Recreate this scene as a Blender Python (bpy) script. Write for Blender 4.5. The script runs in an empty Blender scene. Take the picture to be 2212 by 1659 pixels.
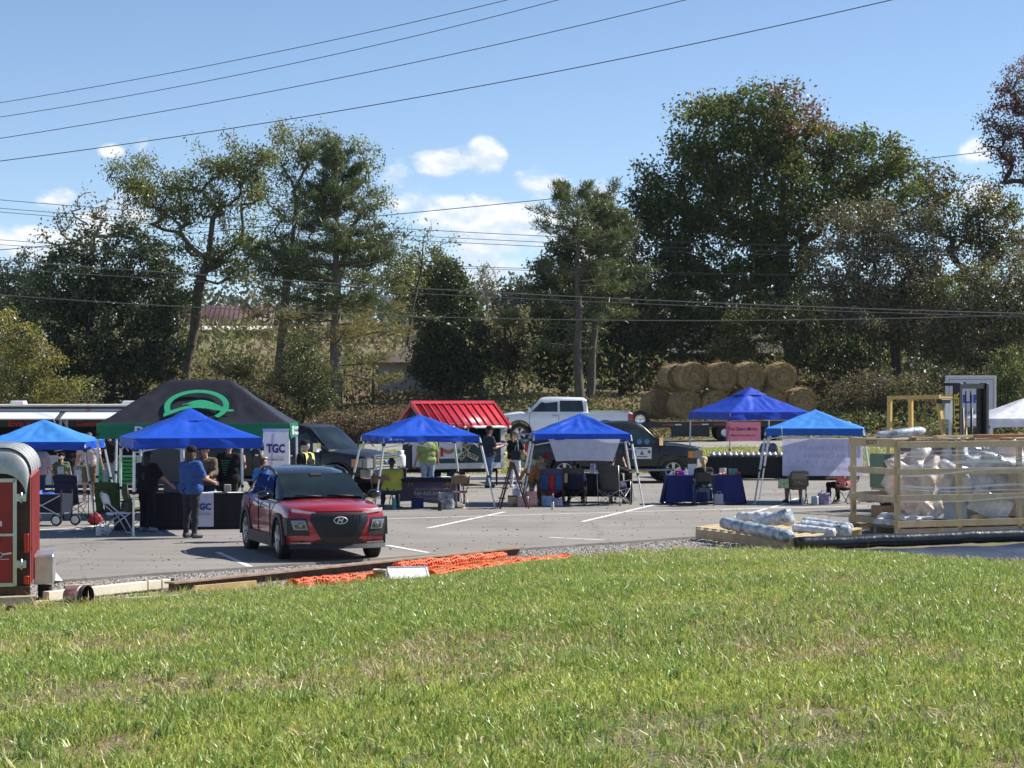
import bpy, bmesh, math, random
import numpy as np
from mathutils import Vector, Matrix, Euler, noise as mnoise
R = math.radians
PI = math.pi
rng = np.random.default_rng(7)
random.seed(7)
S = bpy.context.scene
COL = S.collection

# ------------------------------------------------------------------ camera
ZC, F, HY, CX = 2.9, 4718.0, 845.0, 1106.0      # eye height, focal length and horizon measured in the photograph
cd = bpy.data.cameras.new('camera'); cam = bpy.data.objects.new('camera', cd); COL.objects.link(cam)
cam.location = (0, 0, ZC); cam.rotation_euler = (R(90), 0, 0)
cd.sensor_width = 36; cd.lens = F / 2212 * 36; cd.shift_y = (HY - 829.5) / 2212
cd.clip_start = 0.1; cd.clip_end = 6000
S.camera = cam

# ------------------------------------------------------------------ sun, sky
SUN_EL, SUN_AZ = R(45), R(70)                    # azimuth measured from +Y towards +X
sun_dir = Vector((math.sin(SUN_AZ)*math.cos(SUN_EL), math.cos(SUN_AZ)*math.cos(SUN_EL), math.sin(SUN_EL)))
sd = bpy.data.lights.new('sun', 'SUN'); sd.energy = 5.0; sd.angle = R(.53); sd.color = (1, .955, .88)
sun = bpy.data.objects.new('sun', sd); COL.objects.link(sun)
sun.rotation_euler = (-sun_dir).to_track_quat('-Z', 'Y').to_euler()
sun.location = sun_dir * 200
W = bpy.data.worlds.new('World'); S.world = W; W.use_nodes = True
def world():
    nt = W.node_tree; N = nt.nodes; L = nt.links
    for n in list(N): N.remove(n)
    def nd(t, **k):
        n = N.new(t)
        for a, b in k.items(): setattr(n, a, b)
        return n
    def mth(op, a, b=None, c=None, clamp=False):
        n = nd('ShaderNodeMath', operation=op, use_clamp=clamp)
        for i, v in enumerate((a, b, c)):
            if v is None: continue
            if isinstance(v, (int, float)): n.inputs[i].default_value = v
            else: L.new(v, n.inputs[i])
        return n.outputs[0]
    out = nd('ShaderNodeOutputWorld'); bg = nd('ShaderNodeBackground'); bg.inputs[1].default_value = .090
    sky = nd('ShaderNodeTexSky', sky_type='NISHITA', sun_disc=False, sun_elevation=SUN_EL, sun_rotation=SUN_AZ,
             altitude=200, air_density=.68, dust_density=.05, ozone_density=2.5)
    tc = nd('ShaderNodeTexCoord'); sp = nd('ShaderNodeSeparateXYZ'); L.new(tc.outputs['Generated'], sp.inputs[0])
    az = mth('ARCTAN2', sp.outputs[0], sp.outputs[1]); el = mth('ARCSINE', sp.outputs[2])
    # cumulus: a low band all round the horizon, thicker where the photograph shows its larger heaps
    cb = nd('ShaderNodeCombineXYZ'); L.new(mth('MULTIPLY', az, 26), cb.inputs[0]); L.new(mth('MULTIPLY', el, 42), cb.inputs[1])
    def fbm(off, sc=1.0, det=10.0):
        v = nd('ShaderNodeVectorMath', operation='ADD'); L.new(cb.outputs[0], v.inputs[0]); v.inputs[1].default_value = off
        n = nd('ShaderNodeTexNoise'); n.inputs['Scale'].default_value = sc; n.inputs['Detail'].default_value = det
        n.inputs['Roughness'].default_value = .60; L.new(v.outputs[0], n.inputs['Vector']); return n.outputs[0]
    def blob(px, py, rx, ry):
        a0 = math.atan((px-CX)/F); e0 = math.atan((HY-py)/F)
        dx = mth('DIVIDE', mth('SUBTRACT', az, a0), rx/F); dy = mth('DIVIDE', mth('SUBTRACT', el, e0), ry/F)
        return mth('EXPONENT', mth('MULTIPLY', mth('ADD', mth('MULTIPLY', dx, dx), mth('MULTIPLY', dy, dy)), -1.0))
    m = None
    for b in ((965,350,78,34),(1050,338,44,40),(1175,402,70,48),(935,455,110,52),(1090,450,130,40),(1290,430,95,38),(1130,510,250,85),(1000,585,260,60),(880,440,80,40),(1190,470,110,50),
              (850,385,42,46),(120,440,110,42),(230,480,120,60),(60,530,110,44),(305,318,34,24),(245,330,32,18),(2110,335,46,30),(2120,440,80,40),(1330,470,90,40)):
        g = blob(*b); m = g if m is None else mth('MAXIMUM', m, g)
    far = fbm((4.3, 1.7, 9), .13, 2.0)
    band = mth('MULTIPLY', mth('EXPONENT', mth('MULTIPLY', mth('POWER', mth('DIVIDE', mth('SUBTRACT', el, .07), .06), 2.0), -1.0)),
               mth('MULTIPLY', mth('SUBTRACT', far, .42), 3.0, clamp=True))
    away = mth('MULTIPLY', mth('SUBTRACT', mth('ABSOLUTE', az), .27), 6.0, clamp=True)
    m = mth('MAXIMUM', m, mth('MULTIPLY', band, away))
    def dens(dy):
        n = fbm((0, dy, 3.1))
        return mth('ADD', mth('MULTIPLY', m, .80), mth('MULTIPLY', mth('MULTIPLY', mth('SUBTRACT', n, .5), 2.3), mth('MULTIPLY', m, 2.6, clamp=True)))
    d0 = dens(0.0); d1 = dens(.16)
    rp = nd('ShaderNodeMapRange', interpolation_type='SMOOTHSTEP'); L.new(d0, rp.inputs[0]); rp.inputs[1].default_value = .27; rp.inputs[2].default_value = .74
    lit = nd('ShaderNodeMapRange', interpolation_type='SMOOTHSTEP'); L.new(mth('SUBTRACT', d0, d1), lit.inputs[0]); lit.inputs[1].default_value = -.22; lit.inputs[2].default_value = .26
    cm = nd('ShaderNodeMix', data_type='RGBA'); L.new(lit.outputs[0], cm.inputs[0]); cm.inputs[6].default_value = (5.0, 5.7, 6.6, 1); cm.inputs[7].default_value = (7.4, 7.5, 7.6, 1)
    mx = nd('ShaderNodeMix', data_type='RGBA'); L.new(mth('MULTIPLY', rp.outputs[0], .93), mx.inputs[0]); L.new(sky.outputs[0], mx.inputs[6]); L.new(cm.outputs[2], mx.inputs[7])
    L.new(mx.outputs[2], bg.inputs[0]); L.new(bg.outputs[0], out.inputs[0])
world()
vs = S.view_settings
vs.view_transform = 'Standard'; vs.look = 'None'; vs.gamma = 1; vs.exposure = .72; vs.use_curve_mapping = False
S.render.engine = 'CYCLES'
S.cycles.max_bounces = 7; S.cycles.transparent_max_bounces = 12; S.cycles.caustics_reflective = False; S.cycles.caustics_refractive = False

# ------------------------------------------------------------------ helpers
def P(x, y, Y):                                   # photograph pixel at a distance -> point in the place
    return Vector(((x-CX)/F*Y, Y, ZC-(y-HY)/F*Y))
def G(x, y, z=0.0):                               # photograph pixel on level ground
    return P(x, y, F*(ZC-z)/(y-HY))
def tag(o, label=None, cat=None, group=None, kind=None):
    if label: o['label'] = label
    if cat: o['category'] = cat
    if group: o['group'] = group
    if kind: o['kind'] = kind
    return o
def thing(name, label, cat, loc=(0, 0, 0), rz=0.0, group=None):
    o = bpy.data.objects.new(name, None); COL.objects.link(o); o.empty_display_size = .2
    o.location = loc; o.rotation_euler = (0, 0, rz)
    return tag(o, label, cat, group)
def link(name, me, parent=None, loc=None, rot=None):
    o = bpy.data.objects.new(name, me); COL.objects.link(o); o.parent = parent
    if loc is not None: o.location = loc
    if rot is not None: o.rotation_euler = rot
    return o
def dup_tree(o, parent=None):
    c = o.copy(); COL.objects.link(c); c.parent = parent
    for ch in o.children: dup_tree(ch, c)
    return c

MATS = {}
def mat(name, col, rough=.6, metal=0.0, var=.12, scale=9.0, bump=0.0, bscale=None, trans=0.0, coat=0.0, alpha=1.0, spec=.5, island=0.0, col2=None, transl=0.0, stretch=None, emit=None):
    if name in MATS: return MATS[name]
    m = bpy.data.materials.new(name); m.use_nodes = True; nt = m.node_tree; N = nt.nodes; L = nt.links
    b = N['Principled BSDF']; b.inputs['Roughness'].default_value = rough; b.inputs['Metallic'].default_value = metal
    b.inputs['Specular IOR Level'].default_value = spec
    b.inputs['Coat Weight'].default_value = coat; b.inputs['Coat Roughness'].default_value = .04
    b.inputs['Transmission Weight'].default_value = trans; b.inputs['Alpha'].default_value = alpha
    tc = N.new('ShaderNodeTexCoord'); vec = tc.outputs['Object']
    if stretch:
        mp = N.new('ShaderNodeMapping'); mp.inputs['Scale'].default_value = stretch; L.new(vec, mp.inputs[0]); vec = mp.outputs[0]
    n = N.new('ShaderNodeTexNoise'); n.inputs['Scale'].default_value = scale; n.inputs['Detail'].default_value = 5; L.new(vec, n.inputs['Vector'])
    mr = N.new('ShaderNodeMapRange'); L.new(n.outputs[0], mr.inputs[0]); mr.inputs[1].default_value = .3; mr.inputs[2].default_value = .7
    mx = N.new('ShaderNodeMix'); mx.data_type = 'RGBA'; L.new(mr.outputs[0], mx.inputs[0])
    c2 = col2 if col2 else tuple(min(1, c*(1+var)) for c in col)
    c1 = col if col2 else tuple(c*(1-var) for c in col)
    mx.inputs[6].default_value = (*c1, 1); mx.inputs[7].default_value = (*c2, 1)
    res = mx.outputs[2]
    if island:
        gm = N.new('ShaderNodeNewGeometry'); hs = N.new('ShaderNodeHueSaturation'); L.new(res, hs.inputs['Color'])
        a = N.new('ShaderNodeMapRange'); L.new(gm.outputs['Random Per Island'], a.inputs[0]); a.inputs[3].default_value = 1-island; a.inputs[4].default_value = 1+island
        L.new(a.outputs[0], hs.inputs['Value'])
        w = N.new('ShaderNodeTexWhiteNoise'); w.noise_dimensions = '1D'; L.new(gm.outputs['Random Per Island'], w.inputs['W'])
        a2 = N.new('ShaderNodeMapRange'); L.new(w.outputs[0], a2.inputs[0]); a2.inputs[3].default_value = .5-.045; a2.inputs[4].default_value = .5+.035
        L.new(a2.outputs[0], hs.inputs['Hue']); res = hs.outputs[0]
    L.new(res, b.inputs['Base Color'])
    if bump:
        n2 = N.new('ShaderNodeTexNoise'); n2.inputs['Scale'].default_value = bscale or scale*4; n2.inputs['Detail'].default_value = 4; L.new(vec, n2.inputs['Vector'])
        bp = N.new('ShaderNodeBump'); bp.inputs['Strength'].default_value = bump; bp.inputs['Distance'].default_value = .02; L.new(n2.outputs[0], bp.inputs['Height']); L.new(bp.outputs[0], b.inputs['Normal'])
    if transl:
        t = N.new('ShaderNodeBsdfTranslucent'); L.new(res, t.inputs[0]); ms = N.new('ShaderNodeMixShader'); ms.inputs[0].default_value = transl
        o = N['Material Output']; L.new(b.outputs[0], ms.inputs[1]); L.new(t.outputs[0], ms.inputs[2]); L.new(ms.outputs[0], o.inputs[0])
    MATS[name] = m
    return m

def quads_mesh(name, verts, nper, mats, mids=None):
    """numpy (n*nper,3) vertices, every nper in a row are one face"""
    v = np.asarray(verts, dtype=np.float32).reshape(-1, 3); n = len(v)//nper
    me = bpy.data.meshes.new(name); me.vertices.add(len(v)); me.vertices.foreach_set('co', v.ravel())
    me.loops.add(len(v)); me.loops.foreach_set('vertex_index', np.arange(len(v), dtype=np.int32))
    me.polygons.add(n); me.polygons.foreach_set('loop_start', np.arange(n, dtype=np.int32)*nper)
    me.polygons.foreach_set('loop_total', np.full(n, nper, dtype=np.int32))
    for m in mats: me.materials.append(m)
    if mids is not None: me.polygons.foreach_set('material_index', np.asarray(mids, dtype=np.int32))
    me.update(calc_edges=True)
    return me

class MB:
    def __init__(s): s.v = []; s.f = []; s.m = []; s.sm = []
    def add(s, vs, fs, m=0, smooth=False):
        k = len(s.v); s.v.extend([tuple(a) for a in vs])
        for f in fs: s.f.append([i+k for i in f]); s.m.append(m); s.sm.append(smooth)
        return s
    def box(s, c, d, rot=None, m=0, taper=1.0):
        x, y, z = d[0]/2, d[1]/2, d[2]/2; t = taper
        vs = [Vector(a) for a in ((-x,-y,-z),(x,-y,-z),(x,y,-z),(-x,y,-z),(-x*t,-y*t,z),(x*t,-y*t,z),(x*t,y*t,z),(-x*t,y*t,z))]
        if rot is not None:
            M = rot if isinstance(rot, Matrix) else Euler(rot).to_matrix(); vs = [M @ a for a in vs]
        c = Vector(c)
        return s.add([a+c for a in vs], [(0,3,2,1),(4,5,6,7),(0,1,5,4),(1,2,6,5),(2,3,7,6),(3,0,4,7)], m)
    def bar(s, a, b, w, h, m=0, up=(0,0,1)):
        a, b = Vector(a), Vector(b); d = (b-a); L = d.length; d.normalize()
        u = Vector(up); sx = d.cross(u)
        if sx.length < 1e-4: sx = d.cross(Vector((0,1,0)))
        sx.normalize(); uz = sx.cross(d)
        M = Matrix((sx, d, uz)).transposed()
        return s.box((a+b)/2, (w, L, h), M, m)
    def tube(s, pts, r, n=8, m=0, caps=True, smooth=True):
        pts = [Vector(p) for p in pts]; k = len(pts)
        rs = r if isinstance(r, (list, tuple)) else [r]*k
        base = len(s.v); prev = None
        for i, p in enumerate(pts):
            d = (pts[min(i+1, k-1)]-pts[max(i-1, 0)])
            if d.length < 1e-9: d = Vector((0,0,1))
            d.normalize()
            if prev is None:
                a = d.cross(Vector((0,0,1)))
                if a.length < 1e-3: a = d.cross(Vector((1,0,0)))
            else: a = prev - d*prev.dot(d)
            a.normalize(); prev = a; b = d.cross(a)
            for j in range(n):
                t = 2*PI*j/n; q = p+(a*math.cos(t)+b*math.sin(t))*rs[i]; s.v.append(tuple(q))
        for i in range(k-1):
            for j in range(n):
                j2 = (j+1) % n; s.f.append([base+i*n+j, base+i*n+j2, base+(i+1)*n+j2, base+(i+1)*n+j]); s.m.append(m); s.sm.append(smooth)
        if caps:
            s.f.append([base+j for j in reversed(range(n))]); s.m.append(m); s.sm.append(False)
            s.f.append([base+(k-1)*n+j for j in range(n)]); s.m.append(m); s.sm.append(False)
        return s
    def cyl(s, a, b, r, r2=None, n=12, m=0, caps=True, smooth=True): return s.tube([a, b], [r, r if r2 is None else r2], n, m, caps, smooth)
    def lathe(s, prof, n=16, M=None, m=0, smooth=True, cap=False):   # prof: (radius, height) about z
        M = M or Matrix(); base = len(s.v); k = len(prof)
        for (r, z) in prof:
            for j in range(n):
                t = 2*PI*j/n; s.v.append(tuple(M @ Vector((r*math.cos(t), r*math.sin(t), z))))
        for i in range(k-1):
            for j in range(n):
                j2 = (j+1) % n; s.f.append([base+i*n+j, base+i*n+j2, base+(i+1)*n+j2, base+(i+1)*n+j]); s.m.append(m); s.sm.append(smooth)
        if cap:
            s.f.append([base+j for j in reversed(range(n))]); s.m.append(m); s.sm.append(False)
            s.f.append([base+(k-1)*n+j for j in range(n)]); s.m.append(m); s.sm.append(False)
        return s
    def ell(s, c, r, n=12, k=8, m=0, rot=None, jit=0.0):
        c = Vector(c); M = Matrix.Translation(c) @ ((rot.to_4x4() if isinstance(rot, Matrix) else Euler(rot).to_matrix().to_4x4()) if rot is not None else Matrix()) @ Matrix.Diagonal((*((r, r, r) if isinstance(r, (int, float)) else r), 1))
        b0 = len(s.v)
        s.lathe([(max(.02, math.sin(PI*i/k)), -math.cos(PI*i/k)) for i in range(k+1)], n, M, m)
        if jit:
            for i in range(b0, len(s.v)):
                p = Vector(s.v[i]); q = p-c; f = 1+jit*(mnoise.noise(p*3.1/max(.05, max(M.to_scale())))); s.v[i] = tuple(c+q*f)
        return s
    def prism(s, poly, a, b, axis='y', m=0, flip=False):   # 2-D outline extruded along an axis between a and b
        def pt(u, v, t): return {'y': (u, t, v), 'x': (t, u, v), 'z': (u, v, t)}[axis]
        n = len(poly); vs = [pt(u, v, a) for u, v in poly]+[pt(u, v, b) for u, v in poly]
        fs = [list(range(n)), list(range(2*n-1, n-1, -1))]+[(i, n+i, n+(i+1) % n, (i+1) % n) for i in range(n)]
        return s.add(vs, fs, m)
    def grid(s, fn, nu, nv, m=0, smooth=True):
        base = len(s.v)
        for i in range(nu+1):
            for j in range(nv+1): s.v.append(tuple(fn(i/nu, j/nv)))
        for i in range(nu):
            for j in range(nv):
                a = base+i*(nv+1)+j; s.f.append([a, a+nv+1, a+nv+2, a+1]); s.m.append(m); s.sm.append(smooth)
        return s
    def mesh(s, name, mats, fix=True):
        me = bpy.data.meshes.new(name); me.from_pydata(s.v, [], s.f)
        for m in (mats if isinstance(mats, (list, tuple)) else [mats]): me.materials.append(m)
        me.polygons.foreach_set('material_index', s.m); me.polygons.foreach_set('use_smooth', s.sm)
        if fix:
            bm = bmesh.new(); bm.from_mesh(me); bmesh.ops.recalc_face_normals(bm, faces=bm.faces); bm.to_mesh(me); bm.free()
        me.update(); return me
    def build(s, name, mats, parent=None, loc=None, rot=None, bevel=0.0, fix=True, seg=1):
        me = s.mesh(name, mats, fix)
        if bevel:
            bm = bmesh.new(); bm.from_mesh(me); es = [e for e in bm.edges if e.is_manifold and e.calc_face_angle(0) > .5]
            bmesh.ops.bevel(bm, geom=es, offset=bevel, segments=seg, affect='EDGES', profile=.6, clamp_overlap=True); bm.to_mesh(me); bm.free()
        return link(name, me, parent, loc, rot)
def part(name, m, parent, fn, **k):
    b = MB(); fn(b); return b.build(name, m, parent, **k)

def each(name, m, parent, items, fn, **k):       # one mesh per piece
    r = []
    for it in items:
        b = MB(); fn(b, it); r.append(b.build(name, m, parent, **k))
    return r
def baked(me, mods):
    """apply a list of modifier set-ups to a mesh and return the result"""
    o = bpy.data.objects.new('tmp', me); COL.objects.link(o); extra = []
    for t, kw in mods:
        md = o.modifiers.new(t, t)
        for k, v in kw.items():
            if k == 'cutter':
                c = bpy.data.objects.new('tmp', v); COL.objects.link(c); extra.append(c); md.object = c
            else: setattr(md, k, v)
    dg = bpy.context.evaluated_depsgraph_get(); r = bpy.data.meshes.new_from_object(o.evaluated_get(dg))
    if extra and len(r.polygons) < len(me.polygons)*.8:
        for md in o.modifiers: md.solver = 'FAST'
        dg.update(); r = bpy.data.meshes.new_from_object(o.evaluated_get(bpy.context.evaluated_depsgraph_get()))
    for c in extra+[o]: bpy.data.objects.remove(c)
    return r

def text_mesh(s, size=1.0, width=None, extrude=.002, shear=0.0, align='CENTER', bold=0.0, spacing=1.0, line=1.0, mirror=False, res=2):
    cu = bpy.data.curves.new('t', 'FONT'); cu.body = s; cu.size = size; cu.extrude = extrude; cu.shear = shear; cu.align_x = align; cu.align_y = 'CENTER'
    cu.offset = bold; cu.space_character = spacing; cu.space_line = line; cu.resolution_u = res; cu.fill_mode = 'BOTH'
    o = bpy.data.objects.new('t', cu); COL.objects.link(o); dg = bpy.context.evaluated_depsgraph_get(); dg.update()
    me = bpy.data.meshes.new_from_object(o.evaluated_get(dg)); bpy.data.objects.remove(o)
    if width:
        xs = [v.co.x for v in me.vertices]; w = max(xs)-min(xs); mid = (max(xs)+min(xs))/2 if align == 'CENTER' else (min(xs) if align == 'LEFT' else max(xs))
        k = width/w
        for v in me.vertices: v.co.x = (v.co.x-mid)*k
    if mirror:
        me.transform(Matrix.Scale(-1, 4, (1, 0, 0)))
    return me
def text(s, m, parent, loc, size, rot=(PI/2, 0, 0), name='lettering', **k):
    me = text_mesh(s, size, **k); me.materials.clear(); me.materials.append(m)
    return link(name, me, parent, loc, rot)
# ------------------------------------------------------------------ ground
ED0, ED1 = Vector((-7.07, 33.5)), Vector((3.45, 43.4))           # asphalt edge seen in the photograph
EDD = (ED1-ED0).normalized(); EDN = Vector((EDD.y, -EDD.x))       # EDN points towards the lawn
def edge_d(x, y): return (x-ED0.x)*EDN.x+(y-ED0.y)*EDN.y
lx = np.array([-11.0, -6.8, -4.8, -2.0, .3, 3.2, 5.6, 7.1, 8.9, 12]); ly = np.array([27.5, 29.0, 31.3, 33.3, 37.3, 40.0, 39.6, 37.7, 37.0, 36.4])
def ss(a, b, t): t = np.clip((t-a)/(b-a), 0, 1); return t*t*(3-2*t)
def hgt(x, y):
    x = np.asarray(x, float); y = np.asarray(y, float)
    d = (np.interp(x, lx, ly)-y)*.74-.2
    dd = np.maximum(d, 0)
    z = -.06+1.42*np.tanh(dd/15)
    z = z+.03*np.sin(x*.9+y*.5)*np.sin(y*.7-x*.3)*np.clip(dd/4, 0, 1)
    # verge, road bed, bank and the slope beyond
    road = .62+.012*(x-8)
    z = np.where(y > 70, z+(road+.0)*ss(76, 87, y), z)
    z = z+ss(101, 112, y)*2.0+ss(110, 230, y)*6.0+ss(215, 900, y)*16+ss(450, 650, y)*4
    z = z+.25*np.sin(x*.23+1)*ss(103, 120, y)+ss(1000, 2600, y)*15
    return z
def Z(x, y): return float(hgt(x, y))
xs = np.concatenate([np.linspace(-2500, -160, 24), np.linspace(-150, -34, 30), np.linspace(-32, 32, 130), np.linspace(34, 150, 30), np.linspace(160, 2500, 24)])
ys = np.concatenate([np.linspace(-400, -8, 12), np.linspace(-6, 46, 106), np.linspace(47, 130, 120), np.linspace(133, 320, 60), np.linspace(335, 3200, 60)])
GX, GY = np.meshgrid(xs, ys, indexing='ij'); GZ = hgt(GX, GY)
gv = np.stack([GX, GY, GZ], -1).reshape(-1, 3); ny = len(ys)
gf = [(i*ny+j, (i+1)*ny+j, (i+1)*ny+j+1, i*ny+j+1) for i in range(len(xs)-1) for j in range(ny-1)]
def ground_mat():
    m = bpy.data.materials.new('earth_and_turf'); m.use_nodes = True; nt = m.node_tree; N = nt.nodes; L = nt.links; b = N['Principled BSDF']; b.inputs['Roughness'].default_value = .95
    tc = N.new('ShaderNodeTexCoord')
    def nz(s, d=5):
        n = N.new('ShaderNodeTexNoise'); n.inputs['Scale'].default_value = s; n.inputs['Detail'].default_value = d; L.new(tc.outputs['Object'], n.inputs['Vector']); return n.outputs[0]
    def rng_(s, a, c):
        r = N.new('ShaderNodeMapRange'); L.new(s, r.inputs[0]); r.inputs[1].default_value = a; r.inputs[2].default_value = c; return r.outputs[0]
    def mix(f, a, c):
        x = N.new('ShaderNodeMix'); x.data_type = 'RGBA'; L.new(f, x.inputs[0])
        for i, v in ((6, a), (7, c)):
            if isinstance(v, tuple): x.inputs[i].default_value = (*v, 1)
            else: L.new(v, x.inputs[i])
        return x.outputs[2]
    soil = mix(rng_(nz(14), .35, .65), (.15, .10, .055), (.25, .185, .11))
    turf = mix(rng_(nz(30), .3, .7), (.09, .11, .035), (.17, .17, .07))
    L.new(mix(rng_(nz(.7), .42, .62), turf, soil), b.inputs['Base Color'])
    bp = N.new('ShaderNodeBump'); bp.inputs['Distance'].default_value = .03; L.new(nz(40), bp.inputs['Height']); L.new(bp.outputs[0], b.inputs['Normal'])
    return m
me = bpy.data.meshes.new('ground'); me.from_pydata(gv.tolist(), [], gf); me.materials.append(ground_mat()); me.polygons.foreach_set('use_smooth', [True]*len(me.polygons))
tag(link('ground', me), 'uneven earth and turf rising to the lawn and to the wooded slope', kind='structure')

def asphalt_mat(name, base, spk, lines=True):
    m = bpy.data.materials.new(name); m.use_nodes = True; nt = m.node_tree; N = nt.nodes; L = nt.links; b = N['Principled BSDF']; b.inputs['Roughness'].default_value = .88
    tc = N.new('ShaderNodeTexCoord')
    def nz(s, d=4, stretch=None):
        n = N.new('ShaderNodeTexNoise'); n.inputs['Scale'].default_value = s; n.inputs['Detail'].default_value = d
        if stretch:
            mp = N.new('ShaderNodeMapping'); mp.inputs['Scale'].default_value = stretch; L.new(tc.outputs['Object'], mp.inputs[0]); L.new(mp.outputs[0], n.inputs['Vector'])
        else: L.new(tc.outputs['Object'], n.inputs['Vector'])
        return n.outputs[0]
    def mr(s, a, c, lo=0., hi=1.):
        r = N.new('ShaderNodeMapRange'); L.new(s, r.inputs[0]); r.inputs[1].default_value = a; r.inputs[2].default_value = c; r.inputs[3].default_value = lo; r.inputs[4].default_value = hi; return r.outputs[0]
    def mul(a, c):
        x = N.new('ShaderNodeMath'); x.operation = 'MULTIPLY'; L.new(a, x.inputs[0]); L.new(c, x.inputs[1]); return x.outputs[0]
    v = mr(nz(.35, 3), .3, .7, .84, 1.12)
    v = mul(v, mr(nz(60, 2), .3, .7, 1-spk, 1+spk))
    v = mul(v, mr(nz(6, 6), .62, .72, 1.0, .86))
    v = mul(v, mr(nz(1.0, 3, (.08, 1.3, 1)), .35, .65, .92, 1.06))     # paver passes along the lot
    vo = N.new('ShaderNodeTexVoronoi'); vo.inputs['Scale'].default_value = .9; L.new(tc.outputs['Object'], vo.inputs['Vector'])
    v = mul(v, mr(vo.outputs['Distance'], .012, .03, .35, 1.0))
    vc = N.new('ShaderNodeTexVoronoi'); vc.feature = 'DISTANCE_TO_EDGE'; vc.inputs['Scale'].default_value = .16; nq = N.new('ShaderNodeTexNoise'); nq.inputs['Scale'].default_value = 1.4; nq.inputs['Detail'].default_value = 5; L.new(tc.outputs['Object'], nq.inputs['Vector']); va = N.new('ShaderNodeVectorMath'); va.operation = 'MULTIPLY_ADD'; L.new(nq.outputs[1], va.inputs[0]); va.inputs[1].default_value = (1.6, 1.6, 0); L.new(tc.outputs['Object'], va.inputs[2]); L.new(va.outputs[0], vc.inputs['Vector'])
    v = mul(v, mr(vc.outputs['Distance'], .0, .006, .55, 1.0))         # cracks
    v = mul(v, mr(nz(.9, 6), .60, .70, 1.0, .80))                        # old drips under parked cars         # dropped bits and oil spots
    sc = N.new('ShaderNodeVectorMath'); sc.operation = 'SCALE'; sc.inputs[0].default_value = base; L.new(v, sc.inputs['Scale']); L.new(sc.outputs[0], b.inputs['Base Color'])
    bp = N.new('ShaderNodeBump'); bp.inputs['Distance'].default_value = .008; bp.inputs['Strength'].default_value = .6; L.new(nz(90, 2), bp.inputs['Height']); L.new(bp.outputs[0], b.inputs['Normal'])
    return m
# the lot: one slab whose near edge runs aslant, slightly ragged
far_y = 77.5
ea = [ED0+EDD*min(t,15)+(Vector((max(0,t-15),.12*max(0,t-15))))+EDN*(.06*mnoise.noise(Vector((t*.9, 0, 0)))+.03*mnoise.noise(Vector((t*4, 3, 0)))) for t in np.linspace(-36, 40, 240)]
poly = [(p.x, p.y) for p in ea]; xe = poly[-1][0]
poly = poly+[(xe+20, far_y), (-60, far_y-1.5), (-60, poly[0][1])]
b = MB(); n = len(poly); b.add([(x, y, 0) for x, y in poly]+[(x, y, -.1) for x, y in poly], [list(range(n))]+[(i, (i+1) % n, n+(i+1) % n, n+i) for i in range(n)])
tag(b.build('parking_lot', asphalt_mat('lot_asphalt', (.225, .207, .183), .22)), 'grey asphalt parking lot with a ragged edge', kind='structure')
# road across the view
def road_z(x, o=0.0): return .62+.012*(x-8)+o
def road_strip(name, y0, y1, o, m, label):
    b = MB(); xs_ = np.linspace(-160, 160, 65)
    for i in range(64):
        x0, x1 = xs_[i], xs_[i+1]; b.add([(x0, y0, road_z(x0, o)), (x1, y0, road_z(x1, o)), (x1, y1, road_z(x1, o)), (x0, y1, road_z(x0, o))], [(0, 1, 2, 3)])
    bm_me = b.mesh(name, m); o_ = link(name, bm_me); return tag(o_, label, kind='structure')
white_paint = mat('road_paint', (.72, .72, .69), .7, var=.2, scale=3, bump=.15)
yellow_paint = mat('road_paint_yellow', (.62, .42, .06), .7, var=.2, scale=3)
road_strip('road', 87.2, 100.4, .03, asphalt_mat('road_asphalt', (.25, .243, .232), .12), 'pale asphalt road running behind the tents')
road_strip('road_line', 88.6, 88.85, .036, white_paint, 'white edge line of the road beside the verge')
road_strip('road_line', 96.6, 96.85, .036, white_paint, 'white edge line of the road beside the pickup')
road_strip('road_line', 92.55, 92.67, .036, yellow_paint, 'double yellow centre line of the road')
road_strip('road_line', 92.8, 92.92, .036, yellow_paint, 'double yellow centre line of the road')
# stall markings painted on the lot (pixel ends of the strokes in the photograph)
def lot_line(x0, y0, x1, y1, w=.11):
    a, c = G(x0, y0), G(x1, y1); d = (c-a).normalized(); nn = Vector((-d.y, d.x, 0))*w/2
    b = MB(); k = 14
    for i in range(k):
        p, q = a.lerp(c, i/k), a.lerp(c, (i+1)/k)
        b.add([p+nn, p-nn, q-nn, q+nn], [(0, 1, 2, 3)])
    o = link('parking_line', b.mesh('parking_line', white_paint)); o.location.z = .004
    return tag(o, 'white painted stall line on the asphalt', kind='structure', group='stall lines painted on the lot')
for a in ((470,1193,540,1224), (97,1218,128,1255), (836,1178,925,1194), (925,1141,1090,1106), (1258,1127,1420,1089), (1185,1161,1310,1167),
          (1588,1117,1690,1090), (125,1150,230,1132), (80,1145,330,1131), (836,1121,1700,1096), (1560,1101,2212,1084), (1690,1090,1722,1076), (1420,1089,1460,1080),
          (2000,1077,2212,1077)): lot_line(*a)

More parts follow.
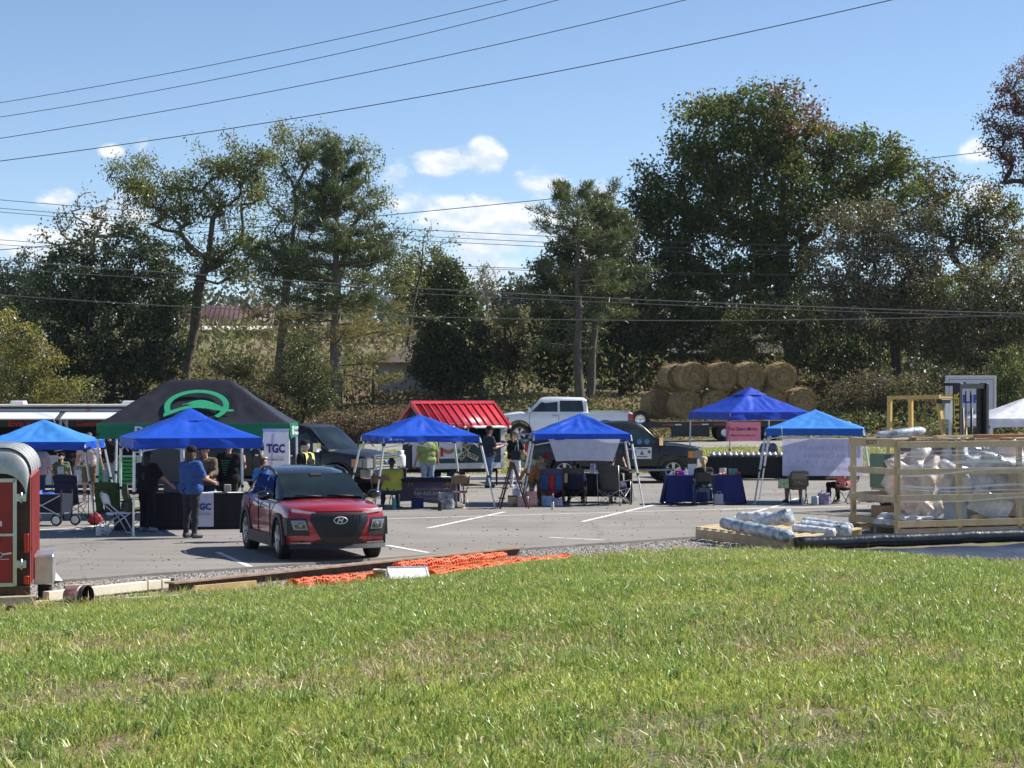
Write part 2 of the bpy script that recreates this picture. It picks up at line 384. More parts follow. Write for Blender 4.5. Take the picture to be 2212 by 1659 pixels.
# gravel strip
def scatter(name, label, kind_name, variants, pts, scale_rng, seed, tilt=.3, extra=None):
    """points mesh + geometry nodes that set a random variant on each (uncountable cover only)"""
    me = bpy.data.meshes.new(name); me.vertices.add(len(pts)); me.vertices.foreach_set('co', np.asarray(pts, np.float32).ravel()); me.update()
    o = tag(link(name, me), label, kind='stuff')
    c = bpy.data.collections.new(name+'_variants')
    for v in variants:
        ob = bpy.data.objects.new(kind_name, v); c.objects.link(ob)
    ng = bpy.data.node_groups.new(name, 'GeometryNodeTree')
    ng.interface.new_socket('Geometry', in_out='INPUT', socket_type='NodeSocketGeometry'); ng.interface.new_socket('Geometry', in_out='OUTPUT', socket_type='NodeSocketGeometry')
    N = ng.nodes; L = ng.links
    gi = N.new('NodeGroupInput'); go = N.new('NodeGroupOutput'); ip = N.new('GeometryNodeInstanceOnPoints'); ci = N.new('GeometryNodeCollectionInfo')
    ci.inputs[0].default_value = c; ci.inputs['Separate Children'].default_value = True; ci.inputs['Reset Children'].default_value = True
    ip.inputs['Pick Instance'].default_value = True
    rr = N.new('FunctionNodeRandomValue'); rr.data_type = 'FLOAT_VECTOR'; rr.inputs[0].default_value = (-tilt, -tilt, 0); rr.inputs[1].default_value = (tilt, tilt, 6.283); rr.inputs['Seed'].default_value = seed
    rs = N.new('FunctionNodeRandomValue'); rs.data_type = 'FLOAT'; rs.inputs[2].default_value = scale_rng[0]; rs.inputs[3].default_value = scale_rng[1]; rs.inputs['Seed'].default_value = seed+1
    L.new(gi.outputs[0], ip.inputs['Points']); L.new(ci.outputs[0], ip.inputs['Instance']); L.new(rr.outputs[0], ip.inputs['Rotation']); L.new(rs.outputs[1], ip.inputs['Scale']); L.new(ip.outputs[0], go.inputs[0])
    md = o.modifiers.new('scatter', 'NODES'); md.node_group = ng
    return o
def stone_mesh(i, m):
    bm = bmesh.new(); bmesh.ops.create_icosphere(bm, subdivisions=1, radius=.5)
    for v in bm.verts: v.co *= 1+.35*mnoise.noise(v.co*3+Vector((i*7.1, 0, 0)))
    for v in bm.verts: v.co.z *= .6
    me = bpy.data.meshes.new('stone'); bm.to_mesh(me); bm.free(); me.materials.append(m); return me
def in_strip(n, t0, t1, d0, d1):
    t = rng.uniform(t0, t1, n); d = d0+(d1-d0)*rng.random(n)
    x = ED0.x+EDD.x*t+EDN.x*d; y = ED0.y+EDD.y*t+EDN.y*d; return x, y, d
gm = [mat('gravel_pale', (.42, .40, .38), .9, var=.3, scale=2), mat('gravel_mid', (.28, .265, .25), .9, var=.3, scale=2), mat('gravel_warm', (.33, .27, .21), .9, var=.25, scale=2), mat('gravel_dark', (.13, .125, .12), .9, var=.3)]
bb = []
b = MB(); b.grid(lambda u, v: ((lambda p, w: (p.x+w.x, p.y+w.y, Z(p.x+w.x, p.y+w.y)+.012))(ED0+EDD*(-14+34*u), EDN*(-.05+3.5*v))), 60, 8)
tag(b.build('gravel_bed', mat('gravel_bed', (.30, .28, .26), .95, var=.4, scale=25, bump=.8)), 'strip of pale gravel between the asphalt and the lawn', kind='structure')
x, y, d = in_strip(34000, -13, 19, .05, 3.4)
scatter('gravel', 'loose pale gravel between the asphalt and the lawn', 'stone', [stone_mesh(i, gm[(0, 0, 1, 1, 2, 3)[i]]) for i in range(6)], np.stack([x, y, hgt(x, y)+.012], 1), (.018, .055), 3, 1.0)

# lawn blades
def tuft_mesh(i, n, hmin, hmax, spread, m, wid=.0036, bend=.9):
    r = np.random.default_rng(100+i); V = []
    for k in range(n):
        a = r.uniform(0, 2*PI); h = r.uniform(hmin, hmax); x0, y0 = r.normal(0, spread, 2); ba = r.uniform(0, 2*PI); be = r.uniform(.15, bend)*h; w = wid*r.uniform(.6, 1.3)
        px, py = math.cos(a)*w, math.sin(a)*w; bx, by = math.cos(ba), math.sin(ba); L2 = r.uniform(.45, .6)
        m0 = (x0+bx*be*.3, y0+by*be*.3, h*L2); tp = (x0+bx*be, y0+by*be, h*r.uniform(.75, 1))
        V += [(x0-px, y0-py, -.01), (x0+px, y0+py, -.01), (m0[0]+px*.8, m0[1]+py*.8, m0[2]), (m0[0]-px*.8, m0[1]-py*.8, m0[2]),
              (m0[0]-px*.8, m0[1]-py*.8, m0[2]), (m0[0]+px*.8, m0[1]+py*.8, m0[2]), (tp[0]+px*.1, tp[1]+py*.1, tp[2]), (tp[0]-px*.1, tp[1]-py*.1, tp[2])]
    return quads_mesh('tuft', V, 4, [m])
g_green = mat('grass_green', (.35, .43, .088), .42, var=.3, scale=4, island=.38, transl=.35, spec=.6)
g_lime = mat('grass_lime', (.45, .51, .115), .42, var=.25, scale=4, island=.35, transl=.38, spec=.6)
g_blue = mat('grass_deep', (.26, .36, .09), .38, var=.3, scale=4, island=.38, transl=.3, spec=.7)
g_dry = mat('grass_dry', (.52, .43, .23), .6, var=.3, scale=4, island=.35, transl=.25)
tufts = [tuft_mesh(i, 24, .02, .062, .05, (g_green, g_lime, g_blue, g_green)[i % 4]) for i in range(8)]
def lawn_pts(n, ymin, ymax, dens_fn):
    u = rng.random(n); Y = np.sqrt(ymin**2+(ymax**2-ymin**2)*u); X = rng.uniform(-.262, .262, n)*Y*1.0+rng.uniform(-3.6, 3.6, n)
    lim = np.array([0.0]); d = edge_d(X, Y)
    keep = (d > lawn_edge(X, Y)) & dens_fn(X, Y, rng.random(n)); X, Y = X[keep], Y[keep]
    return np.stack([X, Y, hgt(X, Y)], 1)
def vnoise(X, Y, s, seed):
    X = np.asarray(X)*s+seed*17.3; Y = np.asarray(Y)*s+seed*7.7; xi = np.floor(X).astype(np.int64); yi = np.floor(Y).astype(np.int64); fx = X-xi; fy = Y-yi
    def h(a, b_):
        q = (a*374761393+b_*668265263+seed*1442695) & 0x7fffffff; q = ((q ^ (q >> 13))*1274126177) & 0x7fffffff; return ((q ^ (q >> 16)) & 0xffff)/65535.
    fx = fx*fx*(3-2*fx); fy = fy*fy*(3-2*fy)
    return (h(xi, yi)*(1-fx)+h(xi+1, yi)*fx)*(1-fy)+(h(xi, yi+1)*(1-fx)+h(xi+1, yi+1)*fx)*fy
def lawn_edge(X, Y):     # lawn begins on the camera side of this line
    ye = np.interp(X, lx, ly)+.35*(vnoise(X, Y, 1.5, 4)-.5); e = edge_d(X, Y); return np.where(Y < ye, -99, 1e9)
def thick(X, Y, r):
    f = .55*vnoise(X, Y, .75, 1)+.3*vnoise(X, Y, 2.2, 2)+.15*vnoise(X, Y, 6, 3)
    near = np.clip((20-Y)/12, 0, 1); p = np.clip((f-.24-.10*near)*3.4, .20, 1); return r < p
lawn = lawn_pts(112000, 8.5, 42, thick)
lush = (vnoise(lawn[:, 0], lawn[:, 1], .42, 12)*.65+vnoise(lawn[:, 0], lawn[:, 1], 1.3, 13)*.35+rng.normal(size=len(lawn))*.10) > .45
scatter('grass', 'short green lawn grass in the sun', 'tuft', [tufts[i] for i in (0, 2, 3, 4, 6)], lawn[lush], (.8, 1.6), 11, .35)
scatter('pale_grass', 'shorter yellowish lawn grass between the green patches', 'tuft', [tuft_mesh(60+i, 24, .015, .05, .05, (g_lime, g_lime, g_green, g_lime)[i]) for i in range(4)], lawn[~lush], (.7, 1.35), 12, .4)
dry = [tuft_mesh(20+i, 16, .012, .05, .045, g_dry, .0035, 1.6) for i in range(3)]
scatter('dry_grass', 'dry straw coloured grass in the thin patches of lawn', 'tuft', dry, lawn_pts(38000, 8.5, 42, lambda X, Y, r: r < np.clip(1.05-1.6*(.55*vnoise(X, Y, .75, 1)+.3*vnoise(X, Y, 2.2, 2)+.15*vnoise(X, Y, 6, 3)), 0.16, 1)), (.8, 1.6), 21, .5)
clump = [tuft_mesh(30+i, 26, .07, .15, .03, (g_green, g_blue)[i % 2], .005, .9) for i in range(4)]
scatter('coarse_grass', 'coarser taller grass clumps in the lawn', 'tuft', clump, lawn_pts(3500, 8.5, 42, lambda X, Y, r: r < np.clip((vnoise(X, Y, .5, 9)-.35)*2, 0, 1)), (.6, 1.1), 31, .3)
ex = rng.uniform(-9.5, 9.5, 900); ey = np.interp(ex, lx, ly)+rng.normal(size=900)*.22-.12
scatter('edge_weeds', 'ragged weeds along the edge of the lawn', 'tuft', [tuft_mesh(70+i, 22, .05, .16, .05, (g_green, g_lime, g_dry)[i], .005, 1.0) for i in range(3)], np.stack([ex, ey, hgt(ex, ey)], 1), (.6, 1.4), 51, .35)
sx = rng.uniform(-14, 14, 2600); sy = rng.uniform(33, 74, 2600); kp = edge_d(sx, sy) < -.2; sx, sy = sx[kp], sy[kp]
scatter('litter', 'grit and leaf litter scattered on the asphalt', 'stone', [stone_mesh(20+i, gm[(1, 3, 2)[i]]) for i in range(3)], np.stack([sx, sy, np.full(len(sx), .004)], 1), (.012, .05), 61, .3)
# verge between lot and road
n = 16000; X = rng.uniform(-32, 32, n); Y = rng.uniform(77.6, 87.0, n)
vt = [tuft_mesh(40+i, 14, .05, .14, .12, (g_lime, g_green, g_dry)[i], .012) for i in range(3)]
scatter('verge_grass', 'mown yellow green grass on the verge by the road', 'tuft', vt, np.stack([X, Y, hgt(X, Y)], 1), (.8, 1.8), 41, .2)
# ------------------------------------------------------------------ trees and shrubs
def leaf_mat(name, c, c2, transl=.3, island=.4, rough=.38, spec=.5):
    return mat(name, c, rough, scale=.55, col2=c2, island=island, transl=transl, spec=spec)
LM = {
 'magnolia': leaf_mat('leaf_magnolia', (.034, .056, .018), (.064, .094, .028), .2, .45, .42, .5),
 'maple': leaf_mat('leaf_maple', (.085, .125, .028), (.165, .195, .045), .42, .42, .5, .35),
 'maple_red': leaf_mat('leaf_maple_rust', (.22, .12, .035), (.27, .15, .045), .4, .35),
 'walnut': leaf_mat('leaf_walnut', (.13, .17, .04), (.23, .24, .065), .48, .35),
 'olive': leaf_mat('leaf_olive', (.12, .13, .042), (.20, .185, .07), .4, .4),
 'grey': leaf_mat('leaf_grey', (.16, .145, .08), (.24, .215, .135), .35, .45, .42, .5),
 'orange': leaf_mat('leaf_orange', (.25, .15, .045), (.20, .19, .055), .42, .4),
 'red': leaf_mat('leaf_red', (.20, .065, .05), (.25, .12, .085), .4, .4),
 'yellow': leaf_mat('leaf_yellow', (.24, .25, .05), (.34, .31, .08), .5, .4),
 'holly': leaf_mat('leaf_holly', (.048, .078, .026), (.095, .125, .04), .28, .45, .42, .5),
 'weed': leaf_mat('leaf_weed', (.16, .115, .06), (.24, .18, .09), .3, .45, .7, .3),
 'weed_green': leaf_mat('leaf_weed_green', (.11, .13, .04), (.17, .185, .06), .38, .45, .6, .3),
 'twig': leaf_mat('leaf_twig', (.12, .08, .06), (.18, .12, .085), .1, .35, .8, .2),
 'pine': leaf_mat('needle_pine', (.075, .11, .04), (.135, .165, .06), .3, .35, .4, .4),
 'pine_yellow': leaf_mat('needle_pine_yellow', (.21, .20, .06), (.27, .235, .085), .38, .35, .5, .3),
 'far': leaf_mat('leaf_far', (.05, .075, .035), (.085, .10, .045), .25, .35),
}
bark = mat('bark_grey', (.115, .095, .078), .95, var=.35, scale=6, bump=.6, bscale=14, stretch=(1, 1, .25))
bark_pale = mat('bark_pale', (.21, .18, .15), .95, var=.3, scale=6, bump=.5, bscale=14, stretch=(1, 1, .25))
bark_dark = mat('bark_dark', (.055, .045, .038), .95, var=.35, scale=6, bump=.5, stretch=(1, 1, .25))

def rand_unit(n, r=rng):
    v = r.normal(size=(n, 3)); return v/np.linalg.norm(v, axis=1, keepdims=True)
def leaf_quads(c, size, r=rng, narrow=.5, flat=0.0, down=0.0):
    n = len(c); a = rand_unit(n, r); a[:, 2] -= down; a /= np.linalg.norm(a, axis=1, keepdims=True)
    b = rand_unit(n, r)
    if flat: b[:, 2] *= (1-flat); a[:, 2] *= (1-flat)
    w = np.cross(a, b); w /= (np.linalg.norm(w, axis=1, keepdims=True)+1e-9)
    s = (size*r.uniform(.6, 1.35, n))[:, None]
    q = np.stack([c, c+a*s*.5+w*s*narrow*.5, c+a*s, c+a*s*.5-w*s*narrow*.5], 1)
    return q.reshape(-1, 3)
def sample_lobes(lobes, n, r, shell=.55):
    """lobes: (centre, radii); points within the union, denser towards the outside"""
    vol = np.array([l[1][0]*l[1][1]*l[1][2] for l in lobes])**.75; pick = r.choice(len(lobes), n, p=vol/vol.sum())
    C = np.array([l[0] for l in lobes])[pick]; Rr = np.array([l[1] for l in lobes])[pick]
    d = rand_unit(n, r); t = r.random(n)**(1/3.); t = np.where(r.random(n) < shell, .82+.2*r.random(n), t)
    bump = 1+.16*np.sin(d[:, 0]*5+C[:, 0])*np.cos(d[:, 2]*6+d[:, 1]*4)
    return C+d*Rr*(t*bump)[:, None]
def px_lobes(Y, ls, depth=.8):
    out = []
    for l in ls:
        x, y, rx, ry = l[:4]; dy = l[4] if len(l) > 4 else 0.0
        c = P(x, y, Y+dy); k = (Y+dy)/F; out.append(((c.x, c.y, c.z), (rx*k, max(1.0, depth*(rx+ry)/2*k), ry*k)))
    return out
def grow(b, trunk, clumps, r0, twig=.03, jitter=.25, r=rng, n=5, m=0):
    """limbs: each clump centre is joined to the closest node already grown that lies lower; girth follows what a limb carries"""
    nt = len(trunk); N_ = nt+len(clumps)*2; NA = np.zeros((N_, 3)); PA = np.full(N_, -1); W_ = np.zeros(N_); mids = np.zeros((len(clumps), 3))
    for i, p in enumerate(trunk): NA[i] = p; PA[i] = i-1
    k = nt; start = max(1, nt//3); base = NA[nt//2]; order = np.argsort(np.linalg.norm(clumps-base, axis=1))
    for i in order:
        c = clumps[i]; L = np.linalg.norm(NA[start:k]-c, axis=1)+np.maximum(0, NA[start:k, 2]-c[2])*1.5; j = start+int(np.argmin(L)); p = NA[j]
        mid = (p+c)/2+r.normal(size=3)*jitter*np.linalg.norm(c-p)*.35; NA[k] = mid; PA[k] = j; NA[k+1] = c; PA[k+1] = k; W_[k+1] = 1; mids[i] = mid; k += 2
    for i in range(k-1, 0, -1):
        if PA[i] >= 0: W_[PA[i]] += W_[i]
    top = max(1.0, W_[0]); G_ = np.maximum(twig*.75, r0*np.sqrt(W_/top)*.95)
    b.tube([Vector(NA[i]) for i in range(nt)], [max(twig, r0*.10, float(max(G_[i], r0*(1-.6*i/nt)*.8 if i < 3 else 0))) for i in range(nt)], 9, m, caps=False)
    for i in range(nt, k, 2):
        j = PA[i]; b.tube([Vector(NA[j]), Vector(NA[i]), Vector(NA[i+1])], [float(min(G_[i]*1.1, G_[j])), float(G_[i]), float(max(twig*.5, G_[i+1] if W_[i+1] > 1 else twig*.55))], 5, m, caps=False)
    return mids
def broadleaf(name, label, cat, base, lobes, nclump, per, clump_r, size, leafm, barkm=None, r0=.3, seed=1, group=None, trunk_to=None, twig=.03, shell=.55, narrow=.55, split=None, lean=None, limbs=True, down=.25, flat=0):
    r = np.random.default_rng(seed); base = Vector(base); nclump = int(nclump*1.6); clump_r *= .68; size *= .8
    t = thing(name, label, cat, base, 0, group)
    C = sample_lobes(lobes, nclump, r, shell)-np.array(base)
    if split: C = C[[not any((abs(c[0]+base.x-s[0]) < s[2]) and (abs(c[2]+base.z-s[1]) < s[3]) for s in split) for c in C]]
    C = C[C[:, 2] > .15]
    MD = C
    top = Vector(trunk_to)-base if trunk_to is not None else Vector((0, 0, max(c[2] for c in C)*.75))
    if limbs:
        b = MB(); tp = [Vector((0, 0, -.3))]+[top*(i/5)+Vector((r.normal()*.12, r.normal()*.12, 0))*(1 if i < 5 else 0) for i in range(1, 6)]
        MD = grow(b, tp, C, r0, twig, r=r); b.build('trunk', barkm or bark, t, fix=False)
    rs_ = r.uniform(.5, 1.35, len(C)); cnt = r.poisson(per*rs_**1.6); pts = np.repeat(C, cnt, 0)+np.repeat(MD-C, cnt, 0)*(r.random((cnt.sum(), 1))**1.5*.9)+r.normal(size=(cnt.sum(), 3))*np.repeat(rs_, cnt)[:, None]*clump_r*.82*np.array([1, 1, .75])
    ms = leafm if isinstance(leafm, list) else [leafm]
    mids = None
    if len(ms) > 1:
        sel = lean(C+np.array(base), r) if lean else r.integers(0, len(ms), len(C)); mids = np.repeat(sel, cnt)
    me = quads_mesh('crown', leaf_quads(pts, size, r, narrow, down=down, flat=flat), 4, ms, mids); link('crown', me, t)
    return t
def base_at(x, Y): X = (x-CX)/F*Y; return (X, Y, Z(X, Y))

# giant maple, dome of many lobes, rust tint near its top right
ML = px_lobes(118, [(1560,300,115,105),(1665,255,110,75),(1740,300,90,80),(1480,400,105,95),(1590,420,140,120,2),(1720,420,110,100,-1),(1870,345,105,85),(1905,410,80,60),
                    (1440,520,75,80),(1560,560,140,80),(1830,430,95,75,2),(1470,600,80,60),(1640,640,110,70),(1400,430,45,50),(1690,540,90,70)])
rust_c = P(1755, 225, 118)
def rust(C, r): 
    d = np.linalg.norm((C-np.array(rust_c))*np.array([1, .3, 1]), axis=1); return (r.random(len(C)) < np.exp(-(d/2.0)**2)*.9).astype(int)
broadleaf('maple_tree', 'huge spreading green maple with a rusty tinge at its top', 'tree', base_at(1705, 118), ML, 640, 84, .60, .27, [LM['maple'], LM['maple_red']], bark, .5, 3, trunk_to=P(1690, 400, 118), lean=rust, twig=.035, shell=.5)
broadleaf('magnolia_tree', 'dark rounded evergreen with dense glossy leaves behind the food trailer', 'tree', base_at(232, 108),
          px_lobes(108, [(240,570,120,85),(165,620,90,90),(310,620,85,100),(235,700,150,120),(120,720,70,110),(345,740,55,100),(220,800,120,70),(300,810,80,60)]), 430, 62, .42, .24, LM['magnolia'], bark_dark, .35, 5, shell=.75)
broadleaf('walnut_tree', 'tall airy walnut with drooping leaflets above the dark evergreen', 'tree', base_at(395, 116),
          px_lobes(116, [(290,380,60,45),(350,430,75,60),(430,420,70,60),(480,330,55,50),(520,420,60,80),(440,520,75,55),(520,560,60,60),(390,620,60,50),(560,350,40,40)]), 190, 88, .60, .24, LM['walnut'], bark, .28, 6, trunk_to=P(460, 470, 116), twig=.022, shell=.35, narrow=.38, down=.7)
broadleaf('walnut_tree', 'thin topped walnut rising behind the single pine', 'tree', base_at(600, 124),
          px_lobes(124, [(640,310,75,50),(600,400,60,60),(700,350,70,55),(770,360,55,60),(800,430,45,50),(640,480,70,60),(580,560,60,60),(700,560,90,60),(800,560,75,50),(860,600,60,50),(760,640,90,50)]), 200, 76, .58, .23, LM['walnut'], bark, .28, 8, trunk_to=P(640, 440, 124), twig=.022, shell=.35, narrow=.4, down=.6)
broadleaf('bare_tree', 'half bare tree with twiggy branches over the dark evergreen', 'tree', base_at(200, 119),
          px_lobes(119, [(160,480,75,40),(200,450,50,40),(260,470,60,50),(120,510,45,22)]), 60, 13, .5, .22, LM['olive'], bark_pale, .18, 9, twig=.018, shell=.3)
broadleaf('bare_tree', 'half bare spindly tree reaching over the cone shaped holly', 'tree', base_at(870, 121),
          px_lobes(121, [(900,500,55,45),(945,540,60,40),(870,560,50,50),(830,520,50,50)]), 55, 12, .5, .2, LM['walnut'], bark, .09, 10, twig=.018, shell=.3, trunk_to=P(915, 515, 121))
broadleaf('holly_tree', 'dark cone shaped holly beside the white shed', 'tree', base_at(978, 112),
          px_lobes(112, [(972,605,26,50),(975,660,52,60),(980,720,72,70),(978,780,85,65),(940,800,50,40)]), 300, 55, .36, .22, LM['holly'], bark_dark, .2, 12, shell=.75)
broadleaf('oak_tree', 'round green oak standing behind the cone shaped holly', 'tree', base_at(925, 140),
          px_lobes(140, [(930,590,58,50),(900,640,55,50),(965,630,40,50)]), 110, 46, .55, .28, LM['maple'], bark, .25, 13)
# the grove behind the pickup and the bales
broadleaf('cedar_tree', 'dense dark cedar filling the space behind the twin pines', 'tree', base_at(1215, 113),
          px_lobes(113, [(1215,600,55,90),(1200,700,55,90),(1230,770,70,70),(1270,560,60,80)]), 220, 50, .45, .24, LM['holly'], bark_dark, .25, 14, shell=.7)
broadleaf('cedar_tree', 'dark evergreen between the twin pines and the maple', 'tree', base_at(1345, 115),
          px_lobes(115, [(1330,560,60,90),(1350,660,75,90),(1340,750,80,65),(1310,500,40,50)]), 240, 50, .5, .25, [LM['holly'], LM['olive']], bark_dark, .25, 15, shell=.65)
broadleaf('maple_tree', 'shaded young maple under the huge maple behind the hay', 'tree', base_at(1475, 116),
          px_lobes(116, [(1450,680,70,60),(1510,700,75,60),(1560,720,70,50),(1430,760,50,40)]), 130, 55, .5, .24, LM['maple'], bark, .16, 16, shell=.5)
broadleaf('grey_tree', 'grey leaved thicket tree with shining dry leaves', 'tree', base_at(1935, 111),
          px_lobes(111, [(1850,490,95,55),(1935,500,95,60),(1830,580,95,65),(1930,610,110,75),(1870,690,120,70),(1990,690,90,80),(1790,660,70,60),(2010,590,60,60)]), 460, 60, .50, .2, [LM['grey'], LM['grey'], LM['olive']], bark, .26, 17, shell=.55)
broadleaf('tall_maple', 'maple turning orange between the huge maple and the red tree', 'tree', base_at(2020, 122),
          px_lobes(122, [(2010,390,60,50),(1985,450,55,60),(2050,460,50,60),(2110,420,45,50),(2140,470,60,60),(2100,540,70,60),(2180,520,50,70)]), 190, 46, .5, .24, [LM['orange'], LM['olive'], LM['maple']], bark, .24, 18, twig=.025)
broadleaf('red_oak', 'tall oak in dark red autumn leaf at the end of the grove', 'tree', base_at(2262, 114),
          px_lobes(114, [(2170,240,50,60),(2210,180,45,60),(2150,290,45,40),(2200,320,60,60),(2250,260,60,90),(2180,370,45,40),(2270,380,60,60),(2290,180,60,80)]), 200, 40, .42, .19, [LM['red'], LM['red'], LM['grey']], bark_dark, .3, 19, twig=.022, shell=.4)
broadleaf('oak_tree', 'dark oak closing the grove above the forklift', 'tree', base_at(2150, 109),
          px_lobes(109, [(2100,640,80,75),(2180,620,80,90),(2130,730,110,70),(2220,720,70,90),(2060,740,70,60)]), 300, 52, .46, .2, [LM['maple'], LM['grey'], LM['olive']], bark_dark, .28, 20, shell=.55)
broadleaf('understory_tree', 'low dark tree arching over the hay trailer', 'tree', base_at(1715, 109),
          px_lobes(109, [(1640,700,70,45),(1720,690,80,50),(1770,750,70,50),(1840,770,70,45),(1580,760,50,35)]), 200, 48, .45, .2, [LM['maple'], LM['olive']], bark_dark, .22, 21, shell=.5)
# far crowns
broadleaf('far_tree', 'round crowned tree seen past the wires beyond the yellow bush', 'tree', base_at(40, 170), px_lobes(170, [(45,600,55,55),(15,640,60,60),(95,620,40,60)]), 110, 46, .6, .3, LM['far'], bark, .25, 22)
broadleaf('far_tree', 'pale feathery tree alone on the far skyline', 'tree', base_at(1050, 300), px_lobes(300, [(1050,600,22,26),(1045,630,24,24)]), 55, 20, .7, .34, LM['olive'], bark_pale, .2, 23, twig=.04)
broadleaf('far_tree', 'broad dark tree below the skyline beside the cedar', 'tree', base_at(1130, 260), px_lobes(260, [(1125,625,34,24),(1150,650,32,34),(1100,655,34,30)]), 90, 46, .8, .4, LM['far'], bark, .3, 24)
broadleaf('far_tree', 'small dark conical tree beyond the field', 'tree', base_at(20, 150), px_lobes(150, [(25,700,45,60),(70,660,40,60)]), 90, 50, .55, .28, LM['holly'], bark_dark, .2, 25)

def pine(name, label, base, top, spec, seed, needle, barkm, r0=.25, lean=0.0, size=.30, ydir=1):
    """spec: list of (fraction of height, reach in metres, tilt, count, needle share, material index)"""
    r = np.random.default_rng(seed); base = Vector(base); t = thing(name, label, 'tree', base)
    H = top.z-base.z; b = MB(); k = 10
    tr = [Vector((lean*(i/k)*H+.05*math.sin(i*1.7), .05*math.cos(i), H*i/k-.2*(i == 0))) for i in range(k+1)]
    b.tube(tr, [r0*(1-.92*(i/k)**1.1) for i in range(k+1)], 9, caps=False)
    pts, dirs, mi = [], [], []
    for (f, reach, tilt, cnt, share, mm) in spec:
        for c in range(cnt):
            a = r.uniform(0, 2*PI); ff = f+r.uniform(-.02, .02); p0 = Vector((lean*ff*H, 0, ff*H)); L = reach*r.uniform(.65, 1.1)
            d = Vector((math.cos(a), math.sin(a), math.tan(tilt+r.normal()*.12))); path = []
            for s in range(6):
                u = s/5; path.append(p0+Vector((d.x*L*u, d.y*L*u, d.z*L*u+L*.16*(u*u-u*.8)))+Vector(r.normal(size=3)*.05*L*u*.4))
            b.tube(path, [max(.012, .055*(1-u*.85)*min(1, L/2.5)) for u in (0, .2, .4, .6, .8, 1)], 4, caps=False)
            nt = int(L*7*share)+1
            for q in range(nt):
                u = r.uniform(.3, 1.04) if share > .4 else r.uniform(.55, 1.04); i = min(4, int(u*5)); w = u*5-i; pp = path[i].lerp(path[i+1], w)
                side = Vector(r.normal(size=3))*.20*L*(.35+.4*(1-u)); side.z *= .35; pts.append(pp+side); dirs.append((path[-1]-path[0]).normalized()); mi.append(mm)
                if q % 2 == 0: b.tube([pp, pp+side], [.012, .008], 3, caps=False)
    b.build('trunk', barkm, t, fix=False)
    per = 26; pt = np.repeat(np.array(pts), per, 0)+r.normal(size=(len(pts)*per, 3))*np.array([.13, .13, .085]); ax = np.repeat(np.array([tuple(d) for d in dirs]), per, 0)*.4+rand_unit(len(pt), r)*.8+np.array([0, 0, .3])
    ax /= np.linalg.norm(ax, axis=1, keepdims=True); w = np.cross(ax, rand_unit(len(pt), r)); w /= np.linalg.norm(w, axis=1, keepdims=True); s = (size*r.uniform(.6, 1.2, len(pt)))[:, None]; wd = .022
    q = np.stack([pt-w*wd, pt+w*wd, pt+ax*s+w*wd*.4, pt+ax*s-w*wd*.4], 1).reshape(-1, 3)
    link('crown', quads_mesh('crown', q, 4, needle, np.repeat(np.array(mi), per)), t); return t
ND = [LM['pine'], LM['pine_yellow']]
pb = base_at(724, 110)
pine('pine_tree', 'single tall pine with level limbs and yellowing lower needles', pb, P(735, 350, 110),
     [(.16,4.4,.02,4,.35,1),(.27,4.4,.04,5,.45,1),(.34,4.6,.02,5,.5,1),(.42,4.3,.05,7,.7,0),(.50,4.0,.08,7,.8,0),(.57,3.9,.14,8,.9,0),(.64,3.2,.22,8,1,0),(.71,2.5,.3,8,1,0),(.78,1.9,.45,8,1.2,0),(.85,1.5,.6,8,1.3,0),(.91,1.4,.8,7,1.6,0),(.96,.9,1.0,6,2,0)], 31, ND, bark_pale, .34, .01)
pb = base_at(1250, 107)
pine('pine_tree', 'taller of the twin pines, with a thin bare crown', pb, P(1243, 418, 107),
     [(.30,2.5,.0,3,.1,0),(.42,2.8,.0,4,.15,0),(.50,3.0,.03,5,.3,0),(.60,2.6,.03,4,.4,0),(.68,2.6,.02,5,.5,0),(.78,2.6,.1,4,.5,0),(.85,2.1,.3,4,.6,0),(.91,1.7,.5,5,.8,0),(.96,1.1,.7,5,1.1,0)], 32, ND, bark, .27, -.005)
pb = base_at(1272, 109)
pine('pine_tree', 'shorter fuller pine beside the thin crowned pine', pb, P(1325, 440, 109),
     [(.30,2.6,0,3,.15,0),(.45,2.8,.05,5,.5,0),(.55,2.8,.1,6,.7,0),(.65,2.6,.15,7,.9,0),(.74,2.3,.25,7,1,0),(.82,1.9,.4,7,1.1,0),(.9,1.3,.6,6,1.4,0),(.96,.8,.9,5,1.6,0)], 33, ND, bark, .25, .08)

# shrubs that can be told apart
def shrub(name, label, x, Y, ls, ncl, per, cr, size, m, seed, **k):
    return broadleaf(name, label, 'bush', base_at(x, Y), px_lobes(Y, ls), ncl, per, cr, size, m, k.pop('barkm', bark_dark), k.pop('r0', .06), seed, twig=k.pop('twig', .014), **k)
shrub('tall_bush', 'sunlit yellow green bush behind the concession trailer', 45, 99, [(40,730,50,55),(85,780,55,50),(30,800,60,50),(150,840,80,35),(60,850,90,40),(10,700,25,40)], 170, 40, .34, .17, [LM['yellow'], LM['yellow'], LM['olive']], 41, shell=.35)
shrub('tall_bush', 'leafy green bush in front of the single pine', 655, 104, [(650,760,40,50),(640,810,60,55),(690,820,45,50),(660,860,70,40)], 190, 42, .3, .15, [LM['weed_green'], LM['olive'], LM['holly']], 42, shell=.5)
shrub('tall_bush', 'dry purple brown shrub beside the cone shaped holly', 1105, 116, [(1100,720,42,45),(1110,770,50,40),(1080,760,30,40)], 150, 30, .32, .15, [LM['twig'], LM['weed']], 43, shell=.4)
shrub('sapling', 'yellow leaved sapling rising over the brown shrub', 1090, 113, [(1085,685,30,24),(1110,690,26,18)], 26, 24, .28, .17, LM['yellow'], 44, shell=.3)
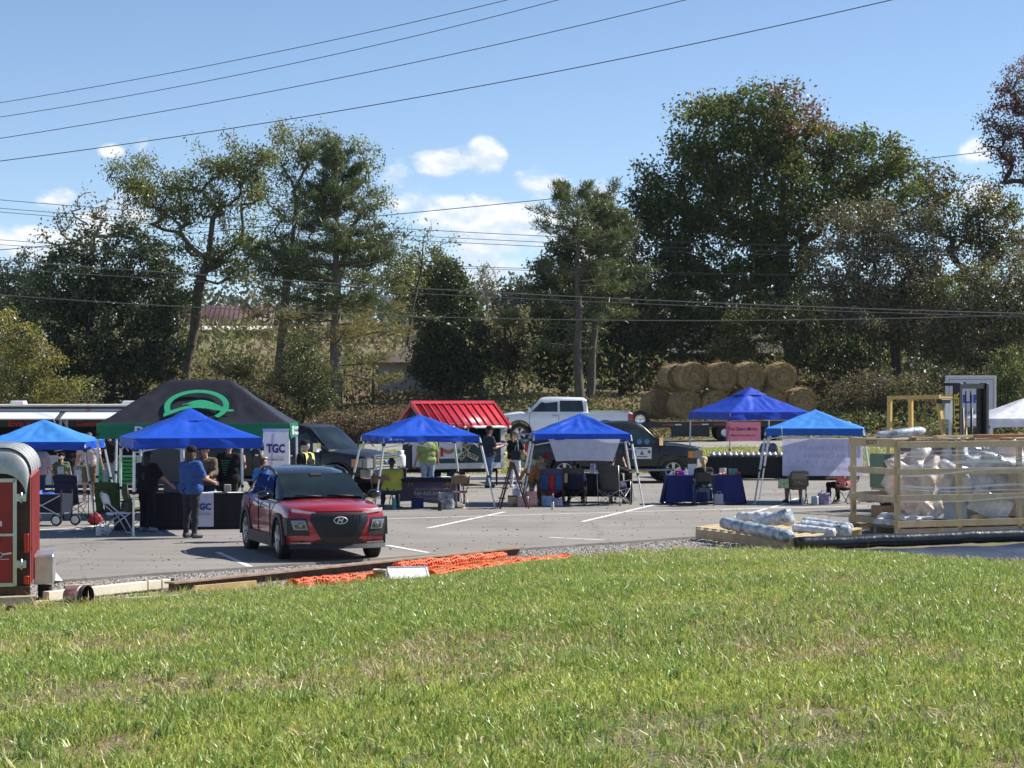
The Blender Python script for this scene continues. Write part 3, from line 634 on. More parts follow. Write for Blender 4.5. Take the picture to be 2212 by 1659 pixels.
shrub('tall_bush', 'white flowered bush in the weedy field', 500, 106, [(505,790,45,26),(520,810,30,24)], 60, 42, .26, .14, [LM['weed_green'], LM['olive']], 45)
shrub('hedge', 'ragged brown hedge along the far verge behind the black pickup', 770, 101.5, [(700,925,45,24),(760,925,50,25),(820,920,50,26),(870,915,40,28)], 210, 40, .26, .13, [LM['weed'], LM['twig'], LM['olive']], 46, shell=.6)
shrub('tall_bush', 'dull green bush below the dark evergreen', 560, 103, [(560,860,60,35),(600,880,50,28),(520,850,50,30)], 110, 40, .28, .14, [LM['weed_green'], LM['weed']], 47)
shrub('tall_bush', 'olive bush at the foot of the grove by the white sign', 2185, 104, [(2180,800,45,50),(2200,850,50,40),(2150,860,40,35)], 130, 40, .3, .15, [LM['weed_green'], LM['maple']], 48)
shrub('tall_bush', 'thin brown thicket behind the yellow forklift guard', 1900, 105, [(1880,840,70,45),(1960,850,70,40),(1820,860,50,30)], 150, 34, .32, .14, [LM['grey'], LM['weed'], LM['weed_green']], 49, shell=.4)
# weeds on the bank: uncountable
def weeds(name, label, n, x0, x1, y0, y1, hmul, ms, seed, size=.22, dens=None):
    r = np.random.default_rng(seed); X = r.uniform(x0, x1, n); Y = r.uniform(y0, y1, n)
    h = hmul*(.25+.9*vnoise(X, Y, .22, seed)+.35*vnoise(X, Y, .8, seed+1))
    if dens: k = dens(X, Y, r.random(n)); X, Y, h = X[k], Y[k], h[k]
    if name in ('undergrowth', 'tall_weeds'): h = h*np.where((X > -8.5) & (X < -1.2) & (Y > 103) & (Y < 118), .28, 1)
    z = hgt(X, Y)+h*r.random(len(X))**.7
    q = leaf_quads(np.stack([X, Y, z], 1), size, r, .4, down=-.5)
    mids = (vnoise(X, Y, .16, seed+5)*1.3+r.random(len(X))*.5-.4 > .5).astype(int)
    return tag(link(name, quads_mesh(name, q, 4, ms, mids)), label, kind='stuff')
weeds('far_weeds', 'dull brown and green scrub on the slope below the barn', 30000, -60, 60, 150, 225, 2.6, [LM['weed'], LM['weed_green']], 54, .55, dens=lambda X, Y, r: ~((Y > 196) & (X < -18) & (X > -36)))
weeds('thicket', 'dark thicket filling the gaps of the grove', 30000, 5, 44, 121, 138, 4.2, [LM['holly'], LM['olive']], 55, .34, dens=lambda X, Y, r: ~((X > 5.5) & (X < 12) & (Y < 140)))
weeds('undergrowth', 'brown and green weeds on the bank behind the road', 42000, -32, 33, 101.2, 109, 1.05, [LM['weed'], LM['weed_green']], 51, .2)
weeds('tall_weeds', 'tall dry weeds in the field below the barn', 34000, -34, 8, 109, 150, 1.9, [LM['weed'], LM['weed_green']], 52, .28)
weeds('brush', 'dark brush under the grove', 24000, 8, 36, 109, 122, 1.5, [LM['weed'], LM['holly']], 53, .25)
# far woods on the skyline
r = np.random.default_rng(61); n = 1500; X = r.uniform(-190, 190, n); Y = r.uniform(430, 520, n)
tops = 7+5*vnoise(X, Y, .05, 3)+3*vnoise(X, Y, .2, 4); C = np.stack([X, Y, hgt(X, Y)+tops*r.random(n)**.6], 1)
pts = np.repeat(C, 26, 0)+r.normal(size=(n*26, 3))*np.array([1.7, 1.5, 1.2])
tag(link('far_woods', quads_mesh('far_woods', leaf_quads(pts, 1.1, r, .7), 4, [LM['far']])), 'far wooded skyline beyond the field', kind='stuff')
# ------------------------------------------------------------------ vehicles
def paint(name, c, flake=.1, rough=.28, coat=1.0): return mat(name, c, rough, .1, var=flake, scale=60, coat=coat)
blackp = mat('black_plastic', (.018, .018, .02), .5, var=.2, scale=20, bump=.1)
gloss_black = mat('gloss_black', (.006, .006, .009), .08, coat=1.0)
rubber = mat('tyre_rubber', (.016, .016, .017), .8, var=.3, scale=30, bump=.3)
dark_void = mat('dark_underside', (.008, .008, .009), .9)
alloy = mat('alloy_silver', (.55, .56, .58), .28, .9, var=.08)
chrome = mat('chrome', (.75, .76, .78), .09, 1.0, var=.04)
glass = mat('tinted_glass', (.010, .014, .016), .05, var=.3, scale=3, spec=.35)
glass_pale = mat('windshield_glass', (.012, .019, .021), .05, var=.7, scale=1.6, spec=.32)
lens = mat('lamp_lens', (.24, .25, .27), .08, .4, var=.3, scale=40, coat=1)
amber = mat('amber_lens', (.75, .2, .02), .2, coat=.6)
redlens = mat('red_lens', (.5, .015, .015), .2, coat=.8)
white_plastic = mat('white_plastic', (.72, .73, .74), .4, var=.06)

def half_loop(pts):              # half section from the bottom centre to the top centre, mirrored into a closed loop
    return [(y, z) for y, z in pts]+[(-y, z) for y, z in reversed(pts[1:-1])]
def loft(b, stations, m=0, smooth=True, cap0=True, cap1=True):
    base = len(b.v); n = len(stations[0][1])
    for x, ring in stations:
        for y, z in ring: b.v.append((x, y, z))
    for i in range(len(stations)-1):
        for j in range(n):
            j2 = (j+1) % n; b.f.append([base+i*n+j, base+i*n+j2, base+(i+1)*n+j2, base+(i+1)*n+j]); b.m.append(m); b.sm.append(smooth)
    if cap0: b.f.append([base+j for j in range(n)]); b.m.append(m); b.sm.append(False)
    if cap1: b.f.append([base+(len(stations)-1)*n+j for j in reversed(range(n))]); b.m.append(m); b.sm.append(False)
    return b
def wheel_cut(xs_, r, w):
    c = MB()
    for x in xs_: c.cyl((x, -w, r[1]), (x, w, r[1]), r[0], n=28)
    return c.mesh('cut', dark_void)
def wheel(parent, x, y, r, wid, side, rimm=alloy, spokes=5, steer=0.0, rr=.68):
    """wheel part with tyre and rim sub-parts; side +1 faces +y"""
    b = MB(); Mx = Matrix.Rotation(-PI/2*side, 4, 'X'); w = wid/2
    b.lathe([(r*rr, -w), (r*.93, -w), (r, -w*.7), (r, w*.7), (r*.96, w*.95), (r*rr*1.02, w*.98), (r*rr, w*.8), (r*rr, -w)], 28, Mx)
    tr = math.pi*2/36
    for k in range(36): 
        a = k*tr; b.box(Mx @ Vector((r*math.cos(a), r*math.sin(a), 0)), (.02, wid*.8, .03), (0, -a if side > 0 else a, 0))
    t = b.build('wheel', rubber, parent, loc=(x, y, r), rot=(0, 0, steer)); 
    d = MB(); d.lathe([(r*rr*1.0, w*.86), (r*rr*.93, w*.9), (r*rr*.90, w*.5), (r*.1, w*.2)], 28, Mx)
    d.build('wheel_barrel', mat('rim_shadow_metal', (.10, .10, .105), .5, .6), t)
    s = MB()
    for k in range(spokes):
        a = 2*PI*k/spokes+.3
        for da in (-.14, .14):
            p0 = Mx @ Vector((r*.13*math.cos(a), r*.13*math.sin(a), w*.72)); p1 = Mx @ Vector((r*rr*.95*math.cos(a+da), r*rr*.95*math.sin(a+da), w*.88)); s.bar(p0, p1, .05*r/.35, .03, up=(0, side, 0))
    s.lathe([(r*rr*1.0, w*.84), (r*rr*1.02, w*.93), (r*rr*.93, w*.95), (r*rr*.9, w*.8)], 28, Mx); s.lathe([(.03, w*.86), (r*.17, w*.84), (r*.2, w*.6)], 14, Mx)
    s.build('rim', rimm, t)
    return t

# ---- the red crossover
KR = math.atan2(-.946, .326)
car = thing('parked_car', 'red compact crossover with black roof parked facing the lawn', 'car', (-3.61, 39.2, 0), KR)
red = paint('car_red', (.36, .016, .03), .15)
def kring(w, zb, zt, crown=.03):
    return half_loop([(0, zb), (w*.84, zb), (w*.96, zb+.09), (w*.995, .50), (w, .66), (w*.985, (zt+.66)/2), (w*.95, zt-.05), (w*.86, zt), (w*.45, zt+crown*.8), (0, zt+crown)])
def fx(y, z): return 2.10-.20*(abs(y)/.86)**2.4-.16*max(0, (z-.62)/.28)**2*.6-.10*max(0, (.42-z)/.2)
st = [(-2.09, kring(.72, .42, .86)), (-2.05, kring(.80, .30, .98)), (-1.9, kring(.87, .24, 1.03)), (-1.4, kring(.90, .21, 1.04)), (-.6, kring(.90, .21, 1.0)), (.3, kring(.90, .21, .97)), (1.0, kring(.895, .21, .99, .05)), (1.3, kring(.89, .21, .965, .05)), (1.6, kring(.875, .21, .935, .05)), (1.78, kring(.86, .22, .91, .045))]
b = MB(); loft(b, st, cap1=False)
nr = kring(.83, .24, .87, .035); n = len(nr); base = len(b.v); last = base-n      # rounded nose
hp = nr[:10]
for j, (y, z) in enumerate(nr): b.v.append((fx(y, z)-.02, y, z))
for j in range(n): j2 = (j+1) % n; b.f.append([last+j, last+j2, base+j2, base+j]); b.m.append(0); b.sm.append(True)
K = 12
b.grid(lambda u, v: (lambda yz: (fx((2*v-1)*yz[0], yz[1])-.02, (2*v-1)*yz[0], yz[1]))((lambda t: (hp[int(t)][0]+(hp[min(9, int(t)+1)][0]-hp[int(t)][0])*(t-int(t)), hp[int(t)][1]+(hp[min(9, int(t)+1)][1]-hp[int(t)][1])*(t-int(t))))(u*9)), 18, K)
bm_ = b.mesh('body', red); bb_ = bmesh.new(); bb_.from_mesh(bm_); bmesh.ops.remove_doubles(bb_, verts=bb_.verts, dist=.004); bmesh.ops.recalc_face_normals(bb_, faces=bb_.faces); bb_.to_mesh(bm_); bb_.free()
body = baked(bm_, [('BOOLEAN', dict(cutter=wheel_cut((1.24, -1.36), (.385, .35), 1.2), operation='DIFFERENCE', solver='EXACT'))])
for p_ in body.polygons: p_.use_smooth = True
body.set_sharp_from_angle(angle=R(38))
link('body', body, car)
b = MB(); b.box((0, 0, .42), (3.9, 1.3, .35)); b.build('underbody', dark_void, car)
# greenhouse
def gring(wb, wr, zb, z): return half_loop([(0, zb-.05), (wb, zb-.05), (wb, zb), (wb+(wr-wb)*.55, zb+(z-zb)*.6), (wr+.02, z-.07), (wr-.05, z-.01), (wr*.5, z+.02), (0, z+.03)])
gs = [(1.06, gring(.74, .72, .98, 1.0)), (.80, gring(.80, .73, .98, 1.12)), (.50, gring(.815, .69, .98, 1.275)), (.22, gring(.82, .66, .98, 1.40)), (-.02, gring(.82, .65, .985, 1.475)), (-.6, gring(.82, .63, .99, 1.545)), (-1.2, gring(.81, .60, 1.02, 1.50)), (-1.55, gring(.79, .58, 1.04, 1.43)), (-1.8, gring(.76, .58, 1.04, 1.25)), (-1.97, gring(.72, .60, 1.03, 1.08))]
b = MB(); loft(b, gs); b.build('cabin', gloss_black, car)
def ws(u, v):                    # windscreen sheet, a few millimetres proud of the cabin
    x = 1.02-.80*v; z = 1.0+.385*v; w = (.735-.10*v)*(2*u-1); return (x+.055-.05*(abs(2*u-1))**2+.0, w, z+.055)
b = MB(); b.grid(ws, 8, 5); b.build('windscreen', glass_pale, car)
for s in (-1, 1):
    for (x0, x1, xt0, xt1) in ((.62, -.22, .10, -.24), (-.32, -1.18, -.34, -1.12)):
        b = MB(); b.grid(lambda u, v: (x0+(x1-x0)*u+((xt0-x0)+((xt1-xt0)-(x1-x0))*u)*v, s*(.826-.145*v+.006), 1.0+.40*v), 4, 3); b.build('side_window', glass, car)
    part('roof_rail', blackp, car, lambda b: b.tube([(.10, s*.655, 1.40), (-.10, s*.645, 1.475), (-.6, s*.625, 1.535), (-1.1, s*.61, 1.515), (-1.4, s*.60, 1.44)], .024, 6))
    def mir(b):
        b.ell((.62, s*1.0, 1.07), (.09, .13, .085), 12, 8); b.bar((.62, s*.84, 1.02), (.62, s*.95, 1.04), .05, .04)
    part('wing_mirror', gloss_black, car, mir)
    part('sill_cladding', blackp, car, lambda b: b.prism([(.86, .20), (.84, .36), (.7, .40), (-.85, .40), (-1.0, .36), (-1.02, .20)], s*.87, s*.918))
    def arch(b, cx, r0=.375, r1=.45, zc=.35, y0=.86, y1=.915, zmin=.20):
        base = len(b.v); k = 14; q = ((r0, y0), (r0, y1), (r1, y1), (r1, y0))
        for i in range(k+1):
            a = PI*(-.06+1.12*i/k)
            for r, y in q: b.v.append((cx+r*math.cos(a), s*y, max(zmin, zc+r*math.sin(a))))
        for i in range(k):
            for j in range(4): b.f.append([base+i*4+j, base+i*4+(j+1) % 4, base+i*4+4+(j+1) % 4, base+i*4+4+j]); b.m.append(0); b.sm.append(False)
        for o_ in (base, base+k*4): b.f.append([o_, o_+1, o_+2, o_+3]); b.m.append(0); b.sm.append(False)
    each('arch_cladding', blackp, car, (1.24, -1.36), arch)
    each('door_seam', dark_void, car, (.66, -.28, -1.0), lambda b, x: b.box((x, s*.9, .68), (.012, .016, .55)))
    each('door_handle', red, car, (-.05, -.88), lambda b, x: b.tube([(x, s*.905, .84), (x-.06, s*.935, .845), (x-.14, s*.905, .845)], .014, 6))
    def fpatch(yl, yr, z0, z1, e, skew=0.0, nu=8, nv=3):
        return lambda u, v: (lambda y, z: (fx(y, z)+e, s*y, z))(yl+(yr-yl)*u+skew*(v-.5), z0+(z1-z0)*v)
    part('corner_cladding', blackp, car, lambda b: b.grid(fpatch(.54, .845, .44, .74, -.008, .06), 8, 5))
    part('fender_cladding', blackp, car, lambda b: b.prism([(1.92, .44), (1.72, .44), (1.62, .55), (1.66, .74), (1.88, .74)], s*.80, s*.888))
    h = part('headlight', mat('lamp_frame', (.30, .31, .33), .3, .5), car, lambda b: b.grid(fpatch(.57, .80, .54, .70, .004, .05), 6, 4))
    part('lamp_lens', mat('lamp_inner', (.09, .095, .10), .06, .6, coat=1), h, lambda b: b.grid(fpatch(.60, .77, .563, .678, .012, .04), 5, 4))
    part('projector', lens, h, lambda b: b.ell((fx(.67, .62)-.0, s*.665, .62), (.03, .045, .045), 12, 8))
    part('running_light', mat('running_lamp', (.58, .59, .62), .3), car, lambda b: b.grid(lambda u, v: (lambda y: (fx(y, .83)+.012-.05*u*0, s*y, .800+.045*u+(.028+.03*u)*v))(.40+.40*u), 8, 2))
    part('side_marker', amber, car, lambda b: b.box((1.66, s*.885, .66), (.03, .02, .12)))
    part('skid_corner', alloy, car, lambda b: b.grid(fpatch(.50, .82, .295, .325, .02, 0), 6, 1))
    wheel(car, 1.24, s*.79, .35, .22, s, spokes=5, steer=R(-3)); wheel(car, -1.36, s*.79, .35, .22, s, spokes=5)
def gr(u, v):
    z = .355+.475*v; hw = .32+(.19)*min(1, v/.70) if v < .8 else .51-.03*(v-.8)/.2; y = hw*(2*u-1); return (fx(y, z)+.008, y, z)
grl = part('grille', mat('grille_black', (.010, .010, .013), .45), car, lambda b: b.grid(gr, 14, 8))
tag(part('grille_mesh', blackp, grl, lambda b: [b.box((fx(y, z)+.014, y, z), (.01, .035, .012)) for z in np.linspace(.42, .78, 11) for y in np.linspace(-.36, .36, 13) if abs(y) < .26+.38*(z-.38)]), kind='stuff')
emb = mat('emblem_silver', (.66, .67, .70), .35, .2)
em = part('emblem', emb, grl, lambda b: b.tube([(fx(0, .69)+.03, .115*math.cos(a), .70+.058*math.sin(a)) for a in np.linspace(0, 2*PI, 25)], .009, 6, caps=False))
text('H', emb, grl, (fx(0, .69)+.03, .0, .70), .115, rot=(PI/2, 0, PI/2), shear=.35, extrude=.004, bold=.004, width=.12)
part('hood_slot', dark_void, car, lambda b: b.grid(lambda u, v: (fx((2*u-1)*.42, .845)+.012, (2*u-1)*.42, .836+.018*v), 10, 1))
def lip(u, v):
    y = (2*u-1)*.84; z = .215+.075*v; return (fx(y, .40)-.01+.03*(1-v), y, z)
part('bumper_lip', blackp, car, lambda b: b.grid(lip, 14, 2))
part('lower_intake', blackp, car, lambda b: b.grid(lambda u, v: (lambda y, z: (fx(y, z)+.008, y, z))((2*u-1)*(.50-.10*v), .285+.065*v), 12, 2))
each('wiper', blackp, car, (.5, -.08), lambda b, y: b.tube([(1.09, y, 1.065), (1.02, y-.45, 1.09)], .012, 5))
part('mirror_sensor', blackp, car, lambda b: b.box((.33, 0, 1.405), (.10, .20, .06), (0, R(30), 0)))
part('number_plate_recess', blackp, car, lambda b: b.box((-2.08, 0, .75), (.03, .5, .14)))

# ---- pickups
truck_glass = mat('truck_glass', (.030, .050, .050), .06, var=.6, scale=1.5, spec=.7)
def pickup(name, label, loc, rz, body_m, L=5.9, front='bars', cab=(.92, -.62), bed_rail=1.34, hood=1.20, roof=1.95, wr=.40, chrome_trim=True, wcol=alloy, spokes=5, glass_m=glass, tonneau=False, sign=False, trail_badge=None, back_glass=True):
    t = thing(name, label, 'pickup truck', loc, rz)
    hl = L/2; W_ = 1.0; fa, ra = hl-1.0, -hl+1.22
    def ring(w, zb, zt, crown=.02): return half_loop([(0, zb), (w*.86, zb), (w*.97, zb+.06), (w*1.0, zb+.30), (w, zt-.30), (w*.985, zt-.12), (w*.95, zt-.02), (w*.88, zt), (w*.45, zt+crown), (0, zt+crown)])
    cf, cr = cab
    st = [(-hl, ring(.93, .62, bed_rail-.04)), (-hl+.08, ring(.985, .55, bed_rail)), (-hl+.5, ring(1.0, .50, bed_rail)), (cr-.02, ring(1.0, .48, bed_rail)), (cr, ring(1.0, .48, hood+.04)), (cf, ring(1.0, .48, hood, .03)), (cf+.3, ring(1.0, .5, hood+.01, .06)), (hl-.7, ring(.985, .5, hood-.03, .07)), (hl-.22, ring(.96, .52, hood-.09, .05)), (hl-.08, ring(.90, .58, hood-.17, .03))]
    b = MB(); loft(b, st)
    bd = baked(b.mesh('body', body_m), [('BOOLEAN', dict(cutter=wheel_cut((fa, ra), (wr*1.22, wr+.04), 1.3), operation='DIFFERENCE', solver='EXACT'))])
    for p_ in bd.polygons: p_.use_smooth = True
    bd.set_sharp_from_angle(angle=R(32)); link('body', bd, t)
    part('chassis', dark_void, t, lambda b: b.box((0, 0, .58), (L*.93, 1.35, .3)))
    each('axle', dark_void, t, (fa, ra), lambda b, x: b.cyl((x, -.7, wr), (x, .7, wr), .08))
    def cring(wb, wr_, zb, z): return half_loop([(0, zb-.08), (wb, zb-.08), (wb, zb), (wb+(wr_-wb)*.6, zb+(z-zb)*.62), (wr_+.02, z-.08), (wr_-.06, z-.01), (wr_*.5, z+.015), (0, z+.02)])
    b = MB(); rz_ = roof
    loft(b, [(cf+.10, cring(.90, .88, hood, hood+.02)), (cf-.28, cring(.94, .84, hood, hood+.36)), (cf-.62, cring(.95, .78, hood, rz_-.07)), (cf-.85, cring(.95, .765, hood, rz_-.01)), ((cf+cr)/2, cring(.95, .76, hood, rz_)), (cr+.18, cring(.94, .76, hood, rz_-.04)), (cr+.02, cring(.92, .77, hood, rz_-.12)), (cr-.04, cring(.90, .80, hood, hood+.1))])
    o = b.build('cab', body_m, t); o.data.set_sharp_from_angle(angle=R(35))
    b = MB(); b.grid(lambda u, v: (cf+.045-.66*v+.045-.04*(2*u-1)**2, (.86-.10*v)*(2*u-1), hood+.05+(rz_-hood-.13)*v+.012), 8, 5); b.build('windscreen', glass_m, t)
    mid = (cf+cr)/2-.08
    for s in (-1, 1):
        for k, (x0, x1, t0, t1) in enumerate(((cf-.22, mid+.05, cf-.72, mid+.05), (mid-.05, cr+.16, mid-.05, cr+.22))):
            b = MB(); b.grid(lambda u, v: (x0+(x1-x0)*u+((t0-x0)+((t1-t0)-(x1-x0))*u)*v, s*(.957-.155*v), hood+.06+(rz_-hood-.22)*v), 4, 3); b.build('side_window', truck_glass, t)
        each('door_seam', dark_void, t, (cf-.12, mid, cr+.06), lambda b, x: b.box((x, s*.998, .90), (.014, .014, .72)))
        each('door_handle', chrome if chrome_trim else body_m, t, (mid+.18, cr+.28), lambda b, x: b.box((x, s*1.012, hood-.12), (.20, .03, .04)))
        def mir(b): b.box((cf-.12, s*1.17, hood+.12), (.12, .20, .24), None); b.bar((cf-.1, s*.95, hood+.02), (cf-.12, s*1.1, hood+.05), .06, .06)
        part('wing_mirror', chrome if chrome_trim else blackp, t, mir)
        part('side_step', mat('step_bar', (.3, .31, .32), .3, .8), t, lambda b: b.tube([(cf+.25, s*1.0, .44), (cf, s*1.04, .42), (cr-.1, s*1.04, .42), (cr-.3, s*1.0, .44)], .045, 8))
        def lipf(b, cx):
            base = len(b.v); k = 12; q = ((wr*1.2, .985), (wr*1.2, 1.022), (wr*1.3, 1.022), (wr*1.3, .985))
            for i in range(k+1):
                a = PI*(.02+.96*i/k)
                for r, y in q: b.v.append((cx+r*math.cos(a), s*y, wr+.04+r*math.sin(a)))
            for i in range(k):
                for j in range(4): b.f.append([base+i*4+j, base+i*4+(j+1) % 4, base+i*4+4+(j+1) % 4, base+i*4+4+j]); b.m.append(0); b.sm.append(False)
        each('arch_lip', blackp, t, (fa, ra), lipf)
        part('tail_light', redlens, t, lambda b: (b.box((-hl+.02, s*.88, bed_rail-.28), (.10, .18, .42)), b.box((-hl+.10, s*.965, bed_rail-.28), (.22, .07, .42))))
        part('reverse_lens', lens, t, lambda b: (b.box((-hl+.015, s*.88, bed_rail-.30), (.11, .17, .07)), b.box((-hl+.10, s*.967, bed_rail-.30), (.225, .07, .06))))
        for x in (fa, ra): wheel(t, x, s*.86, wr, .27, s, wcol, spokes, rr=.64)
        hd = part('headlight', lens, t, lambda b: (b.box((hl-.16, s*.77, hood-.30), (.22, .36, .26)), b.box((hl-.36, s*.935, hood-.30), (.34, .09, .22))))
        part('turn_lens', amber, hd, lambda b: b.box((hl-.44, s*.95, hood-.30), (.14, .075, .2)))
    part('bed_liner', dark_void, t, lambda b: b.box((-hl+(cr+hl)/2+.03, 0, bed_rail+.012), (hl+cr-.22, 1.66, .03)))
    each('bed_rail', chrome if tonneau else body_m, t, (-1, 1), lambda b, s: b.bar((-hl+.15, s*.86, bed_rail+.045), (cr-.15, s*.86, bed_rail+.045), .06, .05))
    g = part('grille', chrome if chrome_trim else blackp, t, lambda b: b.box((hl-.07, 0, hood-.30), (.14, 1.20, .46)), bevel=.03)
    each('grille_opening', dark_void, g, (.145, .0, -.145), lambda b, dz: b.box((hl+.001, 0, hood-.30+dz), (.03, 1.02, .085)))
    each('grille_bar', chrome, g, (.145, .0, -.145), lambda b, dz: b.box((hl+.008, 0, hood-.30+dz), (.03, 1.10, .03)))
    part('front_bumper', chrome if chrome_trim else body_m, t, lambda b: b.prism([(hl-.25, -1.0), (hl+.02, -.9), (hl+.10, -.55), (hl+.11, .55), (hl+.02, .9), (hl-.25, 1.0), (hl-.25, .9), (hl-.1, 0), (hl-.25, -.9)], .52, .78, 'z'), bevel=.02)
    part('bumper_intake', dark_void, t, lambda b: b.box((hl+.10, 0, .60), (.03, .9, .11)))
    each('fog_lamp', dark_void, t, (-1, 1), lambda b, s: b.cyl((hl+.02, s*.72, .62), (hl+.085, s*.72, .62), .075, n=14))
    part('rear_bumper', chrome if chrome_trim else body_m, t, lambda b: b.box((-hl-.06, 0, .62), (.16, 1.86, .20)), bevel=.03)
    each('tailgate_seam', dark_void, t, (-.78, .78), lambda b, y: b.box((-hl+.0, y, .95), (.012, .014, .6)))
    if front == 'oval':
        bg = part('badge', mat('badge_blue', (.02, .06, .28), .2, coat=1), t, lambda b: b.lathe([(.001, .012), (.13, .01), (.14, 0)], 20, Matrix.Translation((hl+.03, 0, hood-.30)) @ Matrix.Rotation(PI/2, 4, 'Y') @ Matrix.Diagonal((.45, 1, 1, 1))))
        text('Ford', chrome, bg, (hl+.05, 0, hood-.30), .10, rot=(PI/2, 0, PI/2), shear=.3, extrude=.003, bold=.002)
    if sign:
        sg = part('door_sign', white_plastic, t, lambda b: b.box(((cf+mid)/2-.05, -1.012, .95), (.62, .012, .36)), bevel=.004)
        ink = mat('sign_ink', (.12, .12, .13), .6)
        part('emblem', ink, sg, lambda b: (b.prism([((cf+mid)/2-.12, .90), ((cf+mid)/2+.02, .90), ((cf+mid)/2-.05, 1.04)], -1.0205, -1.0185), b.lathe([(.001, .001), (.05, .001)], 12, Matrix.Translation(((cf+mid)/2+.18, -1.0205, .99)) @ Matrix.Rotation(PI/2, 4, 'X')), b.box(((cf+mid)/2-.28, -1.0195, .96), (.06, .002, .16)), b.box(((cf+mid)/2-.05, -1.0195, 1.09), (.38, .002, .03)), b.box(((cf+mid)/2-.05, -1.0195, .84), (.34, .002, .03))))
        each('window_sticker', mat('sticker_blue', (.10, .25, .45), .5), t, ((cf+mid)/2-.12, (cf+mid)/2+.12), lambda b, x: b.lathe([(.001, .001), (.085, .001)], 16, Matrix.Translation((x, -.966, hood+.11)) @ Matrix.Rotation(PI/2, 4, 'X')))
    return t
navy = paint('truck_dark_green', (.005, .009, .010), coat=.35, rough=.35); blk = paint('truck_black', (.004, .0045, .006), coat=.3, rough=.4); silver = mat('truck_silver', (.74, .76, .82), .3, .0, var=.04, scale=80, coat=.8)
pickup('pickup_truck', 'silver crew cab pickup stopped on the road ahead of the hay', (*P(1219, 850, 98.3).xy, road_z(2.5, .03)), PI, silver, 6.05, cab=(1.70, -1.0), bed_rail=1.37, hood=1.34, roof=2.06, wr=.43, tonneau=True, chrome_trim=True)
pickup('pickup_truck', 'black pickup with a chrome grille between the tents', (-6.08, 61.4, 0), R(-27), blk, 5.9, 'oval', cab=(1.55, -.85), roof=1.97, hood=1.24, wr=.42, glass_m=glass_pale)
pickup('pickup_truck', 'dark green pickup with a white sign on its door', (3.12, 69.6, 0), R(8), navy, 5.7, 'bars', cab=(1.52, -.86), roof=1.94, hood=1.2, wr=.40, sign=True)
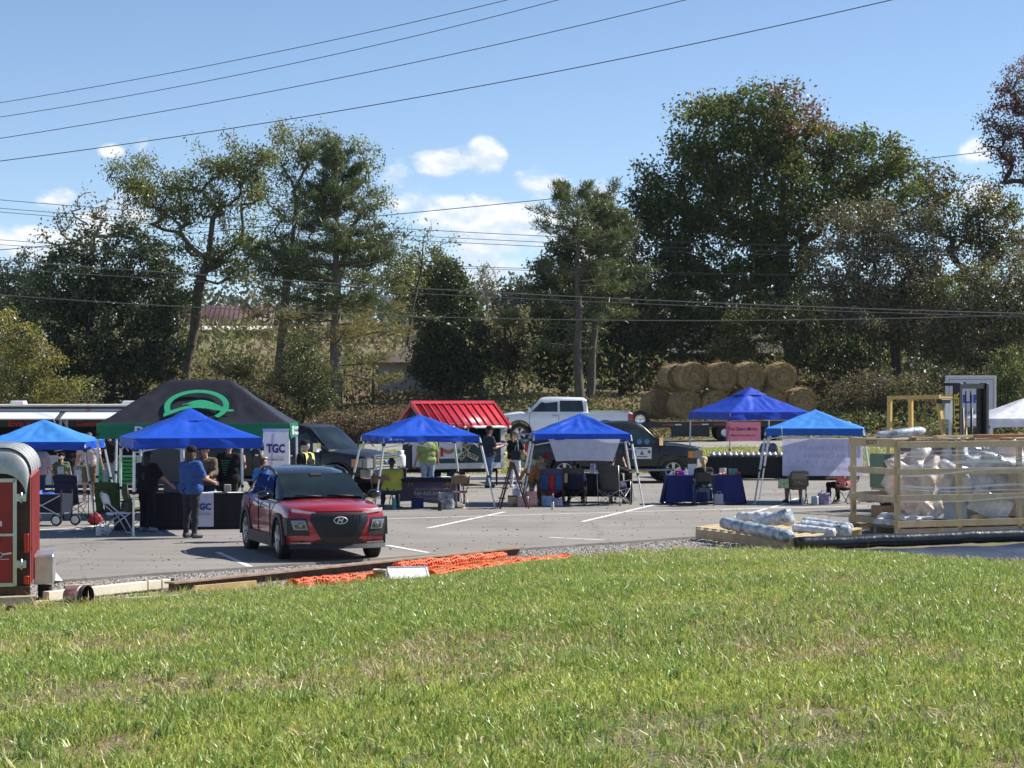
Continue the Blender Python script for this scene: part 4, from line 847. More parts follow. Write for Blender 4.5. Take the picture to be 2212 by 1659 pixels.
# ------------------------------------------------------------------ canopies
def cloth(name, c, transl=.22, rough=.45, var=.1): return mat(name, c, rough, var=var, scale=5, bump=.25, bscale=26, transl=transl, spec=.4)
blue_c = cloth('canopy_blue', (.012, .085, .56)); sky_c = cloth('canopy_sky_blue', (.06, .27, .74)); navy_c = cloth('canopy_royal_blue', (.012, .060, .50))
blk_c = cloth('canopy_black', (.022, .022, .028), .08, .38, .15); grn_c = cloth('canopy_green', (.012, .22, .115)); mint_c = cloth('emblem_green', (.03, .33, .17), .15); wht_c = cloth('canopy_white', (.78, .79, .86), .3)
steel = mat('tent_steel', (.62, .63, .63), .38, .55, var=.15, scale=12)
def canopy(label, cx, cy, rz, w, d, zb, zt, zp, wb=None, c=blue_c, cv=None, ridge=0.0, amp=.018, seed=0, group='pop up canopies over the stalls', vent=False, lift=(0, 0, 0, 0)):
    t = thing('canopy_tent', label, 'canopy tent', (cx, cy, 0), R(rz), group); hw, hd = w/2, d/2; cv = cv or c
    def top(u, v):
        x, y = (2*u-1), (2*v-1); X = x*hw
        mx = max(0, abs(X)-ridge/2)/(hw-ridge/2); m_ = max(mx, abs(y)); z = zt+(zp-zt)*(1-m_)**1.08
        if m_ > .02:
            th = math.atan2(y*hd, X if not ridge else math.copysign(max(0, abs(X)-ridge/2), X)+X*.3)
            s = m_*(1-m_)*3.2; nz = mnoise.noise(Vector((th*6+seed*9, m_*1.3, seed)))+.6*mnoise.noise(Vector((th*15+seed, m_*2.2, seed+4)))+.5*mnoise.noise(Vector((X*5, y*5, seed+8)))
            z += amp*nz*s*2.4
            if abs(abs(mx)-abs(y)) > .12: z -= .085*(1-abs(y if mx > abs(y) else mx)/m_)*m_*(1-m_)*2
        return (X, y*hd, z)
    b = MB(); b.grid(top, 44, 44); b.build('roof', c, t)
    cs = [(-hw, -hd), (hw, -hd), (hw, hd), (-hw, hd)]
    for k in range(4):
        (x0, y0), (x1, y1) = cs[k], cs[(k+1) % 4]; nx, ny = (y1-y0), -(x1-x0); L = math.hypot(nx, ny); nx /= L; ny /= L
        def val(u, v):
            w_ = .022*math.sin(u*17+seed*2+k)*v+.03*mnoise.noise(Vector((u*9, v*2, seed+k))); z = zt+.004+(zb-zt)*v+.02*math.sin(u*PI)*v
            return (x0+(x1-x0)*u+nx*(.004+w_+.012*v), y0+(y1-y0)*u+ny*(.004+w_+.012*v), z)
        b = MB(); b.grid(val, 30, 4); b.build('valance', cv, t)
    wb = wb or w; k_ = wb/w
    for i, (x, y) in enumerate(cs):
        a, f = Vector((x*.985, y*.985, zt-.03)), Vector((x*k_, y*k_, lift[i])); md = a.lerp(f, .55)
        l = part('leg', steel, t, lambda b: (b.bar(a, md, .042, .042), b.bar(md, f, .030, .030), b.box(f+Vector((0, 0, .01)), (.09, .09, .02))))
        part('slider', blackp, l, lambda b: b.box(a.lerp(f, .1), (.075, .075, .07))); part('adjuster', blackp, l, lambda b: b.box(md, (.06, .06, .06)))
    zt2 = zt-.06
    each('truss', steel, t, [((cs[k], cs[(k+1) % 4]), h) for k in range(4) for h in (0, 1)], lambda b, q: b.bar((q[0][0][0]*.97, q[0][0][1]*.97, zt2-(.22 if q[1] else 0)), ((q[0][0][0]+q[0][1][0])/2*.97, (q[0][0][1]+q[0][1][1])/2*.97, zt2-(0 if q[1] else .22)), .02, .025))
    if vent:
        b = MB(); b.grid(lambda u, v: (lambda x, y: (x*.42, y*.42, zp+.055-.26*max(abs(x), abs(y))**1.2+.02*mnoise.noise(Vector((x*4, y*4, seed)))))(2*u-1, 2*v-1), 14, 14); b.build('vent_cap', c, t)
    return t
def corner_c(fx_, fy_, th, w, d):   # centre from the nearest front corner on one side
    c, s = math.cos(R(th)), math.sin(R(th)); return fx_+c*w/2-s*d/2, fy_+s*w/2+c*d/2
cx, cy = corner_c(-7.55, 43.55, 16, 2.6, 2.6)
tgc = canopy('blue canopy with a ruffled vent cap over the black clinic table', cx, cy, 16, 2.6, 2.6, 1.73, 1.955, 2.50, c=blue_c, seed=1, vent=True, amp=.012)
left_t = canopy('light blue canopy beside the red cargo trailer', -11.29, 52.7, 0, 2.44, 2.44, 1.50, 1.70, 2.22, 3.0, sky_c, blue_c, seed=2)
ru = canopy('black canopy with a green border and a green ring emblem', -7.28, 51.0, 2, 4.36, 2.9, 1.81, 2.16, 3.17, c=blk_c, cv=grn_c, ridge=1.45, seed=3, amp=.02)
cx, cy = corner_c(-3.12, 53.3, 17, 2.44, 2.44)
dogt = canopy('deep blue slant leg canopy in front of the hot dog trailer', cx, cy, 17, 2.44, 2.44, 1.63, 1.80, 2.32, 3.05, blue_c, seed=4, amp=.022)
mid_t = canopy('blue slant leg canopy with a white sheet hung from its edge', 1.76, 56.4, 1, 2.46, 2.44, 1.65, 1.82, 2.33, 3.05, blue_c, seed=5, amp=.024)
cx, cy = corner_c(7.18, 72, 21, 3.05, 3.05)
mkt = canopy('royal blue canopy with a peaked vent over the bake sale table', cx, cy, 21, 3.05, 3.05, 1.93, 2.20, 2.98, c=navy_c, seed=6, vent=True, amp=.03)
celt = canopy('pale blue canopy with a large white banner under it', 7.96, 57.3, -9, 2.50, 2.44, 1.74, 1.94, 2.42, 3.05, sky_c, cloth('canopy_mid_blue', (.015, .12, .50)), seed=7, amp=.015)
canopy('white canopy standing past the forklift', 15.05, 63.6, 0, 3.05, 3.05, 1.86, 2.12, 2.75, c=wht_c, seed=8)
# print on the black canopy: green ring with a leaf sweep on the front slope, letters on the border
def slope(u, z0=2.16, z1=3.17):    # front slope plane of the black canopy, local coordinates; u across, h up the slope 0..1
    return lambda x, h: Vector((x, -1.45+1.45*(1-(1-h)**(1/1.08)) , z0+(z1-z0)*h+.035))
sl = slope(0)
def emblem(b):
    pts = []
    for k in range(33):
        a = R(205)-R(250)*k/32; x = .02+.74*math.cos(a); h = .36+.37*math.sin(a); pts.append((x, h, a))
    for k in range(32):
        q = []
        for (x, h, a), r in ((pts[k], 1), (pts[k+1], 1), (pts[k+1], .82), (pts[k], .82)): q.append(sl(.02+(x-.02)*r, .36+(h-.36)*r))
        b.add(q, [(0, 1, 2, 3)])
    def strip(up, lo, n=14):
        for k in range(n):
            u0, u1 = k/n, (k+1)/n; b.add([sl(*up(u0)), sl(*up(u1)), sl(*lo(u1)), sl(*lo(u0))], [(0, 1, 2, 3)])
    strip(lambda u: (-.30+1.18*u, .38+.20*math.sin(PI*min(1, u*1.15))*(1-.55*u)-.10*u), lambda u: (-.30+1.18*u, .38-.03*math.sin(PI*u)-.28*u*u*(1.6-u)+.03), 16)
    strip(lambda u: (-.70+.92*u, .20+.19*math.sin(PI*u*.62)), lambda u: (-.70+.92*u, .12+.20*math.sin(PI*u*.62)), 12)
part('emblem', mint_c, ru, emblem)
white_ink = mat('white_print', (.75, .76, .78), .6)
text('RU', white_ink, ru, (-1.05, -1.495, 1.985), .30, width=.54, bold=.004)
text('h', white_ink, ru, (1.66, -1.495, 1.97), .2)
text('RU', white_ink, ru, (2.225, -.88, 1.99), .27, rot=(PI/2, 0, PI/2), width=.62, bold=.008); text('Recovery\nMinistries', white_ink, ru, (2.225, .30, 1.98), .13, rot=(PI/2, 0, PI/2), width=1.25)
lg = part('maker_mark', white_ink, dogt, lambda b: b.prism([(-1.12, 1.70), (-1.02, 1.70), (-1.055, 1.76), (-1.075, 1.735)], -1.258, -1.252)); text('OZARK TRAIL', white_ink, dogt, (-.86, -1.258, 1.715), .045, width=.25)

# ------------------------------------------------------------------ furniture
blk_cloth = cloth('table_cloth_black', (.008, .008, .010), .0, .8); blue_cloth = cloth('table_cloth_blue', (.008, .018, .13), .0, .75); purple_cloth = cloth('table_cloth_purple', (.13, .11, .17), .15, .7)
tabletop_m = mat('table_plastic', (.62, .62, .60), .5)
def table(label, x, y, rz, w, d=.75, h=.74):
    t = thing('folding_table', label, 'table', (x, y, 0), R(rz))
    part('tabletop', tabletop_m, t, lambda b: b.box((0, 0, h-.02), (w, d, .04)), bevel=.008)
    each('leg', steel, t, [(sx, sy) for sx in (-1, 1) for sy in (-1, 1)], lambda b, s: b.cyl((s[0]*(w/2-.15), s[1]*(d/2-.06), h-.04), (s[0]*(w/2-.15), s[1]*(d/2-.04), 0), .014, n=6))
    each('brace', steel, t, (-1, 1), lambda b, s: b.bar((s*(w/2-.15), -d/2+.06, .30), (s*(w/2-.15), d/2-.06, .30), .02, .02))
    return t
def cloth_box(label, x, y, rz, w, d, h, m, sides='flbr', arch=0.0, flare=.05, cat='tablecloth', hem=.02):
    """cloth lying on a table: top and hanging sides with soft folds; arch lifts the middle of the front hem"""
    o = bpy.data.objects.new('tablecloth', None); b = MB(); w2, d2 = w/2+.012, d/2+.012
    b.grid(lambda u, v: ((2*u-1)*w2, (2*v-1)*d2, h+.006+.002*math.sin(u*40)), 12, 4)
    def side(x0, y0, x1, y1, nx, ny, ar):
        def f(u, v):
            k = .022*math.sin(u*23+x0*3)*v+.015*math.sin(u*51+1)*v; e = flare*v
            z = h+.006-(h-hem)*v*(1-ar*max(0, math.sin(PI*u))**1.5)
            return (x0+(x1-x0)*u+nx*(e+k)+(x1-x0)*(u-.5)*e*.6, y0+(y1-y0)*u+ny*(e+k), z)
        b.grid(f, 40, 8)
    if 'f' in sides: side(-w2, -d2, w2, -d2, 0, -1, arch)
    if 'b' in sides: side(-w2, d2, w2, d2, 0, 1, 0)
    if 'l' in sides: side(-w2, -d2, -w2, d2, -1, 0, 0)
    if 'r' in sides: side(w2, -d2, w2, d2, 1, 0, 0)
    bpy.data.objects.remove(o)
    ob = b.build('tablecloth', m, None, (x, y, 0), (0, 0, R(rz)))
    return tag(ob, label, cat)
def folding_chair(label, x, y, rz, m, mf, group=None, back_m=None, z=0):
    """faces local -y; backrest on +y"""
    t = thing('folding_chair', label, 'chair', (x, y, z), R(rz), group)
    b = MB(); b.grid(lambda u, v: ((2*u-1)*.20, -.20+.40*v, .45-.012*math.sin(PI*u)-.02*(v > .9)), 6, 6); o = b.build('seat', m, t); o.modifiers.new('s', 'SOLIDIFY').thickness = .025
    b = MB(); b.grid(lambda u, v: ((2*u-1)*.215, .235+.02*math.sin(PI*u)+.05*v, .62+.20*v-.02*abs(2*u-1)**3), 6, 4); o = b.build('backrest', back_m or m, t); o.modifiers.new('s', 'SOLIDIFY').thickness = .02
    for s in (-1, 1):
        part('leg', mf, t, lambda b: b.tube([(s*.225, .30, .80), (s*.225, .23, .60), (s*.225, -.06, .36), (s*.225, -.26, .0)], .013, 6)); part('leg', mf, t, lambda b: b.tube([(s*.205, -.17, .43), (s*.21, .10, .25), (s*.215, .30, .0)], .012, 6))
    part('back_frame', mf, t, lambda b: b.tube([(-.225, .30, .80), (-.19, .31, .835), (.19, .31, .835), (.225, .30, .80)], .012, 6)); each('stretcher', mf, t, ((-.25, .03), (.285, .03), (.235, .10)), lambda b, q: b.cyl((-.22, q[0], q[1]), (.22, q[0], q[1]), .010, n=6))
    return t
def camp_chair(label, x, y, rz, m, mpad, mf, side_m=None, w=.56, top=.92, group='folding camp chairs'):
    t = thing('camp_chair', label, 'camp chair', (x, y, 0), R(rz), group); hw = w/2
    def fab(name, mm, fn, nu=8, nv=6): b = MB(); b.grid(fn, nu, nv); o = b.build(name, mm, t); o.modifiers.new('s', 'SOLIDIFY').thickness = .012; return o
    fab('seat', m, lambda u, v: ((2*u-1)*hw*.92, -.25+.48*v, .43-.06*math.sin(PI*u)-.05*v))
    fab('backrest', m, lambda u, v: ((2*u-1)*hw*(.92-.02*v)*(.36 if side_m else 1), .22+.14*v+.05*math.sin(PI*u), .38+(top-.52)*v))
    if side_m:
        for s in (-1, 1): fab('side_panel', side_m, lambda u, v: (s*(hw*.34+hw*.60*u), .22+.14*v+.05*math.sin(PI*(.5+.32*u)), .38+(top-.52)*v))
    fab('head_pad', mpad, lambda u, v: ((2*u-1)*hw*.94, .36+.035*v+.035*math.sin(PI*u), top-.14+.17*v-.02*abs(2*u-1)**2))
    for s in (-1, 1):
        part('leg', mf, t, lambda b: b.tube([(s*hw, .40, top+.02), (s*hw, .30, .0)], .010, 6)); part('leg', mf, t, lambda b: b.tube([(s*hw, -.28, .62), (s*hw, -.29, .0)], .010, 6))
        part('armrest', mpad, t, lambda b: b.bar((s*hw, -.30, .63), (s*hw, .33, .60), .07, .015)); part('side_brace', mf, t, lambda b: (b.tube([(s*hw, -.28, .03), (s*hw, .36, .42)], .008, 6))); part('side_brace', mf, t, lambda b: b.tube([(s*hw, .30, .03), (s*hw, -.26, .42)], .008, 6))
    each('cross_brace', mf, t, ((-1, .31), (1, .31), (-1, -.29), (1, -.29)), lambda b, q: b.tube([(q[0]*hw, q[1], .03), (-q[0]*hw*.95, q[1]*.92, .40)], .008, 6)); each('foot', blackp, t, [(s, y_) for s in (-1, 1) for y_ in (-.29, .30)], lambda b, q: b.box((q[0]*hw, q[1], .012), (.05, .05, .024)))
    return t
def label_box(name, label, cat, loc, d, m, rz=0, lid=None, bevel=.006, group=None, lidname='lid'):
    t = tag(part(name, m, None, lambda b: b.box((0, 0, d[2]/2), d), loc=loc, rot=(0, 0, R(rz)), bevel=bevel), label, cat, group)
    if lid: part(lidname, lid, t, lambda b: b.box((0, 0, d[2]+.012), (d[0]*1.03, d[1]*1.03, .024)), bevel=.005)
    return t
def bottle(name, label, cat, loc, r, h, m, lid_m, neck=.6, group=None):
    t = tag(part(name, m, None, lambda b: b.lathe([(.001, 0), (r*.95, .002), (r, h*.05), (r, h*.75), (r*neck, h*.88), (r*neck, h*.93)], 14), loc=loc), label, cat, group)
    part('lid', lid_m, t, lambda b: b.lathe([(r*neck*1.08, h*.92), (r*neck*1.08, h), (.001, h*1.002)], 14)); return t
def bag(name, label, cat, loc, d, m, rz=0, group=None, handle=True, seed=0):
    b = MB(); b.grid(lambda u, v: (lambda a: (d[0]/2*math.cos(a)*(abs(math.cos(a))**-.35 if abs(math.cos(a)) > .1 else 1)*(1-.12*v+.10*mnoise.noise(Vector((u*5, v*4, seed)))), d[1]/2*math.sin(a)*(1-.45*v*v), d[2]*v*(1+.10*mnoise.noise(Vector((u*7, 2, seed))))))(2*PI*u), 24, 8)
    o = tag(b.build(name, m, None, loc, (0, 0, R(rz))), label, cat, group); o.modifiers.new('s', 'SOLIDIFY').thickness = .006
    if handle: each('handle', m, o, (-1, 1), lambda b, s: b.tube([(-d[0]*.2, s*d[1]*.2, d[2]*.95), (-d[0]*.15, s*d[1]*.22, d[2]*1.2), (d[0]*.15, s*d[1]*.22, d[2]*1.2), (d[0]*.2, s*d[1]*.2, d[2]*.95)], .008, 5))
    return o

# clinic table under the first blue canopy
cT = P(410, 1069, 45.6); rzT = 9
table('folding table under the black cloth of the clinic stall', -6.62, 46.25, rzT, 2.2)
cloth_box('plain black cloth draped to the ground over the clinic table', -6.62, 46.25, rzT, 2.22, .78, .745, blk_cloth)
rn = thing('table_runner', 'white table runner with blue clinic lettering', 'table runner', (-6.62, 46.25, 0), R(rzT))
runner_m = cloth('runner_white', (.62, .62, .70), .1, .6); navy_ink = mat('navy_ink', (.035, .035, .22), .6); grey_ink = mat('grey_ink', (.16, .16, .19), .6)
b = MB(); b.grid(lambda u, v: (-.17+.46*u, -.41-.075*v-.01*math.sin(u*9)*v, .758-.70*v), 6, 8); b.build('cloth', runner_m, rn); b = MB(); b.grid(lambda u, v: (-.17+.46*u, -.41+.5*v, .757), 4, 2); b.build('cloth_top', runner_m, rn)
tx = text('TGC', navy_ink, rn, (.06, -.459, .47), .19, rot=(PI/2+.12, 0, 0), width=.36, bold=.008); text('THE GAMBLING CLINIC', grey_ink, rn, (.06, -.474, .315), .042, rot=(PI/2+.12, 0, 0), width=.36); part('rule', grey_ink, rn, lambda b: b.box((.06, -.4695, .352), (.34, .002, .004)))
bn = thing('pull_up_banner', 'tall white pull up banner with blue clinic lettering', 'banner', (*P(596, 1020, 46.9).xy, 0), R(-3))
bw = .56; b = MB(); b.grid(lambda u, v: ((u-.5)*bw, .012*math.sin(u*8+v*3)*v, 2.06-1.98*v), 8, 10); b.build('sheet', cloth('banner_white', (.68, .68, .76), .2, .5), bn)
part('top_bar', alloy, bn, lambda b: b.box((0, 0, 2.075), (bw+.02, .03, .035))); part('base', alloy, bn, lambda b: b.box((0, 0, .04), (bw+.06, .22, .08)), bevel=.02); part('pole', steel, bn, lambda b: b.cyl((0, .06, .08), (0, .03, 2.06), .012, n=6))
text('TGC', navy_ink, bn, (.0, -.028, 1.66), .25, width=.40, bold=.012); part('rule', grey_ink, bn, lambda b: b.box((0, -.026, 1.485), (.36, .003, .005))); text('THE GAMBLING CLINIC', grey_ink, bn, (0, -.028, 1.43), .06, width=.38, bold=.001)
tote_b = mat('tote_blue', (.015, .03, .12), .25, coat=.3)
label_box('storage_tote', 'translucent blue storage tote on the clinic table', 'storage tote', (-7.15, 46.15, .755), (.42, .30, .22), tote_b, rzT, tote_b)
bookm = mat('paper_white', (.72, .73, .74), .7, var=.05)
for i, (x, y, l) in enumerate(((-5.85, 46.1, 'loose white flyers fanned on the clinic table end'), (-6.30, 46.35, 'small stack of white cards beside the runner'))):
    label_box('flyer', l, 'flyer', (x, y, .757), (.34-.1*i, .22, .012), bookm, 20+i*30)
label_box('card_box', 'pale card box behind the runner on the clinic table', 'box', (-6.05, 46.45, .757), (.14, .10, .16), mat('card_cream', (.55, .48, .36), .8), 12)

# hope line table
tx_, ty_ = -2.10, 54.35
table('folding table seen from its back under the blue canopy', tx_, ty_, 4, 1.72, .70)
acc = thing('table_banner', 'purple grey banner cloth seen from behind with mirrored lettering', 'table banner', (tx_, ty_, 0), R(4))
b = MB(); b.grid(lambda u, v: (-.80+1.62*u, .37+.05*v+.012*math.sin(u*25)*v, .735-.62*v*(1-.05*math.sin(u*7))), 26, 8); b.build('cloth', purple_cloth, acc)
b = MB(); b.grid(lambda u, v: (-.86+1.72*u, -.36+.73*v, .748), 8, 3); b.build('cloth_top', blk_cloth, acc); b = MB(); b.grid(lambda u, v: (.87+.06*v+.012*math.sin(u*12)*v, -.36+.78*u, .74-.70*v), 10, 6); b.build('cloth_end', purple_cloth, acc)
part('edge_shade', blk_cloth, acc, lambda b: b.grid(lambda u, v: (-.87+1.74*u, -.375, .745-.10*v), 12, 1))  # black strip painting in the shadow under the open near edge
pur_ink = mat('purple_ink', (.15, .11, .42), .6); sun_ink = mat('sunny_ink', (.80, .46, .06), .6)
text('access', pur_ink, acc, (.02, .345, .585), .22, width=.70, mirror=True, bold=.006); text('H', mat('aqua_ink', (.2, .55, .6), .6), acc, (-.42, .345, .585), .2, mirror=True)
text('HopeLine | CareCalls', white_ink, acc, (.03, .35, .45), .08, width=.66, mirror=True); text('844-269-467', white_ink, acc, (.0, .355, .335), .13, width=.68, mirror=True, bold=.003); text('accesshope247.com', white_ink, acc, (-.03, .36, .215), .08, width=.66, mirror=True)
part('sun_mark', sun_ink, acc, lambda b: b.lathe([(.001, 0), (.062, 0)], 16, Matrix.Translation((.52, .345, .60)) @ Matrix.Rotation(PI/2, 4, 'X'))); each('sun_ray', sun_ink, acc, range(7), lambda b, k: b.lathe([(.001, 0), (.020, 0)], 8, Matrix.Translation((.52+.105*math.cos(k*.9), .345, .60+.105*math.sin(k*.9))) @ Matrix.Rotation(PI/2, 4, 'X')))
brown_m = mat('chair_brown', (.16, .10, .06), .45, .2, coat=.3); tan_f = mat('chair_frame_tan', (.30, .24, .17), .4, .5)
G1 = 'metal folding chairs at the stalls'
folding_chair('brown metal folding chair under the woman in yellow', -3.20, 54.0, 172, brown_m, tan_f, G1); folding_chair('empty brown metal folding chair by the mirrored banner', -1.35, 53.85, 200, brown_m, tan_f, G1)
bag('tote_bag', 'black and white patterned bag under the empty brown chair', 'bag', (-1.62, 53.55, 0), (.42, .22, .42), mat('bag_pattern', (.02, .02, .025), .7, scale=9, col2=(.45, .46, .5)), 5, seed=1)
bottle('drink_tumbler', 'tall dark tumbler on the ground by the patterned bag', 'tumbler', (-1.75, 52.95, 0), .05, .24, mat('tumbler_dark', (.01, .015, .02), .3), blackp, .9)
bottle('drink_tumbler', 'teal tumbler on the ground beside the brown chair', 'tumbler', (-2.88, 53.3, 0), .055, .28, mat('tumbler_teal', (.02, .16, .20), .3), blackp, .9)
label_box('cooler_bag', 'dark blue cooler bag on the ground under the banner table', 'cooler bag', (-2.35, 54.3, 0), (.30, .22, .24), mat('bag_navy', (.015, .03, .14), .7), 0)
for i, (x, w, l) in enumerate(((-2.55, .25, 'blue and white leaflets on the banner table'), (-2.15, .20, 'open white brochure on the banner table'), (-1.72, .32, 'spread of white papers at the banner table end'))): label_box('leaflet', l, 'leaflet', (tx_+x+2.12, ty_+.05, .754), (w, .24, .01+.01*(i == 2)), bookm if i else mat('paper_blue', (.25, .40, .55), .6), 8*i)
part('x', bookm, None, lambda b: b.box((0, 0, 0), (.001, .001, .001))) if 0 else None
# table under the middle canopy
table('folding table under the short black cloth with treats', 2.02, 57.0, 0, 1.65, .70); cloth_box('black cloth with a gathered hem on the treat table', 2.02, 57.0, 0, 1.67, .72, .745, blk_cloth, arch=.35, hem=.12)
jar_m = mat('clear_plastic', (.75, .8, .82), .08, alpha=.45, spec=.8)
bottle('plastic_jar', 'large clear plastic jar with white lid on the treat table', 'jar', (2.10, 56.75, .755), .075, .26, jar_m, white_plastic, .8)
cup_r = mat('cup_red_white', (.45, .06, .06), .5, scale=26, col2=(.75, .7, .68))
for i, x in enumerate((1.22, 1.36, 1.50, 1.64, 1.78)): bottle('treat_cup', 'small red and white treat cup in the row on the black cloth', 'cup', (x, 56.72+.03*(i % 2), .755), .045, .14+.02*(i % 2), cup_r, cup_r, .9, 'row of red and white treat cups')
tag(part('hung_sheet', cloth('sheet_white', (.66, .67, .76), .35, .6), None, lambda b: b.grid(lambda u, v: ((2*u-1)*(.905-.185*v), .02*math.sin(u*5+v)*(1-v)-.02*math.sin(PI*u)*v, -.56*v+.02*math.sin(PI*u)*v), 14, 6), loc=(1.83, 55.13, 1.69)), 'plain white sheet hanging from the canopy edge, narrower at its foot', 'sheet')
frame_d = mat('chair_frame_dark', (.05, .05, .055), .4, .6); frame_r = mat('chair_frame_red', (.22, .012, .03), .4, .4); frame_s = mat('chair_frame_steel', (.45, .46, .47), .35, .7)
star_m = mat('fabric_navy_stars', (.012, .02, .07), .8, scale=60, col2=(.08, .09, .16)); red_f = cloth('fabric_red', (.42, .025, .035), .1, .8); blue_f = cloth('fabric_blue', (.02, .10, .30), .1, .8); navy_f = cloth('fabric_navy', (.010, .016, .045), .02, .8); grey_f = cloth('fabric_grey', (.07, .07, .068), .02, .8); olive_f = cloth('fabric_olive', (.05, .085, .022), .05, .8); dk = cloth('fabric_black', (.012, .012, .013), 0, .85)
camp_chair('red and blue camp chair with a starry head pad', 1.00, 55.5, 180, red_f, star_m, frame_r, blue_f)
camp_chair('navy camp chair with a grey curved stripe on its back', 1.60, 55.95, 172, navy_f, grey_f, frame_d)
camp_chair('wide grey camp chair turned towards the treat table', 2.62, 55.75, 150, grey_f, grey_f, frame_s, w=.62, top=1.0)
# blue table
table('folding table under the dark blue cloth', 4.92, 56.2, 0, 1.85, .72); cloth_box('dark blue cloth with faint mirrored print on the folding table', 4.92, 56.2, 0, 1.87, .74, .745, blue_cloth, arch=.12, flare=.12)
folding_chair('black folding chair at the dark blue cloth', 4.86, 55.35, 180, blackp, frame_d, G1)
pur = mat('candy_purple', (.35, .03, .5), .5); orange_m = mat('candy_orange', (.75, .22, .06), .6, scale=30, col2=(.8, .45, .3)); teal_m = mat('box_teal', (.05, .35, .35), .5); tin_red = mat('tin_red', (.5, .03, .03), .4)
tz = .755
bag('gift_bag', 'crumpled purple gift bag on the dark blue cloth', 'gift bag', (4.36, 56.1, tz), (.20, .12, .10), pur, 0, handle=False, seed=3)
bottle('pump_bottle', 'clear pump bottle beside the white notice', 'bottle', (4.46, 56.0, tz), .04, .18, jar_m, white_plastic, .4)
nt_ = tag(part('notice_stand', bookm, None, lambda b: b.box((0, 0, .14), (.22, .01, .28), (R(-12), 0, R(4))), loc=(4.62, 56.0, tz)), 'white notice standing on the dark blue cloth', 'notice')
bottle('candy_jar', 'clear jar of sweets next to the ponytailed woman', 'jar', (4.86-.02, 56.05, tz), .075, .17, jar_m, jar_m, .95)
t_ = bottle('candy_tub', 'open clear tub of orange sweets on the blue cloth', 'tub', (5.42, 56.1, tz), .09, .17, jar_m, jar_m, .98)
tag(part('sweets', orange_m, None, lambda b: [b.ell((r_[0]*.12, r_[1]*.08, .03+.02*r_[2]), .03, 6, 4) for r_ in np.random.default_rng(5).uniform(-1, 1, (12, 3))], loc=(5.36, 55.98, tz)), 'spill of orange wrapped sweets by the clear tub', 'sweets', kind='stuff')
label_box('tissue_box', 'sage green tissue box with a white tissue', 'tissue box', (5.66, 56.05, tz), (.12, .12, .13), mat('box_sage', (.22, .28, .18), .7)); label_box('lidded_box', 'teal plastic box behind the tissue box', 'box', (5.70, 56.28, tz), (.22, .14, .15), teal_m); bottle('tin', 'small red tin at the end of the blue cloth', 'tin', (5.80, 55.98, tz), .045, .08, tin_red, tin_red, .95); bottle('tin', 'small red tin beside the purple gift bag', 'tin', (4.22, 55.98, tz), .045, .07, tin_red, tin_red, .95)
bag('plastic_bag', 'pale plastic bag on the ground under the blue cloth', 'plastic bag', (5.28, 55.75, 0), (.30, .2, .28), mat('bag_pale', (.5, .55, .62), .4, transl=.2), 0, seed=6)
text('breakfast\nwith', mat('faint_print', (.03, .04, .17), .7), bpy.data.objects['tablecloth.002'] if False else None, (4.55, 55.70, .45), .2, mirror=True) if 0 else None
# bake sale
table('folding table under the long black bake sale cloth', 7.55, 71.6, 0, 2.4, .75); cloth_box('long black cloth swept up at one end on the bake sale table', 7.55, 71.6, 0, 2.42, .77, .745, blk_cloth, arch=.22)
table('second folding table beside the bake sale cloth', 9.75, 71.5, 0, 1.8, .75); cloth_box('black cloth over the second bake sale table', 9.75, 71.5, 0, 1.82, .77, .745, blk_cloth)
wrap_m = mat('wrapped_bread', (.30, .28, .26), .25, scale=14, col2=(.55, .57, .6), coat=.5, bump=.4)
for i in range(13):
    x = 6.55+.185*i; b = MB(); b.ell((0, 0, .07), (.10, .10, .085), 10, 7, jit=.5); tag(b.build('baked_treat', wrap_m, None, (x, 71.4+.05*(i % 3), .755)), 'clear wrapped baked treat in the row on the bake sale table', 'baked goods', 'wrapped treats on the bake sale table')
for i in range(6): tag(part('price_card', blackp, None, lambda b: b.box((0, 0, .11), (.12, .012, .06), (R(-15), 0, 0)).box((0, 0, .04), (.012, .012, .08)), loc=(6.72+.31*i, 71.62, .755)), 'small black price card standing behind the wrapped treats', 'price card', 'black price cards on the bake sale table')
pk = thing('market_sign', 'pink cloth sign with black script hung under the royal blue canopy', 'sign', P(1605.5, 932, 71.9), R(-6)); pink = cloth('sign_pink', (.62, .20, .30), .25, .7)
b = MB(); b.grid(lambda u, v: ((u-.5)*1.14, .015*math.sin(u*6+v*4), (.5-v)*.63), 10, 6); b.build('cloth', pink, pk)
ink = mat('black_ink', (.012, .012, .014), .7); text('Two Sisters Market', ink, pk, (0, -.03, .08), .16, shear=.35, width=.96, bold=.002); text('Making Delicious Memories!', ink, pk, (.0, -.03, -.13), .09, shear=.3, width=.82, bold=.001)
